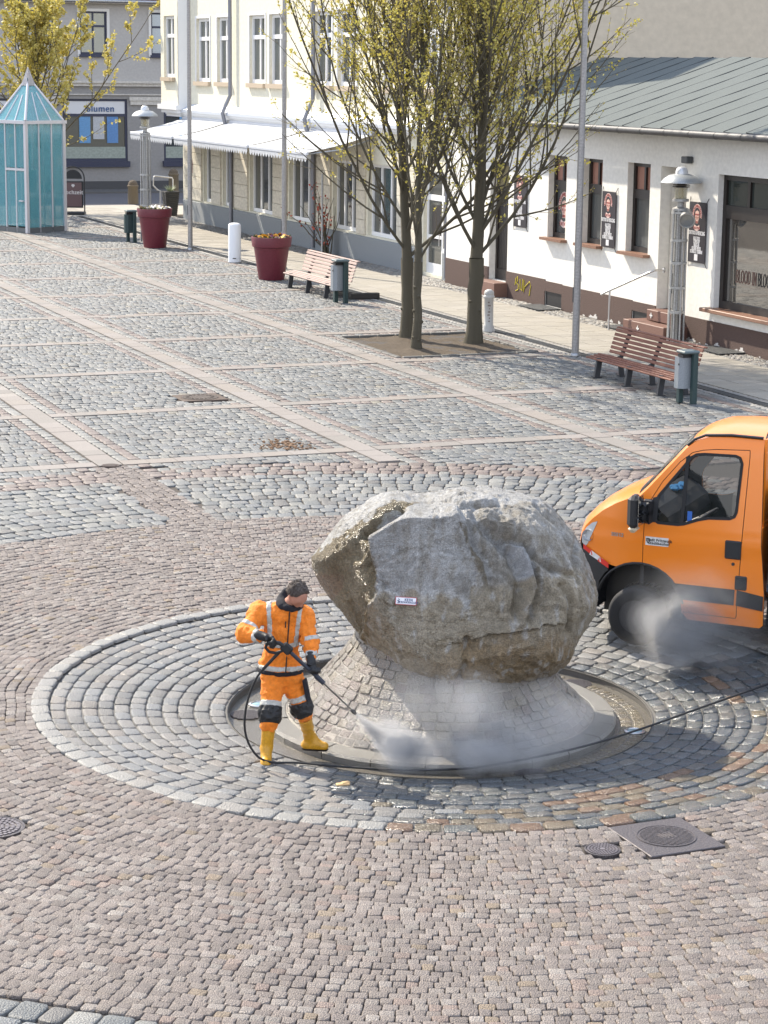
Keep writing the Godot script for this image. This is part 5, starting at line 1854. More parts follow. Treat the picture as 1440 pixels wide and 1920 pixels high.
func L(n: float, u: float, y: float) -> Vector3:
	return Vector3(n - org.x, y, org.y - u)

func slab(m: MB, n0: float, n1: float, u0: float, u1: float, y0: float, y1: float, b := 0.0) -> void:
	var p := L(minf(n0, n1), maxf(u0, u1), y0)
	var q := L(maxf(n0, n1), minf(u0, u1), y1)
	if b > 0: m.bevel(p, q, b)
	else: m.box(p, q)

func pierced(m: MB, front: bool, plane: float, deep: float, a0: float, a1: float, y0: float, y1: float, holes: Array) -> void:
	# a wall face with openings and their reveals; front: runs along u at n = plane, else along n at u = plane
	var xs := [a0, a1]
	var ys := [y0, y1]
	for h in holes:
		xs.append_array([h[0], h[1]])
		ys.append_array([h[2], h[3]])
	xs.sort()
	ys.sort()
	var P := func(a: float, y: float, d: float) -> Vector3: return L(plane + d, a, y) if front else L(a, plane + d, y)
	for i in xs.size() - 1:
		for j in ys.size() - 1:
			if xs[i + 1] - xs[i] < 1e-4 or ys[j + 1] - ys[j] < 1e-4: continue
			var cx: float = (xs[i] + xs[i + 1]) / 2
			var cy: float = (ys[j] + ys[j + 1]) / 2
			var open := false
			for h in holes:
				if cx > h[0] and cx < h[1] and cy > h[2] and cy < h[3]: open = true
			if open: continue
			if front: m.quad(P.call(xs[i + 1], ys[j], 0), P.call(xs[i], ys[j], 0), P.call(xs[i], ys[j + 1], 0), P.call(xs[i + 1], ys[j + 1], 0))
			else: m.quad(P.call(xs[i], ys[j], 0), P.call(xs[i + 1], ys[j], 0), P.call(xs[i + 1], ys[j + 1], 0), P.call(xs[i], ys[j + 1], 0))
	for h in holes:
		m.quad(P.call(h[0], h[2], 0), P.call(h[0], h[2], deep), P.call(h[0], h[3], deep), P.call(h[0], h[3], 0))
		m.quad(P.call(h[1], h[2], deep), P.call(h[1], h[2], 0), P.call(h[1], h[3], 0), P.call(h[1], h[3], deep))
		m.quad(P.call(h[0], h[2], deep), P.call(h[0], h[2], 0), P.call(h[1], h[2], 0), P.call(h[1], h[2], deep))
		m.quad(P.call(h[0], h[3], 0), P.call(h[0], h[3], deep), P.call(h[1], h[3], deep), P.call(h[1], h[3], 0))

func window(o: Node3D, front: bool, plane: float, a0: float, a1: float, y0: float, y1: float, fm: Material, gm: Material, cols := 2, transom := 0.66, fw := 0.07) -> Node3D:
	# a frame with a cross bar and mullions, and its panes behind
	var B := func(m: MB, b0: float, b1: float, c0: float, c1: float, d0: float, d1: float) -> void:
		if front: slab(m, plane + d0, plane + d1, b0, b1, c0, c1)
		else: slab(m, b0, b1, plane + d0, plane + d1, c0, c1)
	var m := MB.new()
	B.call(m, a0, a0 + fw, y0, y1, -0.05, 0.05); B.call(m, a1 - fw, a1, y0, y1, -0.05, 0.05)
	B.call(m, a0 + fw, a1 - fw, y0, y0 + fw * 1.2, -0.047, 0.047); B.call(m, a0 + fw, a1 - fw, y1 - fw, y1, -0.047, 0.047)
	var ty := lerpf(y0, y1, transom)
	if transom < 1.0: B.call(m, a0 + fw, a1 - fw, ty - fw * 0.6, ty + fw * 0.6, -0.06, 0.045)
	for k in range(1, cols):
		var c := lerpf(a0, a1, float(k) / cols)
		B.call(m, c - fw * 0.45, c + fw * 0.45, y0 + fw * 1.2, y1 - fw, -0.042, 0.042)
	var w := part(o, "window", m, fm)
	var rows := [[y0 + fw, ty], [ty, y1 - fw]] if transom < 1.0 else [[y0 + fw, y1 - fw]]
	for r in rows:
		for k in cols:
			m = MB.new()
			var b0 := lerpf(a0, a1, float(k) / cols) + 0.01
			var b1 := lerpf(a0, a1, float(k + 1) / cols) - 0.01
			B.call(m, b0, b1, r[0], r[1], 0.012, 0.02)
			part(w, "pane", m, gm)
	return w

func build_grey_house() -> void:
	var grey := mat(lin(0.42, 0.405, 0.385), 0.9, 0, T.plaster, 0.6, 0.1)
	var dgrey := mat(lin(0.27, 0.262, 0.255), 0.9, 0, T.plaster, 0.6, 0.1)
	var trim := mat(lin(0.58, 0.55, 0.50), 0.85, 0, T.patch, 1.0)
	var blue := mat(lin(0.022, 0.028, 0.06), 0.5)
	var lining := mat(lin(0.62, 0.61, 0.58), 0.8)
	var glass := mat(lin(0.22, 0.25, 0.28), 0.06, 0.55)
	var dark := mat(lin(0.05, 0.06, 0.07), 0.08, 0.3)
	var o := house("grey_house", "two-storey grey rendered house with dark blue windows across the side street", 28.0, 112.0)
	var m := MB.new()
	var up := [[24.9, 26.5, 7.1, 9.3], [27.85, 29.3, 7.1, 9.3], [31.7, 33.2, 7.1, 9.3], [35.2, 36.7, 7.1, 9.3], [21.2, 22.7, 7.1, 9.3], [17.5, 19.0, 7.1, 9.3]]
	pierced(m, false, 112.0, 0.25, 8, 44, 5.6, 9.75, up)
	part(o, "upper_wall", m, grey)
	m = MB.new()
	var low := [[26.85, 30.35, 1.55, 4.8], [32.35, 35.6, 1.55, 4.8], [21.0, 24.5, 1.55, 4.8]]
	pierced(m, false, 111.98, 0.25, 8, 44, 0.0, 5.6, low)
	part(o, "lower_wall", m, dgrey)
	m = MB.new()
	slab(m, 8, 44, 111.85, 112.0, 5.46, 5.62); slab(m, 8, 44, 111.76, 112.0, 5.62, 5.74); slab(m, 8, 44, 111.9, 112.0, 5.0, 5.06)
	part(o, "cornice", m, trim)
	m = MB.new()
	for s in [[30.45, 32.25], [24.6, 26.75]]:
		slab(m, s[0], s[1], 111.84, 111.98, 4.72, 4.92); slab(m, s[0] + 0.05, s[1] - 0.05, 111.88, 111.98, 4.5, 4.72)
	part(o, "capital", m, trim)
	m = MB.new()
	slab(m, 8, 44, 111.9, 112.0, 0.0, 0.5)
	part(o, "plinth", m, mat(lin(0.10, 0.10, 0.105), 0.9, 0, T.speck, 2.0, 1.0))
	for h in up:
		m = MB.new()
		slab(m, h[0] - 0.14, h[0], 111.93, 112.0, h[2] - 0.1, h[3] + 0.14); slab(m, h[1], h[1] + 0.14, 111.93, 112.0, h[2] - 0.1, h[3] + 0.14); slab(m, h[0], h[1], 111.93, 112.0, h[3], h[3] + 0.14)
		part(o, "window_surround", m, lining)
		window(o, false, 112.12, h[0], h[1], h[2], h[3], blue, glass, 2, 0.66, 0.09)
		m = MB.new()
		slab(m, h[0] - 0.06, h[1] + 0.06, 111.86, 112.05, h[2] - 0.14, h[2])
		part(o, "window_sill", m, blue)
	for h in low:
		var w := window(o, false, 112.1, h[0], h[1], h[2], h[3], blue, dark, 1, 0.74, 0.12)
		m = MB.new()
		slab(m, h[0] + 0.12, h[1] - 0.12, 112.075, 112.085, lerpf(h[2], h[3], 0.76), h[3] - 0.12)
		part(w, "white_band", m, mat(lin(0.55, 0.56, 0.58), 0.4))
		for k in 3:
			m = MB.new()
			var a: float = h[0] + 0.9 + k * 0.75
			slab(m, a, a + 0.6, 112.06, 112.09, 2.5 + 0.2 * (k % 2), 3.9)
			part(w, "poster", m, [mat(lin(0.12, 0.30, 0.55), 0.5, 0, T.patch, 2.0), mat(lin(0.45, 0.47, 0.5), 0.5, 0, T.patch, 2.0), mat(lin(0.10, 0.24, 0.5), 0.5, 0, T.patch, 2.0)][k])
		m = MB.new()
		slab(m, h[0] + 0.12, h[1] - 0.12, 112.05, 112.09, h[2] + 0.15, 2.3)
		part(w, "counter_panel", m, mat(lin(0.30, 0.34, 0.30), 0.6, 0, T.patch, 1.0))
		m = MB.new()
		slab(m, h[0] - 0.08, h[1] + 0.08, 111.8, 112.0, h[2] - 0.3, h[2])
		part(o, "window_sill", m, blue)
	# side walls and a red tiled roof
	m = MB.new()
	slab(m, 8, 8.3, 112.05, 124, 0, 9.7); slab(m, 43.7, 44, 112.05, 124, 0, 9.7); slab(m, 8.3, 43.7, 123.7, 124, 0, 9.7)
	part(o, "side_wall", m, grey)
	m = MB.new()
	slab(m, 7.8, 44.2, 111.55, 112.05, 9.7, 9.86)
	part(o, "eaves", m, trim)
	m = MB.new()
	m.path([L(7.8, 111.45, 9.82), L(44.2, 111.45, 9.82)], 0.08, 8)
	part(o, "gutter", m, M.zinc)
	m = MB.new()
	m.prism(PackedVector2Array([Vector2(0, 9.86), Vector2(-12.4, 9.86), Vector2(-6.3, 15.5)]), 36.4, Transform3D(Basis(Vector3.UP, -PI / 2) , L(44.2, 111.5, 0)))
	m = MB.new()
	m.quad(L(7.8, 111.55, 9.88), L(44.2, 111.55, 9.88), L(44.2, 118, 15.4), L(7.8, 118, 15.4)); m.quad(L(44.2, 124.3, 9.88), L(7.8, 124.3, 9.88), L(7.8, 118, 15.4), L(44.2, 118, 15.4))
	var red := mat(lin(0.22, 0.075, 0.05), 0.85, 0, T.speck, 1.5, 1.0)
	var roof := part(o, "roof", m, red)
	for k in 120:
		var n := 8.0 + k * 0.3
		if n < 20 or n > 34: continue
		m = MB.new()
		m.tube(L(n, 111.5, 9.93), L(n, 112.4, 10.68), 0.07, 0.07, 6)
		part(roof, "roof_tile", m, red)
	var t := part(o, "lettering", text_mesh("blumen", 0.3, 0.02), mat(lin(0.05, 0.10, 0.22), 0.5))
	t.position = L(28.9, 112.05, 4.28)

func build_cream_house() -> void:
	var cream := mat(lin(0.74, 0.70, 0.56), 0.9, 0, T.plaster, 0.5, 0.1)
	var stone := mat(lin(0.68, 0.625, 0.51), 0.85, 0, T.patch, 1.0, 0.25)
	var sockel := mat(lin(0.30, 0.32, 0.33), 0.85, 0, T.grain, 1.0, 0.5)
	var white := mat(lin(0.76, 0.76, 0.76), 0.4)
	var glass := mat(lin(0.13, 0.145, 0.14), 0.06, 0.35)
	var shopglass := mat(lin(0.12, 0.125, 0.12), 0.04, 0.45)
	var sill := mat(lin(0.42, 0.34, 0.25), 0.8)
	var ledge := mat(lin(0.52, 0.55, 0.60), 0.5, 0.3)
	var pipe := mat(lin(0.22, 0.225, 0.25), 0.5, 0.5)
	var o := house("cream_house", "cream two-storey house with tall white windows and grey-white awnings along the square", 27.0, 75.0)
	var up := [[86.5, 88.4, 5.9, 8.5], [83.7, 85.5, 5.9, 8.5], [79.4, 81.3, 5.9, 8.5], [77.05, 78.9, 5.9, 8.5], [72.1, 73.9, 5.9, 8.5], [69.7, 71.5, 5.9, 8.5], [65.3, 67.1, 5.9, 8.5], [62.6, 64.4, 5.9, 8.5]]
	var low := [[86.4, 87.5, 0.92, 3.35], [83.5, 84.85, 0.92, 3.35], [78.5, 81.3, 0.92, 3.35], [74.0, 76.6, 0.92, 3.35], [69.6, 71.9, 0.92, 3.35], [65.9, 68.5, 0.92, 3.35], [61.85, 63.6, 0.1, 3.35]]
	var m := MB.new()
	pierced(m, true, 27.0, 0.22, 61.1, 90.2, 4.6, 11.0, up)
	part(o, "upper_wall", m, cream)
	m = MB.new()
	pierced(m, true, 27.0, 0.3, 61.1, 90.2, 0.0, 4.6, low)
	part(o, "lower_wall", m, cream)
	m = MB.new()
	slab(m, 27.02, 27.3, 90.05, 90.2, 0, 11); slab(m, 27.0, 36, 90.2, 90.5, 0, 11)
	slab(m, 36, 36.3, 61.1, 90.5, 0, 11); slab(m, 27.02, 36.3, 61.12, 90.5, 11, 11.3)
	part(o, "back_walls", m, cream)
	m = MB.new()
	slab(m, 27.02, 46, 60.8, 61.1, 0.0, 13.5)
	part(o, "end_wall", m, mat(lin(0.64, 0.55, 0.42), 0.95, 0, T.plaster, 0.3, 0.2), "bare beige rendered end wall above the shop roof")
	for h in up:
		window(o, true, 27.16, h[0], h[1], h[2], h[3], white, glass, 2, 0.68, 0.13)
		m = MB.new()
		slab(m, 26.86, 27.1, h[0] - 0.1, h[1] + 0.1, h[2] - 0.16, h[2] + 0.01)
		part(o, "window_sill", m, sill)
		m = MB.new()
		slab(m, 26.97, 27.0, h[0] - 0.1, h[0], h[2], h[3] + 0.1); slab(m, 26.97, 27.0, h[1], h[1] + 0.1, h[2], h[3] + 0.1); slab(m, 26.97, 27.0, h[0], h[1], h[3], h[3] + 0.1)
		part(o, "window_surround", m, white)
	for i in low.size() - 1:
		var h: Array = low[i]
		window(o, true, 27.2, h[0], h[1], h[2], h[3], white, shopglass, 1 if h[1] - h[0] < 2 else 3, 1.0, 0.11)
	# glazed white door at the near end
	m = MB.new()
	slab(m, 27.12, 27.2, 61.85, 61.97, 0.1, 3.35); slab(m, 27.12, 27.2, 63.48, 63.6, 0.1, 3.35); slab(m, 27.12, 27.2, 61.97, 63.48, 2.42, 2.6); slab(m, 27.12, 27.2, 61.97, 63.48, 3.25, 3.35)
	slab(m, 27.12, 27.2, 62.3, 62.4, 0.1, 3.25); slab(m, 27.13, 27.19, 62.4, 63.48, 0.1, 0.42); slab(m, 27.13, 27.19, 62.4, 63.48, 1.22, 1.32); slab(m, 27.13, 27.19, 61.97, 62.3, 0.1, 0.95)
	var d := part(o, "door", m, white)
	for r in [[62.4, 63.48, 0.42, 1.22], [62.4, 63.48, 1.32, 2.42], [62.4, 63.48, 2.6, 3.25], [61.97, 62.3, 0.95, 3.25]]:
		m = MB.new()
		slab(m, 27.155, 27.165, r[0], r[1], r[2], r[3])
		part(d, "pane", m, shopglass)
	m = MB.new()
	m.tube(L(27.08, 62.5, 1.0), L(27.08, 62.5, 1.45), 0.018, 0.018, 8)
	part(d, "handle", m, M.steel)
	# quoin blocks between the shop windows
	for q in [[87.65, 90.2], [85.0, 86.25], [81.45, 83.35], [76.75, 78.35], [72.05, 73.85], [68.65, 69.45], [63.75, 65.75]]:
		var y := 0.92
		while y < 3.5:
			m = MB.new()
			slab(m, 26.93, 27.02, q[0], q[1], y, y + 0.488, 0.012)
			part(o, "stone_block", m, stone)
			y += 0.5
	m = MB.new()
	for q in [[63.6, 90.25], [61.1, 61.85]]: slab(m, 26.9, 27.0, q[0], q[1], -0.05, 0.86, 0.02)
	part(o, "plinth", m, sockel)
	m = MB.new()
	m.quad(L(26.62, 61.1, 4.72), L(26.62, 90.2, 4.72), L(27.0, 90.2, 4.95), L(27.0, 61.1, 4.95))
	slab(m, 26.62, 27.0, 61.1, 90.2, 4.60, 4.72)
	part(o, "ledge", m, ledge)
	m = MB.new()
	slab(m, 26.72, 27.0, 61.1, 90.2, 4.5, 4.6); slab(m, 26.82, 27.0, 61.1, 90.2, 4.42, 4.5)
	part(o, "moulding", m, white)
	# corner bay of the upper floor
	m = MB.new()
	pierced(m, true, 26.5, 0.2, 89.5, 92.1, 4.9, 11.0, [[90.0, 91.6, 6.05, 8.65]])
	part(o, "bay_wall", m, cream)
	m = MB.new()
	slab(m, 26.52, 27.2, 89.5, 89.52, 4.9, 11); slab(m, 26.5, 28.5, 92.08, 92.1, 4.9, 11)
	slab(m, 26.38, 28.5, 89.4, 92.3, 4.7, 4.9); slab(m, 26.5, 28.5, 89.55, 92.1, 4.55, 4.7); slab(m, 26.65, 28.5, 89.8, 91.8, 4.4, 4.55)
	part(o, "bay_base", m, white)
	window(o, true, 26.66, 90.0, 91.6, 6.05, 8.65, white, glass, 2, 0.68, 0.13)
	m = MB.new()
	slab(m, 26.34, 26.6, 89.9, 91.7, 5.9, 6.06)
	part(o, "window_sill", m, sill)
	for u in [83.25, 73.55, 61.35]:
		m = MB.new()
		m.path([L(26.82, u, 11), L(26.82, u, 5.4), L(26.6, u, 4.95), L(26.5, u, 4.7), L(26.6, u, 4.3), L(26.84, u, 4.0), L(26.84, u, 0.1)], 0.08, 8)
		part(o, "downpipe", m, pipe)
	m = MB.new()
	slab(m, 26.9, 26.93, 88.9, 89.2, 2.05, 2.6)
	part(o, "red_box", m, mat(lin(0.5, 0.06, 0.03), 0.5))
	# awnings
	var cloth := mat(lin(0.52, 0.54, 0.57), 0.8, 0, T.patch, 1.0)
	cloth.backlight_enabled = true
	cloth.backlight = Color(0.25, 0.25, 0.25)
	var names := ["wide grey-white awning with scalloped edge, nearest the corner bay", "longest grey-white awning with scalloped edge, middle of the three", "grey-white awning with scalloped edge, nearest the trees"]
	var spans := [[83.55, 89.8], [73.95, 83.25], [67.65, 73.7]]
	for k in 3:
		var u0: float = spans[k][0]
		var u1: float = spans[k][1]
		var a := thing("awning", names[k], "awning", fr(27.0, (u0 + u1) / 2), FRAME, "awnings on the cream house")
		org = Vector2(27.0, (u0 + u1) / 2)
		m = MB.new()
		var pts: Array = []
		for j in 13:
			for i in 41:
				var s := j / 12.0
				var u := lerpf(u0, u1, i / 40.0)
				pts.append(L(lerpf(26.88, 24.5, s), u, lerpf(4.36, 3.76, s) - 0.05 * sin(PI * s) + 0.012 * sin(i * PI / 4.0) * sin(PI * s)))
		m.grid(pts, 41, true, true)
		part(a, "cloth", m, cloth)
		m = MB.new()
		slab(m, 24.44, 24.54, u0, u1, 3.66, 3.78, 0.02)
		part(a, "front_bar", m, mat(lin(0.6, 0.62, 0.66), 0.4, 0.2))
		m = MB.new()
		var steps := int((u1 - u0) / 0.28)
		for i in steps:
			var s0 := lerpf(u0, u1, float(i) / steps)
			var s1 := lerpf(u0, u1, float(i + 1) / steps)
			var mid := (s0 + s1) / 2
			var tri := [L(24.46, s1, 3.67), L(24.46, s0, 3.67), L(24.46, s0, 3.56), L(24.46, lerpf(s0, mid, 0.6), 3.47), L(24.46, mid, 3.43), L(24.46, lerpf(mid, s1, 0.4), 3.47), L(24.46, s1, 3.56)]
			for q in range(1, 6): m.tri(tri[0], tri[q + 1], tri[q])
		part(a, "valance", m, cloth)
		for u in [u0 + 0.12, u1 - 0.12]:
			m = MB.new()
			m.tube(L(26.9, u, 4.2), L(25.6, u - 0.4, 3.85), 0.03, 0.03, 6); m.tube(L(25.6, u - 0.4, 3.85), L(24.55, u, 3.7), 0.03, 0.03, 6)
			part(a, "arm", m, M.zinc)
		m = MB.new()
		slab(m, 26.75, 26.9, u0, u1, 4.3, 4.42, 0.03)
		part(a, "cassette", m, mat(lin(0.6, 0.62, 0.66), 0.4, 0.2))

func build_shop() -> void:
	var white := mat(lin(0.78, 0.765, 0.72), 0.92, 0, T.plaster, 0.6, 0.1)
	var brown := mat(lin(0.115, 0.072, 0.06), 0.85, 0, T.grain, 0.8, 0.4)
	var wood := mat(lin(0.022, 0.016, 0.014), 0.45, 0, T.grain, 3.0)
	var sill := mat(lin(0.24, 0.125, 0.08), 0.5, 0, T.patch, 2.0)
	var glass := mat(lin(0.11, 0.12, 0.12), 0.05, 0.35)
	var big := mat(lin(0.27, 0.26, 0.245), 0.03, 0.9)
	var pinkglass := mat(lin(0.42, 0.22, 0.17), 0.1, 0.3)
	var o := house("tattoo_shop", "single-storey white shop with brown plinth and grey felt roof", 26.7, 50.0)
	var wins := [[52.9, 54.0, 1.95, 4.22], [50.8, 51.9, 1.95, 4.22], [48.2, 49.4, 1.93, 4.22]]
	var holes := wins + [[46.35, 47.65, 0.4, 4.2], [40.3, 44.85, 0.92, 4.13], [56.6, 57.85, 0.42, 3.9], [52.97, 54.03, 0.04, 0.44], [47.9, 48.9, 0.04, 0.44]]
	var m := MB.new()
	pierced(m, true, 26.7, 0.32, 36.0, 61.05, 0.0, 5.25, holes)
	part(o, "front_wall", m, white)
	m = MB.new()
	slab(m, 26.72, 37, 36.0, 36.3, 0, 5.2); slab(m, 36.7, 37, 36.3, 60.7, 0, 5.2)
	part(o, "back_walls", m, white)
	m = MB.new()
	for q in [[36.0, 46.35, 0.6], [48.9, 52.97, 0.7], [54.03, 56.6, 0.76], [57.85, 61.05, 0.78]]: slab(m, 26.675, 26.7, q[0], q[1], -0.05, q[2])
	slab(m, 26.675, 26.7, 52.97, 54.03, 0.44, 0.72); slab(m, 26.675, 26.7, 47.9, 48.9, 0.44, 0.68); slab(m, 26.675, 26.7, 47.65, 47.9, -0.05, 0.68)
	part(o, "plinth", m, brown)
	# cellar openings: black sheets close behind the face paint in the shade inside
	for q in [[52.97, 54.03], [47.9, 48.9]]:
		m = MB.new()
		slab(m, 26.715, 26.73, q[0] + 0.002, q[1] - 0.002, 0.045, 0.435)
		part(o, "cellar_shade", m, M.black)
		m = MB.new()
		slab(m, 25.95, 26.66, q[0] - 0.1, q[1] + 0.25, 0.03, 0.045)
		part(o, "cellar_grating", m, mat(lin(0.09, 0.095, 0.1), 0.6, 0.3, T.speck, 4.0, 1.0))
	m = MB.new()
	slab(m, 25.95, 26.66, 43.2, 44.6, 0.03, 0.045)
	part(o, "cellar_grating", m, mat(lin(0.09, 0.095, 0.1), 0.6, 0.3, T.speck, 4.0, 1.0))
	for i in 3:
		var h: Array = wins[i]
		var w := window(o, true, 26.92, h[0], h[1], h[2], 3.42, wood, glass, 1, 1.0, 0.12)
		var w2 := window(o, true, 26.92, h[0], h[1], 3.42, h[3], wood, pinkglass, 2, 1.0, 0.1)
		m = MB.new()
		slab(m, 26.5, 26.9, h[0] - 0.12, h[1] + 0.12, h[2] - 0.07, h[2] + 0.005)
		part(o, "window_sill", m, sill)
		if i == 0: emblem(w, L(26.925, (h[0] + h[1]) / 2, 2.72), 0.95, false)
		if i == 1:
			m = MB.new()
			m.prism(pv([-0.12, -0.16, 0.12, -0.16, 0.12, 0.16, 0.0, 0.1, -0.12, 0.16]), 0.01, Transform3D(Basis(Vector3.UP, -PI / 2), L(26.92, h[0] + 0.3, 2.35)))
			part(w, "pink_notice", m, mat(lin(0.7, 0.12, 0.25), 0.7))
	# large shop window
	var bw := window(o, true, 26.9, 40.3, 44.85, 3.25, 4.13, wood, mat(lin(0.05, 0.06, 0.055), 0.05, 0.3), 4, 1.0, 0.13)
	var bm := window(o, true, 26.9, 40.3, 44.85, 0.92, 3.25, wood, big, 1, 1.0, 0.16)
	m = MB.new()
	slab(m, 26.42, 26.86, 40.0, 45.05, 0.84, 0.93, 0.01)
	part(o, "window_sill", m, sill)
	var ink := [mat(lin(0.16, 0.09, 0.07), 0.6), mat(lin(0.02, 0.02, 0.02), 0.6), mat(lin(0.40, 0.10, 0.08), 0.6)]
	var words := [["BLOOD IN", 43.75, 0], ["BLOOD", 42.9, 1], ["OUT INK", 42.0, 2]]
	for q in words:
		var t := part(bm, "lettering", text_mesh(q[0], 0.24, 0.006, false), ink[q[2]])
		t.transform = Transform3D(Basis(Vector3.UP, -PI / 2) * Basis.from_scale(Vector3(0.62, 1.3, 1)), L(26.905, q[1], 1.75))
	# board door at the far end
	m = MB.new()
	slab(m, 26.9, 26.98, 56.6, 56.72, 0.42, 3.9); slab(m, 26.9, 26.98, 57.73, 57.85, 0.42, 3.9); slab(m, 26.9, 26.98, 56.72, 57.73, 3.78, 3.9); slab(m, 26.9, 26.98, 56.72, 57.73, 3.0, 3.12); slab(m, 26.91, 26.97, 56.72, 57.73, 0.42, 0.75)
	var d := part(o, "board_door", m, wood)
	for k in 9:
		m = MB.new()
		slab(m, 26.93, 26.96, 56.73 + k * 0.111, 56.73 + k * 0.111 + 0.1, 0.75, 3.0, 0.008)
		part(d, "plank", m, wood)
	m = MB.new()
	slab(m, 26.94, 26.95, 56.72, 57.73, 3.12, 3.78)
	part(d, "pane", m, mat(lin(0.2, 0.17, 0.08), 0.1, 0.2))
	m = MB.new()
	slab(m, 26.25, 26.9, 56.5, 57.95, 0.0, 0.42, 0.01)
	part(o, "doorstep", m, mat(lin(0.24, 0.135, 0.105), 0.75, 0, T.grain, 1.5))
	# entrance recess with steps
	m = MB.new()
	slab(m, 26.99, 28.0, 47.65, 47.75, 0.4, 4.2); slab(m, 26.99, 28.0, 46.25, 46.35, 0.4, 4.2); slab(m, 26.99, 28.0, 46.35, 47.65, 4.2, 4.3)
	part(o, "recess_wall", m, white)
	m = MB.new()
	slab(m, 27.9, 27.98, 46.35, 47.65, 0.75, 4.2)
	part(o, "entrance_door", m, wood)
	var stepm := mat(lin(0.20, 0.10, 0.075), 0.6, 0, T.grain, 1.5)
	m = MB.new()
	slab(m, 26.4, 27.9, 46.3, 47.6, 0.35, 0.62, 0.012)
	part(o, "step", m, stepm)
	m = MB.new()
	slab(m, 26.0, 26.7, 46.0, 48.1, 0.0, 0.33, 0.012)
	part(o, "step", m, stepm)
	for q in [[26.39, 47.35, 0.48], [25.99, 47.3, 0.17]]:
		m = MB.new()
		slab(m, q[0] - 0.004, q[0], q[1] - 0.07, q[1] + 0.07, q[2] - 0.02, q[2] + 0.02); slab(m, q[0] - 0.005, q[0], q[1] - 0.02, q[1] + 0.02, q[2] - 0.07, q[2] + 0.07)
		part(o, "step_mark", m, M.white_paint)
	m = MB.new()
	m.path([L(26.72, 47.35, 1.62), L(26.45, 47.35, 1.62), L(26.3, 47.4, 1.55), L(25.7, 48.5, 0.98), L(25.62, 48.62, 0.9)], 0.028, 8)
	m.tube(L(25.75, 48.4, 0.0), L(25.75, 48.4, 1.03), 0.026, 0.026, 8)
	m.tube(L(26.72, 47.35, 1.62), L(26.69, 47.35, 1.62), 0.07, 0.07, 14)
	part(o, "handrail", m, M.steel)
	m = MB.new()
	slab(m, 27.05, 27.35, 47.52, 47.65, 1.0, 1.5, 0.02)
	part(o, "mailbox", m, M.darksteel)
	m = MB.new()
	slab(m, 26.5, 26.68, 46.05, 46.35, 4.33, 4.5, 0.02)
	part(o, "flood_lamp", m, M.darksteel)
	m = MB.new()
	slab(m, 26.66, 26.7, 51.9, 52.05, 1.0, 1.14)
	part(o, "socket_box", m, M.zinc)
	# flaked whitewash at the wall foot
	var nz := FastNoiseLite.new()
	nz.seed = 77
	nz.frequency = 1.6
	m = MB.new()
	for k in 220:
		var u := 40.0 + k * 0.06
		if u > 46.2 and u < 47.9: continue
		var h := maxf(0.0, nz.get_noise_1d(u) * 0.42)
		if h > 0.03: slab(m, 26.668, 26.674, u, u + 0.06, 0.0, h * (0.5 + 0.5 * absf(nz.get_noise_1d(u * 7.0))))
	var flakes := part(o, "flaked_paint", m, mat(lin(0.55, 0.53, 0.5), 0.9))
	flakes.set_meta("kind", "stuff")
	# yellow scrawl
	m = MB.new()
	var tagp := [[55.95, 0.42], [55.9, 0.62], [55.8, 0.68], [55.78, 0.55], [55.88, 0.5], [55.72, 0.44], [55.74, 0.3], [55.9, 0.26]]
	var pts: Array = []
	for q in tagp: pts.append(L(26.668, q[0], q[1]))
	m.path(pts, 0.012, 5)
	m.path([L(26.668, 55.62, 0.62), L(26.668, 55.6, 0.34), L(26.668, 55.48, 0.3), L(26.668, 55.44, 0.64)], 0.012, 5)
	m.path([L(26.668, 55.36, 0.62), L(26.668, 55.38, 0.26), L(26.668, 55.3, 0.42), L(26.668, 55.0, 0.6), L(26.668, 54.92, 0.5), L(26.668, 55.0, 0.2)], 0.012, 5)
	part(o, "scrawl", m, mat(lin(0.62, 0.52, 0.03), 0.6))
	# roof of felt strips, gutter
	m = MB.new()
	var felt := mat(lin(0.145, 0.165, 0.16), 0.95, 0, T.speck, 1.6, 0.6)
	m.quad(L(26.3, 36, 5.12), L(26.3, 60.8, 5.12), L(31.8, 60.8, 6.89), L(31.8, 36, 6.89)); m.quad(L(31.8, 36, 6.89), L(31.8, 60.8, 6.89), L(37.4, 60.8, 5.2), L(37.4, 36, 5.2))
	slab(m, 26.3, 26.7, 36, 60.8, 5.04, 5.1)
	var tar := mat(lin(0.05, 0.055, 0.055), 0.95)
	var roof := part(o, "roof", m, tar)
	var u2 := 36.0
	while u2 < 60.7:
		m = MB.new()
		var w := minf(1.0, 60.79 - u2)
		var pts2: Array = []
		for j in 9:
			for i in 3:
				var s := j / 8.0
				pts2.append(L(lerpf(26.27, 31.82, s), u2 + w * i / 2.0 - (0.015 if i == 0 else 0.0), lerpf(5.145, 6.93, s) + (0.0 if i != 2 else 0.014) + 0.01 * sin(j * 1.9 + u2 * 3.0)))
		m.grid(pts2, 3, true, true)
		part(roof, "felt_strip", m, felt)
		m = MB.new()
		grow(m, [L(26.28, u2, 5.155), L(28.1, u2 + 0.02, 5.74), L(30.0, u2 - 0.015, 6.35), L(31.8, u2, 6.935)], 0.022, 0.022, 5)
		part(roof, "seam", m, tar)
		u2 += 1.0
	m = MB.new()
	var gp: Array = []
	for k in 26: gp.append(L(26.2, 36.0 + k * 0.99, 5.06))
	m.path(gp, 0.085, 10)
	part(o, "gutter", m, mat(lin(0.10, 0.10, 0.105), 0.55, 0.3, T.patch, 2.0))
	m = MB.new()
	for k in 20: m.lathe([Vector2(0.09, -0.012), Vector2(0.096, 0), Vector2(0.09, 0.012)], 10, Transform3D(Basis(Vector3.RIGHT, PI / 2), L(26.2, 37.0 + k * 1.2, 5.06)))
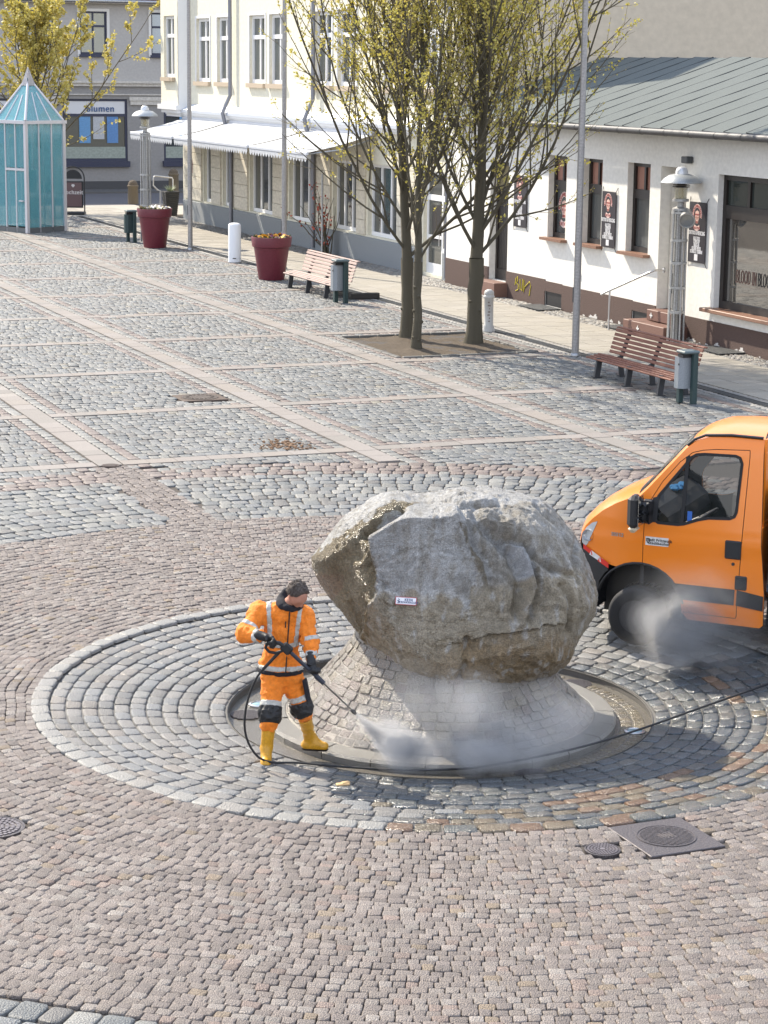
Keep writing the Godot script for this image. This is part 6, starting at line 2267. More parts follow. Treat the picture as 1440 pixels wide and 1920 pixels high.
	part(o, "gutter_joint", m, M.darksteel)
	# banners
	var labels := ["black tattoo banner hung on the wall beside the board door", "black tattoo banner hung between the second and third shop windows", "black tattoo banner hung behind the tall lattice lamp"]
	var bu := [[55.3, 56.15], [49.93, 50.7], [45.28, 46.1]]
	for k in 3:
		banner(labels[k], bu[k][0], bu[k][1], 1.95 if k else 2.1, 3.42 if k else 3.57)

func emblem(parent: Node3D, at: Vector3, size: float, dark: bool) -> void:
	var pale := mat(lin(0.70, 0.52, 0.48), 0.7)
	var red := mat(lin(0.30, 0.07, 0.06), 0.7)
	var t := Transform3D(Basis(Vector3.UP, -PI / 2) * Basis.from_scale(Vector3.ONE * size), at)
	var m := MB.new()
	var arc := PackedVector2Array()
	for k in 13:
		var a := lerpf(-0.25, PI + 0.25, k / 12.0)
		arc.append(Vector2(cos(a) * 0.36, sin(a) * 0.44 + 0.1))
	for k in 13:
		var a := lerpf(PI + 0.25, -0.25, k / 12.0)
		arc.append(Vector2(cos(a) * 0.24, sin(a) * 0.30 + 0.1))
	m.prism(arc, 0.01, t)
	part(parent, "emblem_arch", m, pale)
	m = MB.new()
	var low := PackedVector2Array()
	for k in 7: low.append(Vector2(lerpf(-0.24, 0.24, k / 6.0), -0.42 - 0.09 * sin(PI * k / 6.0)))
	for k in 7: low.append(Vector2(lerpf(0.18, -0.18, k / 6.0), -0.27 - 0.06 * sin(PI * k / 6.0)))
	m.prism(low, 0.01, t)
	part(parent, "emblem_scroll", m, pale)
	m = MB.new()
	m.prism(pv([-0.17, 0.12, -0.13, 0.24, 0.0, 0.29, 0.13, 0.24, 0.17, 0.12, 0.15, -0.02, 0.10, -0.10, 0.09, -0.22, -0.09, -0.22, -0.10, -0.10, -0.15, -0.02]), 0.01, t)
	part(parent, "emblem_head", m, mat(lin(0.62, 0.40, 0.34), 0.7))
	m = MB.new()
	var tf := t * Transform3D(Basis.IDENTITY, Vector3(0, 0, 0.006))
	m.prism(pv([-0.16, 0.10, 0.16, 0.10, 0.15, 0.16, -0.15, 0.16]), 0.004, tf)
	m.prism(pv([-0.11, -0.01, -0.03, -0.02, -0.05, 0.06, -0.11, 0.05]), 0.004, tf)
	m.prism(pv([0.03, -0.02, 0.11, -0.01, 0.11, 0.05, 0.05, 0.06]), 0.004, tf)
	m.prism(pv([-0.02, -0.08, 0.02, -0.08, 0.0, -0.02]), 0.004, tf)
	for k in 4: m.prism(pv([-0.075 + k * 0.04, -0.2, -0.045 + k * 0.04, -0.2, -0.045 + k * 0.04, -0.13, -0.075 + k * 0.04, -0.13]), 0.004, tf)
	part(parent, "emblem_features", m, red)
	var letters := "BLOODINBLOODOUT"
	for k in letters.length():
		var a := lerpf(PI + 0.12, -0.12, float(k) / (letters.length() - 1))
		var x := part(parent, "lettering", text_mesh(letters[k], 0.10, 0.006), red)
		x.transform = t * Transform3D(Basis(Vector3.BACK, a - PI / 2), Vector3(cos(a) * 0.295, sin(a) * 0.365 + 0.1, 0.004))
	var x := part(parent, "lettering", text_mesh("TATTOO", 0.10, 0.006), red)
	x.transform = t * Transform3D(Basis.IDENTITY, Vector3(0, -0.40, 0.004))

func banner(label: String, u0: float, u1: float, y0: float, y1: float) -> void:
	var w := u1 - u0
	var h := y1 - y0
	org = Vector2(26.7, (u0 + u1) / 2)
	var o := thing("banner", label, "banner", fr(26.7, (u0 + u1) / 2, y0), FRAME, "tattoo banners on the shop wall")
	var m := MB.new()
	m.bevel(Vector3(-0.045, 0, -w / 2), Vector3(-0.03, h, w / 2), 0.004)
	part(o, "sheet", m, mat(lin(0.018, 0.014, 0.022), 0.55, 0, T.patch, 3.0))
	m = MB.new()
	for q in [[-1.0, 0.0], [1.0, 0.0], [-1.0, 1.0], [1.0, 1.0]]:
		m.tube(Vector3(-0.035, h * q[1], w / 2 * q[0] * 0.97), Vector3(0, h * q[1] + (q[1] - 0.5) * 0.22, w / 2 * q[0] * 1.08), 0.008, 0.008, 5)
	part(o, "cord", m, M.black)
	emblem(o, Vector3(-0.05, h * 0.74, -0.02), 0.62, true)
	var white := mat(lin(0.66, 0.66, 0.68), 0.7)
	var lines := [["TATTOO & PIERCING", 0.49, 0.085, 0.66], ["ALLE STILE", 0.40, 0.075, 0.6], ["COVER-UP", 0.345, 0.075, 0.6], ["WALK-IN", 0.29, 0.075, 0.6], ["KLEINE PREISE", 0.235, 0.075, 0.6], ["SCHNELLE TERMINE", 0.18, 0.075, 0.6]]
	for q in lines:
		var x := part(o, "lettering", text_mesh(q[0], q[2], 0.006), white)
		x.transform = Transform3D(Basis(Vector3.UP, -PI / 2) * Basis.from_scale(Vector3(q[3], 1.1, 1)), Vector3(-0.048, h * q[1], 0))
	m = MB.new()
	m.box(Vector3(-0.049, h * 0.035, -0.09), Vector3(-0.046, h * 0.14, 0.07))
	part(o, "blank_patch", m, white)

# ---------------------------------------------------------------- trees
func grow(m: MB, pts: Array, r0: float, r1: float, sides: int, prof := []) -> void:
	# one continuous tapering stem: neighbouring segments share their rings
	var n := pts.size()
	var x := Vector3.ZERO
	var rings := []
	for k in n:
		var d: Vector3 = (pts[mini(k + 1, n - 1)] - pts[maxi(k - 1, 0)]).normalized()
		if k == 0: x = d.cross(Vector3.FORWARD if absf(d.z) < 0.9 else Vector3.RIGHT)
		x = (x - d * x.dot(d)).normalized()
		var y := d.cross(x)
		var ring: Array[Vector3] = []
		for s in sides: ring.append(x * cos(TAU * s / sides) + y * sin(TAU * s / sides))
		rings.append(ring)
	for k in n - 1:
		var ra: float = prof[k] if prof.size() else lerpf(r0, r1, float(k) / (n - 1))
		var rb: float = prof[k + 1] if prof.size() else lerpf(r0, r1, float(k + 1) / (n - 1))
		var p: Vector3 = pts[k]
		var q: Vector3 = pts[k + 1]
		for s in sides:
			var t := (s + 1) % sides
			var a: Vector3 = rings[k][s]
			var b: Vector3 = rings[k][t]
			var c: Vector3 = rings[k + 1][t]
			var e: Vector3 = rings[k + 1][s]
			m.trin(p + a * ra, p + b * ra, q + c * rb, a, b, c)
			m.trin(p + a * ra, q + c * rb, q + e * rb, a, c, e)

func shoot(r: RandomNumberGenerator, p: Vector3, d: Vector3, length: float, steps: int, lift: float, wander: float) -> Array:
	var out := [p]
	for k in steps:
		d = (d + Vector3.UP * lift / steps + Vector3(r.randf_range(-1, 1), r.randf_range(-0.6, 0.6), r.randf_range(-1, 1)) * wander).normalized()
		p += d * length / steps
		out.append(p)
	return out

func leaf(m: MB, r: RandomNumberGenerator, p: Vector3, size: float) -> void:
	var a := Vector3(r.randf_range(-1, 1), r.randf_range(-0.7, 1), r.randf_range(-1, 1)).normalized() * size
	var b := a.cross(Vector3(r.randf_range(-1, 1), r.randf_range(-1, 1), r.randf_range(-1, 1))).normalized() * size * 0.42
	m.tri(p, p + a * 0.5 + b, p + a)
	m.tri(p, p + a, p + a * 0.5 - b)

func tree(label: String, at: Vector3, seed_: int, trunk_h: float, trunk_r: float, limbs: int, spread: Array, height: float, leaves: float, leaf_size: float, lean: Vector3, greens: Array, shoots := 9) -> void:
	var r := RandomNumberGenerator.new()
	r.seed = seed_
	var o := thing("street_tree", label, "tree", at, 0.0, "trees on the square")
	var wood := MB.new()
	var twigs := MB.new()
	var lv := MB.new()
	lv.use_col = true
	var fork := lean * trunk_h + Vector3.UP * trunk_h
	var tp: Array = []
	for k in 9: tp.append(Vector3.ZERO.lerp(fork, k / 8.0) + Vector3(r.randf_range(-0.02, 0.02), 0, r.randf_range(-0.02, 0.02)))
	var prof := [1.5, 1.15, 1.03, 0.98, 0.95, 0.95, 0.97, 1.0, 1.0]
	tp[0].y = -0.1
	var radii: Array = []
	for q in prof: radii.append(trunk_r * q * r.randf_range(0.97, 1.03))
	grow(wood, tp, 0, 0, 14, radii)
	for k in 7:
		var a := r.randf() * TAU
		var q: Vector3 = tp[1 + k % 6].lerp(tp[2 + k % 6], r.randf()) + Vector3(cos(a), 0, sin(a)) * trunk_r * 0.86
		wood.lathe([Vector2(0.0, -0.05), Vector2(0.045, -0.02), Vector2(0.05, 0.02), Vector2(0.0, 0.06)], 8, Transform3D(Basis.IDENTITY, q))
	# a leader that goes on up, and limbs that leave it one above another
	var lead := shoot(r, tp[8], Vector3(r.randf_range(-0.08, 0.08), 1, r.randf_range(-0.08, 0.08)).normalized(), height - trunk_h, 14, 0.3, 0.05)
	grow(wood, lead, trunk_r * 0.86, 0.012, 9)
	for i in limbs:
		var share := float(i) / limbs
		var ang := i * 2.4 + r.randf_range(-0.4, 0.4)
		var tilt: float = lerpf(spread[1], spread[0], share) + r.randf_range(-0.1, 0.1)
		var d := Vector3(cos(ang) * sin(tilt), cos(tilt), sin(ang) * sin(tilt))
		var up := lerpf(0.0, 0.62, pow(share, 1.25)) * 14.0
		var start: Vector3 = lead[int(up)].lerp(lead[mini(int(up) + 1, 14)], up - int(up))
		var len_ := (height - start.y) / maxf(0.75, cos(tilt)) * r.randf_range(0.62, 0.9)
		var limb := shoot(r, start, d, len_, 12, 0.8, 0.07)
		var lr: float = minf(0.045, trunk_r * r.randf_range(0.24, 0.36)) * lerpf(1.0, 0.6, share)
		grow(wood, limb, lr, 0.012, 8)
		for s in shoots:
			var f := lerpf(0.03, 0.96, (s + r.randf()) / shoots)
			var k := int(f * 12)
			var p: Vector3 = limb[k].lerp(limb[mini(k + 1, 12)], f * 12 - k)
			var dir: Vector3 = (limb[mini(k + 1, 12)] - limb[maxi(k - 1, 0)]).normalized()
			var side := dir.cross(Vector3(r.randf_range(-1, 1), r.randf_range(-0.3, 0.3), r.randf_range(-1, 1))).normalized()
			var out_ := (dir * r.randf_range(0.9, 1.3) + side * r.randf_range(0.5, 0.95)).normalized()
			var l2 := len_ * lerpf(0.40, 0.14, f) * r.randf_range(0.7, 1.15)
			var sh := shoot(r, p, out_, l2, 6, 0.42, 0.07)
			grow(wood, sh, lerpf(lr, 0.014, f) * 0.55 + 0.005, 0.006, 6)
			for t in 7:
				var g := lerpf(0.14, 1.0, (t + r.randf()) / 7.0)
				var kk := mini(int(g * 6), 5)
				var q: Vector3 = sh[kk].lerp(sh[kk + 1], g * 6 - kk)
				var dd: Vector3 = (sh[kk + 1] - sh[kk]).normalized()
				var sd := dd.cross(Vector3(r.randf_range(-1, 1), r.randf_range(-1, 1), r.randf_range(-1, 1))).normalized()
				var tw := shoot(r, q, (dd * 1.0 + sd * r.randf_range(0.5, 1.0)).normalized(), r.randf_range(0.25, 0.8), 3, 0.3, 0.12)
				grow(twigs, tw, 0.006, 0.0035, 4)
				var n := int(leaves * r.randf_range(0.3, 1.7) * (0.55 + 0.8 * f))
				for x in n:
					lv.tint = greens[r.randi_range(0, greens.size() - 1)]
					var b: Vector3 = tw[r.randi_range(0, 2)].lerp(tw[3], r.randf())
					b += Vector3(r.randf_range(-1, 1), r.randf_range(-1, 1), r.randf_range(-1, 1)) * 0.035
					leaf(lv, r, b, leaf_size * r.randf_range(0.6, 1.3))
	var tr := part(o, "trunk", wood, M.bark)
	part(o, "twigs", twigs, M.bark_twig)
	part(o, "crown", lv, M.leaf).set_meta("kind", "stuff")

func build_trees() -> void:
	M.bark = mat(lin(0.155, 0.135, 0.092), 0.95, 0, T.grain, 3.0, 2.0)
	M.bark_twig = mat(lin(0.20, 0.165, 0.105), 0.9)
	M.leaf = vmat(0.6)
	M.leaf.backlight_enabled = true
	M.leaf.backlight = Color(0.8, 0.8, 0.6)
	var greens := [Color(0.54, 0.48, 0.11), Color(0.60, 0.52, 0.13), Color(0.46, 0.42, 0.10), Color(0.64, 0.54, 0.17), Color(0.50, 0.41, 0.13)]
	var yellow := [Color(0.52, 0.44, 0.13), Color(0.58, 0.49, 0.16), Color(0.46, 0.40, 0.12), Color(0.60, 0.52, 0.20)]
	tree("leafing tree with stout dark trunk, farther of the close pair in the earth bed", fr(20.12, 48.32, -0.02), 101, 2.0, 0.15, 18, [0.12, 0.82], 11.0, 13.0, 0.066, Vector3(-0.01, 0, 0), greens, 14)
	tree("slimmer leafing tree, nearer of the close pair in the earth bed", fr(19.48, 46.18, -0.02), 202, 2.1, 0.105, 9, [0.1, 0.5], 10.5, 12.0, 0.062, Vector3(0.0, 0, 0), greens, 11)
	tree("leafing tree with single mossy trunk beside the white ornate bollard", fr(21.26, 46.89, -0.02), 304, 2.1, 0.18, 20, [0.10, 0.72], 11.0, 13.0, 0.066, Vector3(0.02, 0, 0), greens, 14)
	tree("yellow-green leafing tree behind the glass kiosk", fr(22.0, 97.0, 0.0), 405, 2.4, 0.14, 14, [0.1, 0.95], 9.6, 24.0, 0.13, Vector3(0, 0, 0), yellow, 9)

# ---------------------------------------------------------------- kiosk
func build_kiosk() -> void:
	var alu := mat(lin(0.60, 0.585, 0.60), 0.4, 0.3)
	var teal := StandardMaterial3D.new()
	teal.albedo_color = Color(0.42, 0.68, 0.72, 0.42)
	teal.transparency = BaseMaterial3D.TRANSPARENCY_ALPHA
	teal.roughness = 0.04
	var near := Vector3(-14.209, 0, -84.715)
	var rgt := Vector3(1.173, 0, -1.315) * 1.08
	var lft := Vector3(-1.315, 0, -1.173) * 1.08
	var o := thing("glass_kiosk", "teal glass kiosk with pointed glass roof and aluminium frame", "kiosk", near)
	var c := [Vector3.ZERO, rgt, rgt + lft, lft]
	var apex: Vector3 = (rgt + lft) / 2 + Vector3.UP * 6.05
	var H := 4.25
	for side in 4:
		var a: Vector3 = c[side]
		var b: Vector3 = c[(side + 1) % 4]
		var d := (b - a).normalized()
		var nrm := d.cross(Vector3.UP).normalized()
		if nrm.dot((rgt + lft) / 2 - a) > 0: nrm = -nrm
		var bs := Basis(d, Vector3.UP, d.cross(Vector3.UP))
		var wdt := (b - a).length()
		var t := Transform3D(bs, a)
		var m := MB.new()
		m.cbox(Vector3(0, H / 2, 0), Vector3(0.13, H, 0.13), t)
		part(o, "corner_post", m, alu)
		m = MB.new()
		m.cbox(Vector3(wdt / 2, H + 0.06, 0), Vector3(wdt + 0.22, 0.13, 0.2), t)
		part(o, "eaves_rail", m, alu)
		m = MB.new()
		m.cbox(Vector3(wdt / 2, 0.09, 0), Vector3(wdt - 0.1, 0.2, 0.07), t)
		part(o, "base_panel", m, mat(lin(0.16, 0.17, 0.17), 0.6, 0, T.grain, 3.0))
		var door := side == 3
		for k in 3:
			var x0 := wdt * k / 3.0
			var x1 := wdt * (k + 1) / 3.0
			if k > 0:
				m = MB.new()
				m.cbox(Vector3(x0, H / 2, 0), Vector3(0.05, H, 0.07), t)
				part(o, "mullion", m, alu)
			if door and k == 2: continue
			if door and k == 1: continue
			m = MB.new()
			m.cbox(Vector3((x0 + x1) / 2, H / 2 + 0.1, 0), Vector3(x1 - x0 - 0.05, H - 0.22, 0.012), t)
			part(o, "pane", m, teal)
		if door:
			for r in [[2.55, H - 0.02], [0.25, 2.4]]:
				for k in (2 if r[0] > 1 else 1):
					m = MB.new()
					var x0 := wdt * (1 + k) / 3.0 if r[0] > 1 else wdt / 3.0
					var x1 := wdt * (2 + k) / 3.0 if r[0] > 1 else wdt
					m.cbox(Vector3((x0 + x1) / 2, (r[0] + r[1]) / 2, 0), Vector3(x1 - x0 - 0.07, r[1] - r[0], 0.012), t)
					part(o, "pane" if r[0] > 1 else "door", m, teal)
			m = MB.new()
			m.cbox(Vector3(wdt * 2 / 3.0, 2.47, 0), Vector3(wdt * 2 / 3.0, 0.09, 0.08), t)
			part(o, "door_head", m, alu)
			m = MB.new()
			m.cbox(Vector3(wdt - 0.28, 1.25, 0.06 if t.basis.z.dot(nrm) > 0 else -0.06), Vector3(0.26, 0.05, 0.05), t)
			part(o, "door_handle", m, alu)
		# roof
		var up0 := a + Vector3.UP * (H + 0.12)
		var up1 := b + Vector3.UP * (H + 0.12)
		m = MB.new()
		m.tube(up0, apex.lerp(up0, 0.12), 0.055, 0.05, 6)
		part(o, "hip_bar", m, alu)
		for k in 3:
			var p0 := up0.lerp(up1, k / 3.0)
			var p1 := up0.lerp(up1, (k + 1) / 3.0)
			if k > 0:
				m = MB.new()
				m.tube(p0, apex.lerp(p0, 0.42 if side % 2 else 0.36), 0.03, 0.03, 5)
				part(o, "roof_bar", m, alu)
			m = MB.new()
			var q := apex - (p0 + p1) / 2
			m.prism(PackedVector2Array([Vector2(0, 0), Vector2(1, 0), Vector2(0, 1)]), 0.012, Transform3D(Basis(p1 - p0, apex - p0, (p1 - p0).cross(apex - p0).normalized()), p0))
			part(o, "roof_pane", m, teal)
		m = MB.new()
		var e0 := apex.lerp(up0, 0.2)
		var e1 := apex.lerp(up1, 0.2)
		var top := apex + Vector3.UP * 0.42
		m.tri(e0 + nrm * 0.03, e1 + nrm * 0.03, top); m.tri(e1 + nrm * 0.03, e0 + nrm * 0.03, top)
		part(o, "cap_plate", m, alu)
	# board and cabinet inside
	var m2 := MB.new()
	m2.box(Vector3(-0.3, 0.1, -1.9), Vector3(0.2, 2.4, -1.4))
	part(o, "inner_cabinet", m2, mat(lin(0.10, 0.22, 0.24), 0.6))
	m2 = MB.new()
	m2.box(Vector3(0.30, 3.3, -0.62), Vector3(0.5, 3.9, -0.58))
	part(o, "inner_screen", m2, M.black)

# ---------------------------------------------------------------- street furniture
func lathe_part(o: Node3D, called: String, prof: Array, material: Material, at := Vector3.ZERO, seg := 28) -> MeshInstance3D:
	var m := MB.new()
	m.lathe(prof, seg, Transform3D(Basis.IDENTITY, at))
	return part(o, called, m, material)

func lamp_post(label: String, at: Vector3, h: float, projector: bool) -> void:
	var o := thing("lattice_lamp", label, "street lamp", at, FRAME, "lattice lamps")
	var grey := mat(lin(0.46, 0.46, 0.45), 0.45, 0.5, T.patch, 3.0)
	var col := h - 1.05
	for k in 8:
		var a := TAU * k / 8
		var m := MB.new()
		m.tube(Vector3(cos(a) * 0.2, 0, sin(a) * 0.2), Vector3(cos(a) * 0.17, col, sin(a) * 0.17), 0.027, 0.025, 7)
		part(o, "bar", m, grey)
	lathe_part(o, "core", [Vector2(0.13, 0), Vector2(0.13, 0.75), Vector2(0.15, 0.78), Vector2(0.05, 0.8), Vector2(0.045, col)], M.zinc)
	for y in [0.75, 1.35, 1.95, 2.5, col - 0.05]:
		lathe_part(o, "ring", [Vector2(0.16, y - 0.03), Vector2(0.21, y - 0.03), Vector2(0.21, y + 0.03), Vector2(0.16, y + 0.03)], grey)
	lathe_part(o, "neck", [Vector2(0.2, col), Vector2(0.2, col + 0.05), Vector2(0.08, col + 0.1), Vector2(0.08, col + 0.2), Vector2(0.2, col + 0.22), Vector2(0.2, col + 0.28), Vector2(0.12, col + 0.29)], grey)
	var gl := StandardMaterial3D.new()
	gl.albedo_color = Color(0.75, 0.73, 0.62, 0.4)
	gl.transparency = BaseMaterial3D.TRANSPARENCY_ALPHA
	gl.roughness = 0.1
	var lantern := lathe_part(o, "lantern", [Vector2(0.145, col + 0.29), Vector2(0.16, col + 0.55)], gl)
	lathe_part(lantern, "lamp_core", [Vector2(0.05, col + 0.29), Vector2(0.07, col + 0.4), Vector2(0.05, col + 0.55)], mat(lin(0.5, 0.42, 0.28), 0.4))
	for k in 4: lathe_part(o, "louvre", [Vector2(0.12, col + 0.55 + k * 0.045), Vector2(0.21, col + 0.56 + k * 0.045), Vector2(0.21, col + 0.575 + k * 0.045), Vector2(0.12, col + 0.585 + k * 0.045)], mat(lin(0.12, 0.11, 0.10), 0.6))
	var hat := lathe_part(o, "hat", [Vector2(0.15, col + 0.72), Vector2(0.47, col + 0.66), Vector2(0.5, col + 0.67), Vector2(0.49, col + 0.69), Vector2(0.42, col + 0.77), Vector2(0.30, col + 0.85), Vector2(0.17, col + 0.88)], mat(lin(0.42, 0.44, 0.45), 0.45, 0.35, T.patch, 6.0), Vector3.ZERO, 40)
	lathe_part(hat, "dome", [Vector2(0.16, col + 0.87), Vector2(0.155, col + 0.93), Vector2(0.13, col + 1.0), Vector2(0.08, col + 1.045), Vector2(0.0, col + 1.06)], mat(lin(0.6, 0.61, 0.63), 0.3, 0.3))
	if projector:
		var m := MB.new()
		var t := Transform3D(Basis(Vector3.UP, -FRAME - 0.1) * Basis(Vector3.RIGHT, PI / 2 + 0.35), Vector3(-0.05, col - 0.2, 0.42))
		m.lathe([Vector2(0.0, -0.42), Vector2(0.13, -0.4), Vector2(0.15, -0.2), Vector2(0.19, 0.02), Vector2(0.2, 0.06), Vector2(0.17, 0.06), Vector2(0.16, 0.02)], 28, t)
		var pr := part(o, "projector", m, grey)
		m = MB.new()
		m.lathe([Vector2(0.165, 0.035), Vector2(0.08, 0.02), Vector2(0.0, 0.015)], 28, t)
		part(pr, "lens", m, mat(lin(0.25, 0.26, 0.26), 0.08, 0.4))

func planter(label: String, at: Vector3, hgt: float, rim: float, bloom: Array, seed_: int) -> void:
	var o := thing("plant_tub", label, "flower tub", at, 0.0, "burgundy tubs")
	var red := mat(lin(0.155, 0.022, 0.036), 0.42, 0, T.patch, 2.0)
	lathe_part(o, "tub", [Vector2(0.0, 0.0), Vector2(rim * 0.62, 0.0), Vector2(rim * 0.64, 0.03), Vector2(rim * 0.87, hgt - 0.32), Vector2(rim * 0.95, hgt - 0.30), Vector2(rim, hgt - 0.02), Vector2(rim * 0.99, hgt), Vector2(rim * 0.92, hgt), Vector2(rim * 0.9, hgt - 0.12), Vector2(0, hgt - 0.1)], red, Vector3.ZERO, 48)
	lathe_part(o, "soil", [Vector2(rim * 0.9, hgt - 0.09), Vector2(0, hgt - 0.05)], M.dirt)
	var r := RandomNumberGenerator.new()
	r.seed = seed_
	var green := MB.new()
	for k in 260:
		var a := r.randf() * TAU
		var d := sqrt(r.randf()) * rim * 0.88
		leaf(green, r, Vector3(cos(a) * d, hgt - 0.08 + r.randf() * 0.08, sin(a) * d), 0.10)
	part(o, "leaves", green, mat(lin(0.09, 0.11, 0.035), 0.7)).set_meta("kind", "stuff")
	for k in 46:
		var a := r.randf() * TAU
		var d := sqrt(r.randf()) * rim * 0.86
		var m := MB.new()
		var tilt := Basis(Vector3(r.randf_range(-1, 1), 0, r.randf_range(-1, 1)).normalized(), r.randf_range(0.2, 0.8))
		m.lathe([Vector2(0.0, 0.0), Vector2(0.05, 0.015), Vector2(0.075, 0.03), Vector2(0.04, 0.035), Vector2(0.0, 0.02)], 7, Transform3D(tilt, Vector3(cos(a) * d, hgt - 0.02 + r.randf() * 0.07, sin(a) * d)))
		part(o, "flower", m, bloom[r.randi_range(0, bloom.size() - 1)])

func bench(label: String, at: Vector3, length: float, wood: Material, s: float) -> void:
	var o := thing("park_bench", label, "bench", at, FRAME, "slatted benches")
	var iron := mat(lin(0.05, 0.053, 0.06), 0.6, 0.2, T.grain, 4.0)
	# it faces -x; z runs along it
	for k in 6:
		var m := MB.new()
		var x := -0.30 + k * 0.094
		m.bevel(Vector3(x, 0.425 - 0.018 * absf(k - 3.0), -length / 2), Vector3(x + 0.074, 0.46 - 0.018 * absf(k - 3.0), length / 2), 0.008, Transform3D(Basis.from_scale(Vector3(s, s, 1)), Vector3.ZERO))
		part(o, "seat_slat", m, wood)
	for k in 6:
		var m := MB.new()
		var t := Transform3D(Basis.from_scale(Vector3(s, s, 1)), Vector3.ZERO) * Transform3D(Basis(Vector3.BACK, -0.30), Vector3(0.29 + k * 0.028, 0.50 + k * 0.092, 0))
		m.bevel(Vector3(-0.015, -0.035, -length / 2), Vector3(0.017, 0.035, length / 2), 0.008, t)
		part(o, "back_slat", m, wood)
	var m2 := MB.new()
	m2.bevel(Vector3(0.44, 1.005, -length / 2), Vector3(0.54, 1.035, length / 2), 0.008, Transform3D(Basis.from_scale(Vector3(s, s, 1)), Vector3.ZERO))
	part(o, "top_slat", m2, wood)
	for k in 3:
		var z := (k - 1) * length * 0.37
		var t := Transform3D(Basis.from_scale(Vector3(s, s, 1)), Vector3(0, 0, z))
		var m := MB.new()
		var d := 0.07
		m.prism(pv([-0.34, 0.0, -0.22, 0.0, -0.16, 0.37, 0.22, 0.37, 0.25, 0.33, 0.29, 0.0, 0.39, 0.0, 0.34, 0.40, 0.56, 1.0, 0.50, 1.02, 0.29, 0.46, 0.2, 0.42, -0.28, 0.42, -0.29, 0.36]), d, t * Transform3D(Basis.IDENTITY, Vector3(0, 0, d / 2)))
		part(o, "leg_frame", m, iron)
		m = MB.new()
		m.box(Vector3(-0.38, 0.0, z - 0.07), Vector3(-0.17, 0.02, z + 0.07)); m.box(Vector3(0.26, 0.0, z - 0.07), Vector3(0.43, 0.02, z + 0.07))
		part(o, "foot", m, iron)

func bin(label: String, at: Vector3, s: float, grey: bool) -> void:
	var o := thing("litter_bin", label, "litter bin", at, FRAME, "litter bins on posts")
	var green := mat(lin(0.022, 0.05, 0.05), 0.5, 0, T.patch, 4.0)
	var zinc := mat(lin(0.30, 0.33, 0.36), 0.45, 0.4, T.patch, 8.0) if grey else green
	var m := MB.new()
	m.bevel(Vector3(0.02, 0, 0.08) * s, Vector3(0.13, 1.08, 0.20) * s, 0.012)
	part(o, "post", m, green)
	m = MB.new()
	m.bevel(Vector3(-0.13, 0, -0.2) * s, Vector3(-0.03, 0.35, -0.08) * s, 0.01)
	part(o, "foot", m, green)
	m = MB.new()
	m.prism(pv([-0.20, -0.02, -0.20, 0.14, -0.11, 0.2, 0.05, 0.2, 0.14, 0.14, 0.14, -0.02, 0.05, -0.08, -0.11, -0.08]), 0.62 * s, Transform3D(Basis(Vector3.RIGHT, -PI / 2) * Basis.from_scale(Vector3(s, s, 1)), Vector3(-0.02, 0.93 * s, 0)))
	var body := part(o, "bucket", m, zinc)
	m = MB.new()
	m.bevel(Vector3(-0.21, 1.02, -0.14) * s, Vector3(0.15, 1.08, 0.22) * s, 0.02)
	part(o, "lid", m, mat(lin(0.10, 0.13, 0.135), 0.5))
	m = MB.new()
	m.box(Vector3(-0.18, 0.94, -0.10) * s, Vector3(0.1, 1.0, 0.10) * s)
	part(o, "opening", m, M.black)
	if grey:
		m = MB.new()
		m.bevel(Vector3(-0.226, 0.78, 0.0) * s, Vector3(-0.218, 0.82, 0.05) * s, 0.003)
		part(body, "keyhole", m, M.black)

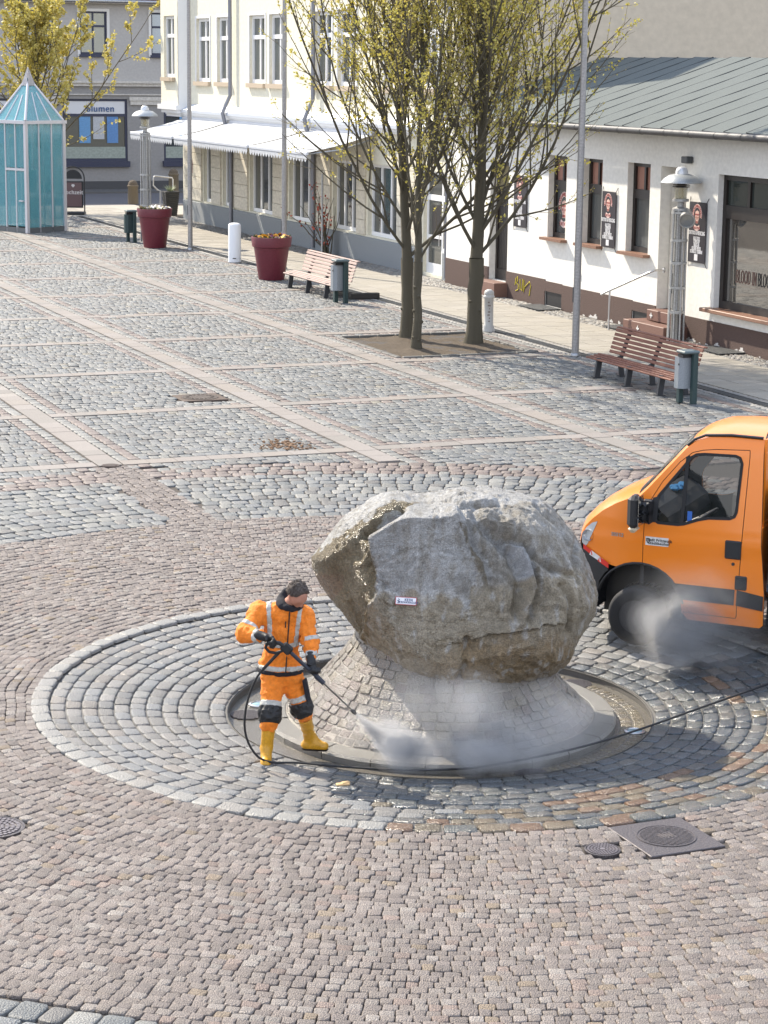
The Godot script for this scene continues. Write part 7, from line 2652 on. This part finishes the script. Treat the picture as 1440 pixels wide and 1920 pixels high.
func build_furniture() -> void:
	lamp_post("tall lattice lamp with dish hat rising behind the white-flowered tub", fr(22.06, 78.9), 5.06, false)
	lamp_post("tall lattice lamp with dish hat and round projector before the tattoo shop", fr(26.2, 45.75), 4.27, true)
	var white := [mat(lin(0.75, 0.74, 0.72), 0.7), mat(lin(0.70, 0.66, 0.70), 0.7), mat(lin(0.5, 0.45, 0.30), 0.7)]
	var gold := [mat(lin(0.75, 0.36, 0.02), 0.7), mat(lin(0.62, 0.30, 0.02), 0.7), mat(lin(0.10, 0.02, 0.06), 0.7), mat(lin(0.25, 0.12, 0.03), 0.7)]
	planter("burgundy plant tub with white flowers near the glass kiosk", fr(21.6, 76.1), 1.42, 0.645, white, 5)
	planter("burgundy plant tub with yellow and dark flowers beside the far bench", fr(21.8, 63.5), 1.33, 0.64, gold, 6)
	bench("faded pinkish slatted bench beside the yellow-flowered tub", fr(21.75, 59.25), 4.2, mat(lin(0.46, 0.345, 0.30), 0.75, 0, T.patch, 4.0, 0.3), 1.06)
	bench("red-brown slatted bench in front of the tattoo shop", fr(21.75, 39.45), 3.75, mat(lin(0.23, 0.085, 0.05), 0.6, 0, T.grain, 2.0, 0.4), 1.0)
	bin("grey litter bin on a green post at the end of the faded bench", fr(21.45, 56.45), 1.15, true)
	bin("grey litter bin on a green post at the end of the red-brown bench", fr(21.5, 37.0), 1.0, true)
	bin("all-green litter bin behind the white-flowered tub", fr(21.4, 78.6), 1.12, false)
	var poles := [[22.56, 74.79, "thin grey flagpole next to the white-flowered tub"], [23.3, 66.6, "thin grey flagpole rising behind the yellow-flowered tub"], [22.66, 44.2, "thin grey flagpole standing by the red-brown bench"]]
	for q in poles:
		var f := thing("flagpole", q[2], "flagpole", fr(q[0], q[1]), 0.0, "flagpoles along the pavement")
		lathe_part(f, "mast", [Vector2(0.0, -0.1), Vector2(0.085, -0.1), Vector2(0.082, 3.0), Vector2(0.07, 7.0), Vector2(0.05, 12.0), Vector2(0.0, 12.02)], mat(lin(0.36, 0.35, 0.345), 0.42, 0.5, T.patch, 2.0), Vector3.ZERO, 14)
		lathe_part(f, "base_collar", [Vector2(0.11, 0.0), Vector2(0.11, 0.05), Vector2(0.085, 0.07)], M.zinc, Vector3.ZERO, 14)
		var m := MB.new()
		m.bevel(Vector3(-0.1, 1.25, -0.02), Vector3(-0.07, 1.6, 0.02), 0.005)
		part(f, "cleat", m, M.darksteel)
	var wb := thing("service_column", "white cylindrical service column between tub and bench", "bollard", fr(22.5, 69.4))
	lathe_part(wb, "cylinder", [Vector2(0.22, 0.0), Vector2(0.215, 1.26), Vector2(0.205, 1.30), Vector2(0.12, 1.34), Vector2(0.0, 1.35)], mat(lin(0.72, 0.73, 0.75), 0.35), Vector3.ZERO, 32)
	lathe_part(wb, "foot_ring", [Vector2(0.24, 0.0), Vector2(0.24, 0.03), Vector2(0.21, 0.035)], M.zinc, Vector3.ZERO, 32)
	var mm := MB.new()
	mm.box(Vector3(-0.05, 0.14, 0.205), Vector3(0.06, 0.17, 0.222))
	part(wb, "name_tag", mm, M.black)
	var ob := thing("ornate_bollard", "white cast bollard with ringed base and round head beside the tree", "bollard", fr(22.68, 49.1))
	lathe_part(ob, "shaft", [Vector2(0.17, 0.0), Vector2(0.17, 0.05), Vector2(0.14, 0.09), Vector2(0.15, 0.13), Vector2(0.12, 0.17), Vector2(0.115, 0.83), Vector2(0.145, 0.86), Vector2(0.145, 0.90), Vector2(0.12, 0.93)], mat(lin(0.60, 0.59, 0.56), 0.55, 0, T.grain, 4.0), Vector3.ZERO, 24)
	lathe_part(ob, "head", [Vector2(0.12, 0.93), Vector2(0.13, 0.97), Vector2(0.11, 1.03), Vector2(0.05, 1.07), Vector2(0, 1.075)], mat(lin(0.60, 0.59, 0.56), 0.55, 0, T.grain, 4.0), Vector3.ZERO, 24)
	mm = MB.new()
	for k in 7: mm.bevel(Vector3(-0.02 + 0.02 * sin(k * 2.0), 0.25 + k * 0.08, 0.108), Vector3(0.03 + 0.02 * sin(k * 3.0), 0.29 + k * 0.08, 0.119), 0.004)
	part(ob, "peeling_sticker", mm, mat(lin(0.2, 0.16, 0.14), 0.8))
	var sand := mat(lin(0.24, 0.19, 0.125), 0.9, 0, T.grain, 3.0, 1.0)
	for q in [[27.55, 100.8, 1.15, "brown sandstone bollard with domed head in the corner pavement"], [30.7, 104.6, 1.5, "darker sandstone bollard with domed head behind the handrail"]]:
		var s := thing("stone_bollard", q[3], "bollard", fr(q[0], q[1]), 0.0, "sandstone bollards")
		lathe_part(s, "shaft", [Vector2(0.26, 0), Vector2(0.25, q[2] - 0.36), Vector2(0.27, q[2] - 0.34), Vector2(0.27, q[2] - 0.27), Vector2(0.24, q[2] - 0.25)], sand)
		lathe_part(s, "head", [Vector2(0.24, q[2] - 0.25), Vector2(0.22, q[2] - 0.14), Vector2(0.14, q[2] - 0.04), Vector2(0, q[2])], mat(lin(0.15, 0.115, 0.08), 0.9, 0, T.grain, 3.0, 1.0))

func build_small_things() -> void:
	# pavement sign beside the kiosk
	var o := thing("pavement_sign", "black arched pavement sign with dark poster beside the glass kiosk", "sign", fr(22.95, 94.0), 0.0)
	var m := MB.new()
	var arch: Array = [Vector3(-0.5, 0.1, 0)]
	for k in 13: arch.append(Vector3(-cos(PI * k / 12) * 0.5, 1.62 + sin(PI * k / 12) * 0.5, 0))
	arch.append(Vector3(0.5, 0.1, 0))
	m.path(arch, 0.03, 8)
	part(o, "frame", m, M.black)
	m = MB.new()
	var disc := PackedVector2Array()
	for k in 13: disc.append(Vector2(cos(PI * k / 12) * 0.4, 1.58 + sin(PI * k / 12) * 0.4))
	m.prism(disc, 0.03, Transform3D(Basis.IDENTITY, Vector3(0, 0, 0.015)))
	part(o, "head_panel", m, M.black)
	m = MB.new()
	m.bevel(Vector3(-0.44, 0.3, -0.03), Vector3(0.44, 1.48, 0.02), 0.02)
	var pn := part(o, "panel", m, M.black)
	m = MB.new()
	m.box(Vector3(-0.38, 0.36, 0.02), Vector3(0.38, 1.42, 0.026))
	var po := part(pn, "poster", m, mat(lin(0.13, 0.075, 0.075), 0.5, 0, T.patch, 6.0))
	var chalk := mat(lin(0.55, 0.52, 0.5), 0.7)
	part(po, "lettering", text_mesh("Hochzeit", 0.16, 0.006), chalk).position = Vector3(-0.02, 0.98, 0.03)
	m = MB.new()
	m.prism(pv([-0.02, 1.28, 0.06, 1.2, 0.14, 1.28, 0.1, 1.36, 0.06, 1.33, 0.02, 1.36]), 0.004, Transform3D(Basis.IDENTITY, Vector3(-0.06, 0, 0.031)))
	part(po, "heart", m, chalk)
	m = MB.new()
	m.bevel(Vector3(-0.52, 0.0, -0.3), Vector3(0.52, 0.13, 0.3), 0.03)
	part(o, "foot", m, M.black)
	# wicker planter and handrail at the house corner
	o = thing("wicker_planter", "tall grey wicker planter with pale grass plant at the house corner", "planter", fr(27.0, 92.5), FRAME)
	m = MB.new()
	for k in 12:
		var y := k * 0.09
		var w := 0.24 + 0.008 * k
		m.bevel(Vector3(-w, y, -w), Vector3(w, y + 0.082, w), 0.012)
	part(o, "basket", m, mat(lin(0.06, 0.06, 0.062), 0.8, 0, T.speck, 6.0, 1.0))
	m = MB.new()
	var r := RandomNumberGenerator.new()
	r.seed = 3
	for k in 90:
		var a := r.randf() * TAU
		var d := Vector3(cos(a), r.randf_range(0.5, 1.6), sin(a)).normalized()
		var b := Vector3(0, 1.06, 0) + Vector3(cos(a), 0, sin(a)) * r.randf() * 0.12
		var e := b + d * r.randf_range(0.25, 0.45)
		var s := d.cross(Vector3.UP).normalized() * 0.018
		m.tri(b - s, b + s, e)
	part(o, "grass", m, mat(lin(0.30, 0.34, 0.22), 0.7)).set_meta("kind", "stuff")
	m = MB.new()
	m.path([Vector3(0, 0, 0), Vector3(0, 1.55, 0), Vector3(-0.04, 1.62, 0), Vector3(-0.85, 1.72, 0.1), Vector3(-0.93, 1.66, 0.1), Vector3(-0.95, 1.3, 0.1), Vector3(-0.75, 1.1, 0.1), Vector3(-0.62, 1.05, 0.1), Vector3(-0.62, 0.0, 0.1)], 0.035, 8)
	lone("handrail", m, M.steel, "bent steel handrail behind the wicker planter", "handrail", fr(27.35, 93.3), FRAME)
	# climbing shrub with a stake, timber bed edge
	o = thing("climbing_shrub", "bare climbing shrub with red young leaves on a stake against the cream house", "shrub", fr(26.5, 71.2), FRAME)
	var tw := MB.new()
	var lv := MB.new()
	r.seed = 12
	for k in 16:
		var sh := shoot(r, Vector3(r.randf_range(-0.1, 0.1), 0, r.randf_range(-0.3, 0.3)), Vector3(r.randf_range(-0.35, 0.2), 1, r.randf_range(-0.5, 0.5)).normalized(), r.randf_range(1.4, 2.7), 7, 0.3, 0.22)
		grow(tw, sh, 0.028, 0.008, 5)
		for j in 14:
			var q: Vector3 = sh[r.randi_range(2, 7)] + Vector3(r.randf_range(-1, 1), r.randf_range(-1, 1), r.randf_range(-1, 1)) * 0.09
			if k % 2 == 0: leaf(lv, r, q, 0.12)
	part(o, "stems", tw, M.bark)
	part(o, "leaves", lv, mat(lin(0.34, 0.055, 0.025), 0.6)).set_meta("kind", "stuff")
	m = MB.new()
	m.tube(Vector3(-0.35, 0, 0.5), Vector3(-0.35, 2.9, 0.5), 0.035, 0.035, 8)
	part(o, "stake", m, M.zinc)
	m = MB.new()
	m.bevel(Vector3(-0.45, 0, -0.1), Vector3(0.45, 0.17, 0.1), 0.02); m.bevel(Vector3(-0.45, 0, -1.1), Vector3(-0.25, 0.17, -0.12), 0.02)
	lone("timber_kerb", m, mat(lin(0.06, 0.055, 0.05), 0.9, 0, T.grain, 3.0), "dark timber edging on the paving beside the faded bench", "edging", fr(22.5, 57.3), FRAME)
	# covers set in the paving
	cover_plate()
	round_cover("small round cast drain cover beside the square iron plate", Vector3(1.9, 0, -17.25), 0.155)
	round_cover("large round cast manhole cover at the left edge of the paving", Vector3(-3.37, 0, -17.62), 0.27)
	o = thing("square_cover", "square rusty iron cover set in the grey setts of the square", "manhole cover", fr(12.46, 40.72), FRAME)
	m = MB.new()
	m.bevel(Vector3(-0.46, -0.06, -0.44), Vector3(0.46, 0.004, 0.44), 0.008)
	part(o, "frame", m, mat(lin(0.12, 0.085, 0.065), 0.75, 0.2, T.grain, 3.0, 0.6))
	m = MB.new()
	m.lathe([Vector2(0.37, 0.0), Vector2(0.37, 0.012), Vector2(0, 0.012)], 36)
	for k in 18:
		var a := TAU * k / 18
		m.cbox(Vector3(cos(a) * 0.26, 0.014, sin(a) * 0.26), Vector3(0.05, 0.012, 0.05), Transform3D.IDENTITY)
	part(o, "lid", m, mat(lin(0.085, 0.065, 0.055), 0.7, 0.3, T.grain, 3.0, 0.6))
	m = MB.new()
	m.lathe([Vector2(0.15, -0.03), Vector2(0.15, 0.006), Vector2(0.11, 0.004), Vector2(0.11, 0.010), Vector2(0, 0.010)], 24)
	lone("valve_cover", m, mat(lin(0.07, 0.05, 0.045), 0.7, 0.3, T.grain, 4.0, 0.5), "tiny round valve cover at the end of a slab band", "manhole cover", fr(8.85, 34.0))
	# litter and dry moss
	m = MB.new()
	m.bevel(Vector3(-0.07, 0, -0.035), Vector3(0.06, 0.02, 0.03), 0.008)
	m.bevel(Vector3(-0.02, 0.012, -0.03), Vector3(0.07, 0.03, 0.02), 0.008, Transform3D(Basis(Vector3.UP, 0.3), Vector3.ZERO))
	lone("paper_scrap", m, mat(lin(0.55, 0.36, 0.17), 0.8), "pale orange scrap of paper on the wet setts below the worker", "litter", Vector3(-0.355, bowl(2.85) + 0.0, -19.25), 0.3)
	var moss := MultiMesh.new()
	moss.transform_format = MultiMesh.TRANSFORM_3D
	var bit := MB.new()
	bit.bevel(Vector3(-0.03, 0, -0.02), Vector3(0.03, 0.018, 0.02), 0.006)
	moss.mesh = bit.mesh()
	moss.instance_count = 170
	r.seed = 44
	for k in 170:
		var p := Vector2(r.randfn(0, 0.22), r.randfn(0, 0.3))
		moss.set_instance_transform(k, Transform3D(Basis(Vector3.UP, r.randf() * TAU) * Basis.from_scale(Vector3.ONE * r.randf_range(0.4, 1.2)), fr(12.25 + p.x, 34.95 + p.y, 0.002)))
	var mi := MultiMeshInstance3D.new()
	mi.name = "dry_moss"
	mi.multimesh = moss
	mi.material_override = mat(lin(0.17, 0.10, 0.055), 0.95)
	mi.set_meta("kind", "stuff")
	mi.set_meta("label", "brown patch of dry moss on the setts")
	mi.set_meta("category", "moss")
	add_child(mi)

func cover_plate() -> void:
	var o := thing("iron_plate", "square dark iron plate with a round ribbed cover, partly on the ring", "manhole cover", Vector3(2.485, -0.014, -17.575), 0.40)
	var m := MB.new()
	m.bevel(Vector3(-0.365, -0.05, -0.385), Vector3(0.365, 0.012, 0.385), 0.006)
	part(o, "plate", m, M.iron)
	m = MB.new()
	m.lathe([Vector2(0.262, 0.012), Vector2(0.262, 0.02), Vector2(0.248, 0.02), Vector2(0.246, 0.014), Vector2(0.238, 0.014), Vector2(0.236, 0.018), Vector2(0.0, 0.018)], 48)
	var lid := part(o, "lid", m, M.iron)
	m = MB.new()
	for k in 15:
		var x := (k - 7) * 0.03
		var h := sqrt(maxf(0.0, 0.225 * 0.225 - x * x))
		var t := Transform3D(Basis(Vector3.UP, 0.7), Vector3.ZERO)
		if absf(x) < 0.06:
			m.box(Vector3(x - 0.008, 0.018, -h), Vector3(x + 0.008, 0.024, -0.08), t); m.box(Vector3(x - 0.008, 0.018, 0.08), Vector3(x + 0.008, 0.024, h), t)
		else: m.box(Vector3(x - 0.008, 0.018, -h), Vector3(x + 0.008, 0.024, h), t)
	part(lid, "rib", m, M.iron)
	m = MB.new()
	m.box(Vector3(-0.07, 0.018, -0.06), Vector3(0.07, 0.022, 0.06))
	for k in 4: m.box(Vector3(-0.055 + k * 0.032, 0.022, -0.045), Vector3(-0.04 + k * 0.032, 0.027, 0.045))
	m.box(Vector3(-0.06, 0.022, -0.055), Vector3(0.06, 0.027, -0.045))
	part(lid, "emblem", m, mat(lin(0.13, 0.115, 0.11), 0.45, 0.6))
	m = MB.new()
	m.box(Vector3(0.06, 0.02, -0.13), Vector3(0.1, 0.0255, -0.1))
	part(lid, "key_slot", m, M.black)

func round_cover(label: String, at: Vector3, rad: float) -> void:
	var o := thing("drain_cover", label, "manhole cover", at + Vector3.UP * -0.01, 0.5, "round cast covers")
	var m := MB.new()
	m.lathe([Vector2(rad, -0.05), Vector2(rad, 0.006), Vector2(rad * 0.93, 0.008), Vector2(rad * 0.91, 0.0), Vector2(0.0, 0.0)], 40)
	part(o, "frame", m, M.iron)
	m = MB.new()
	for ring in 4:
		var rr := rad * (0.28 + ring * 0.17)
		var n := 10 + ring * 7
		for k in n:
			var a := TAU * k / n
			m.cbox(Vector3.ZERO, Vector3(TAU * rr / n * 0.72, 0.016, rad * 0.11), Transform3D(Basis(Vector3.UP, -a - PI / 2), Vector3(cos(a) * rr, 0.003, sin(a) * rr)))
	m.lathe([Vector2(rad * 0.16, 0.0), Vector2(rad * 0.16, 0.012), Vector2(0.0, 0.012)], 16)
	part(o, "studs", m, mat(lin(0.17, 0.15, 0.155), 0.45, 0.4))

# ---------------------------------------------------------------- steam
func puff(parent: Node3D, at: Vector3, size: Vector3, density: float) -> void:
	# three shells, one in another, so that a wisp thins out towards its edge
	var turn := Vector3(rng.randf() * TAU, rng.randf() * TAU, 0)
	for k in 3:
		var f := FogVolume.new()
		f.name = "puff"
		f.shape = RenderingServer.FOG_VOLUME_SHAPE_ELLIPSOID
		f.size = size * [1.0, 0.72, 0.44][k]
		var fm := FogMaterial.new()
		fm.density = density * [0.22, 0.34, 0.44][k]
		fm.albedo = Color(0.985, 0.985, 0.99)
		f.material = fm
		parent.add_child(f, true)
		f.position = at + Vector3(rng.randf_range(-1, 1), rng.randf_range(-1, 1), rng.randf_range(-1, 1)) * size * 0.06
		f.rotation = turn

func build_steam() -> void:
	var jet := thing("steam_jet", "white steam cloud where the lance jet strikes the mound", "steam")
	jet.set_meta("kind", "stuff")
	for k in 12:
		var f := k / 11.0
		puff(jet, Vector3(-0.25, 0.33, -19.98).lerp(Vector3(0.08, 0.0, -20.0), f), Vector3.ONE * lerpf(0.06, 0.26, f), lerpf(16.0, 5.0, f))
	for k in 40:
		var x := rng.randf()
		var p := Vector3(lerpf(0.0, 1.5, x), 0, -19.9 + rng.randf_range(-0.15, 0.25))
		p.y = -0.14 + 0.22 * rng.randf() + 0.14 * exp(-p.x * 2.5)
		puff(jet, p, Vector3(rng.randf_range(0.35, 0.8), rng.randf_range(0.2, 0.45), rng.randf_range(0.22, 0.4)), rng.randf_range(1.0, 2.6) * lerpf(1.3, 0.6, x))
	for k in 34:
		var p := Vector3(rng.randf_range(-0.6, 1.9), rng.randf_range(-0.05, 0.6), -20.0 + rng.randf_range(-0.3, 0.25))
		puff(jet, p, Vector3(rng.randf_range(0.8, 1.5), rng.randf_range(0.5, 0.9), rng.randf_range(0.35, 0.55)), rng.randf_range(0.11, 0.28))
	var drift := thing("steam_cloud", "pale steam drifting in front of the lorry's front wheel", "steam")
	drift.set_meta("kind", "stuff")
	for k in 46:
		var p := Vector3(3.34 + rng.randfn(0, 0.22), 0.32 + rng.randfn(0, 0.21), -23.3 + rng.randf_range(-0.2, 0.2))
		puff(drift, p, Vector3(rng.randf_range(0.35, 0.85), rng.randf_range(0.3, 0.75), rng.randf_range(0.25, 0.45)), rng.randf_range(0.25, 0.75))
	for k in 16: puff(drift, Vector3(3.45 + rng.randf_range(-0.5, 0.8), 0.35 + rng.randf_range(-0.3, 0.5), -23.25 + rng.randf_range(-0.1, 0.1)), Vector3(rng.randf_range(1.0, 1.5), rng.randf_range(0.8, 1.1), 0.5), 0.1)
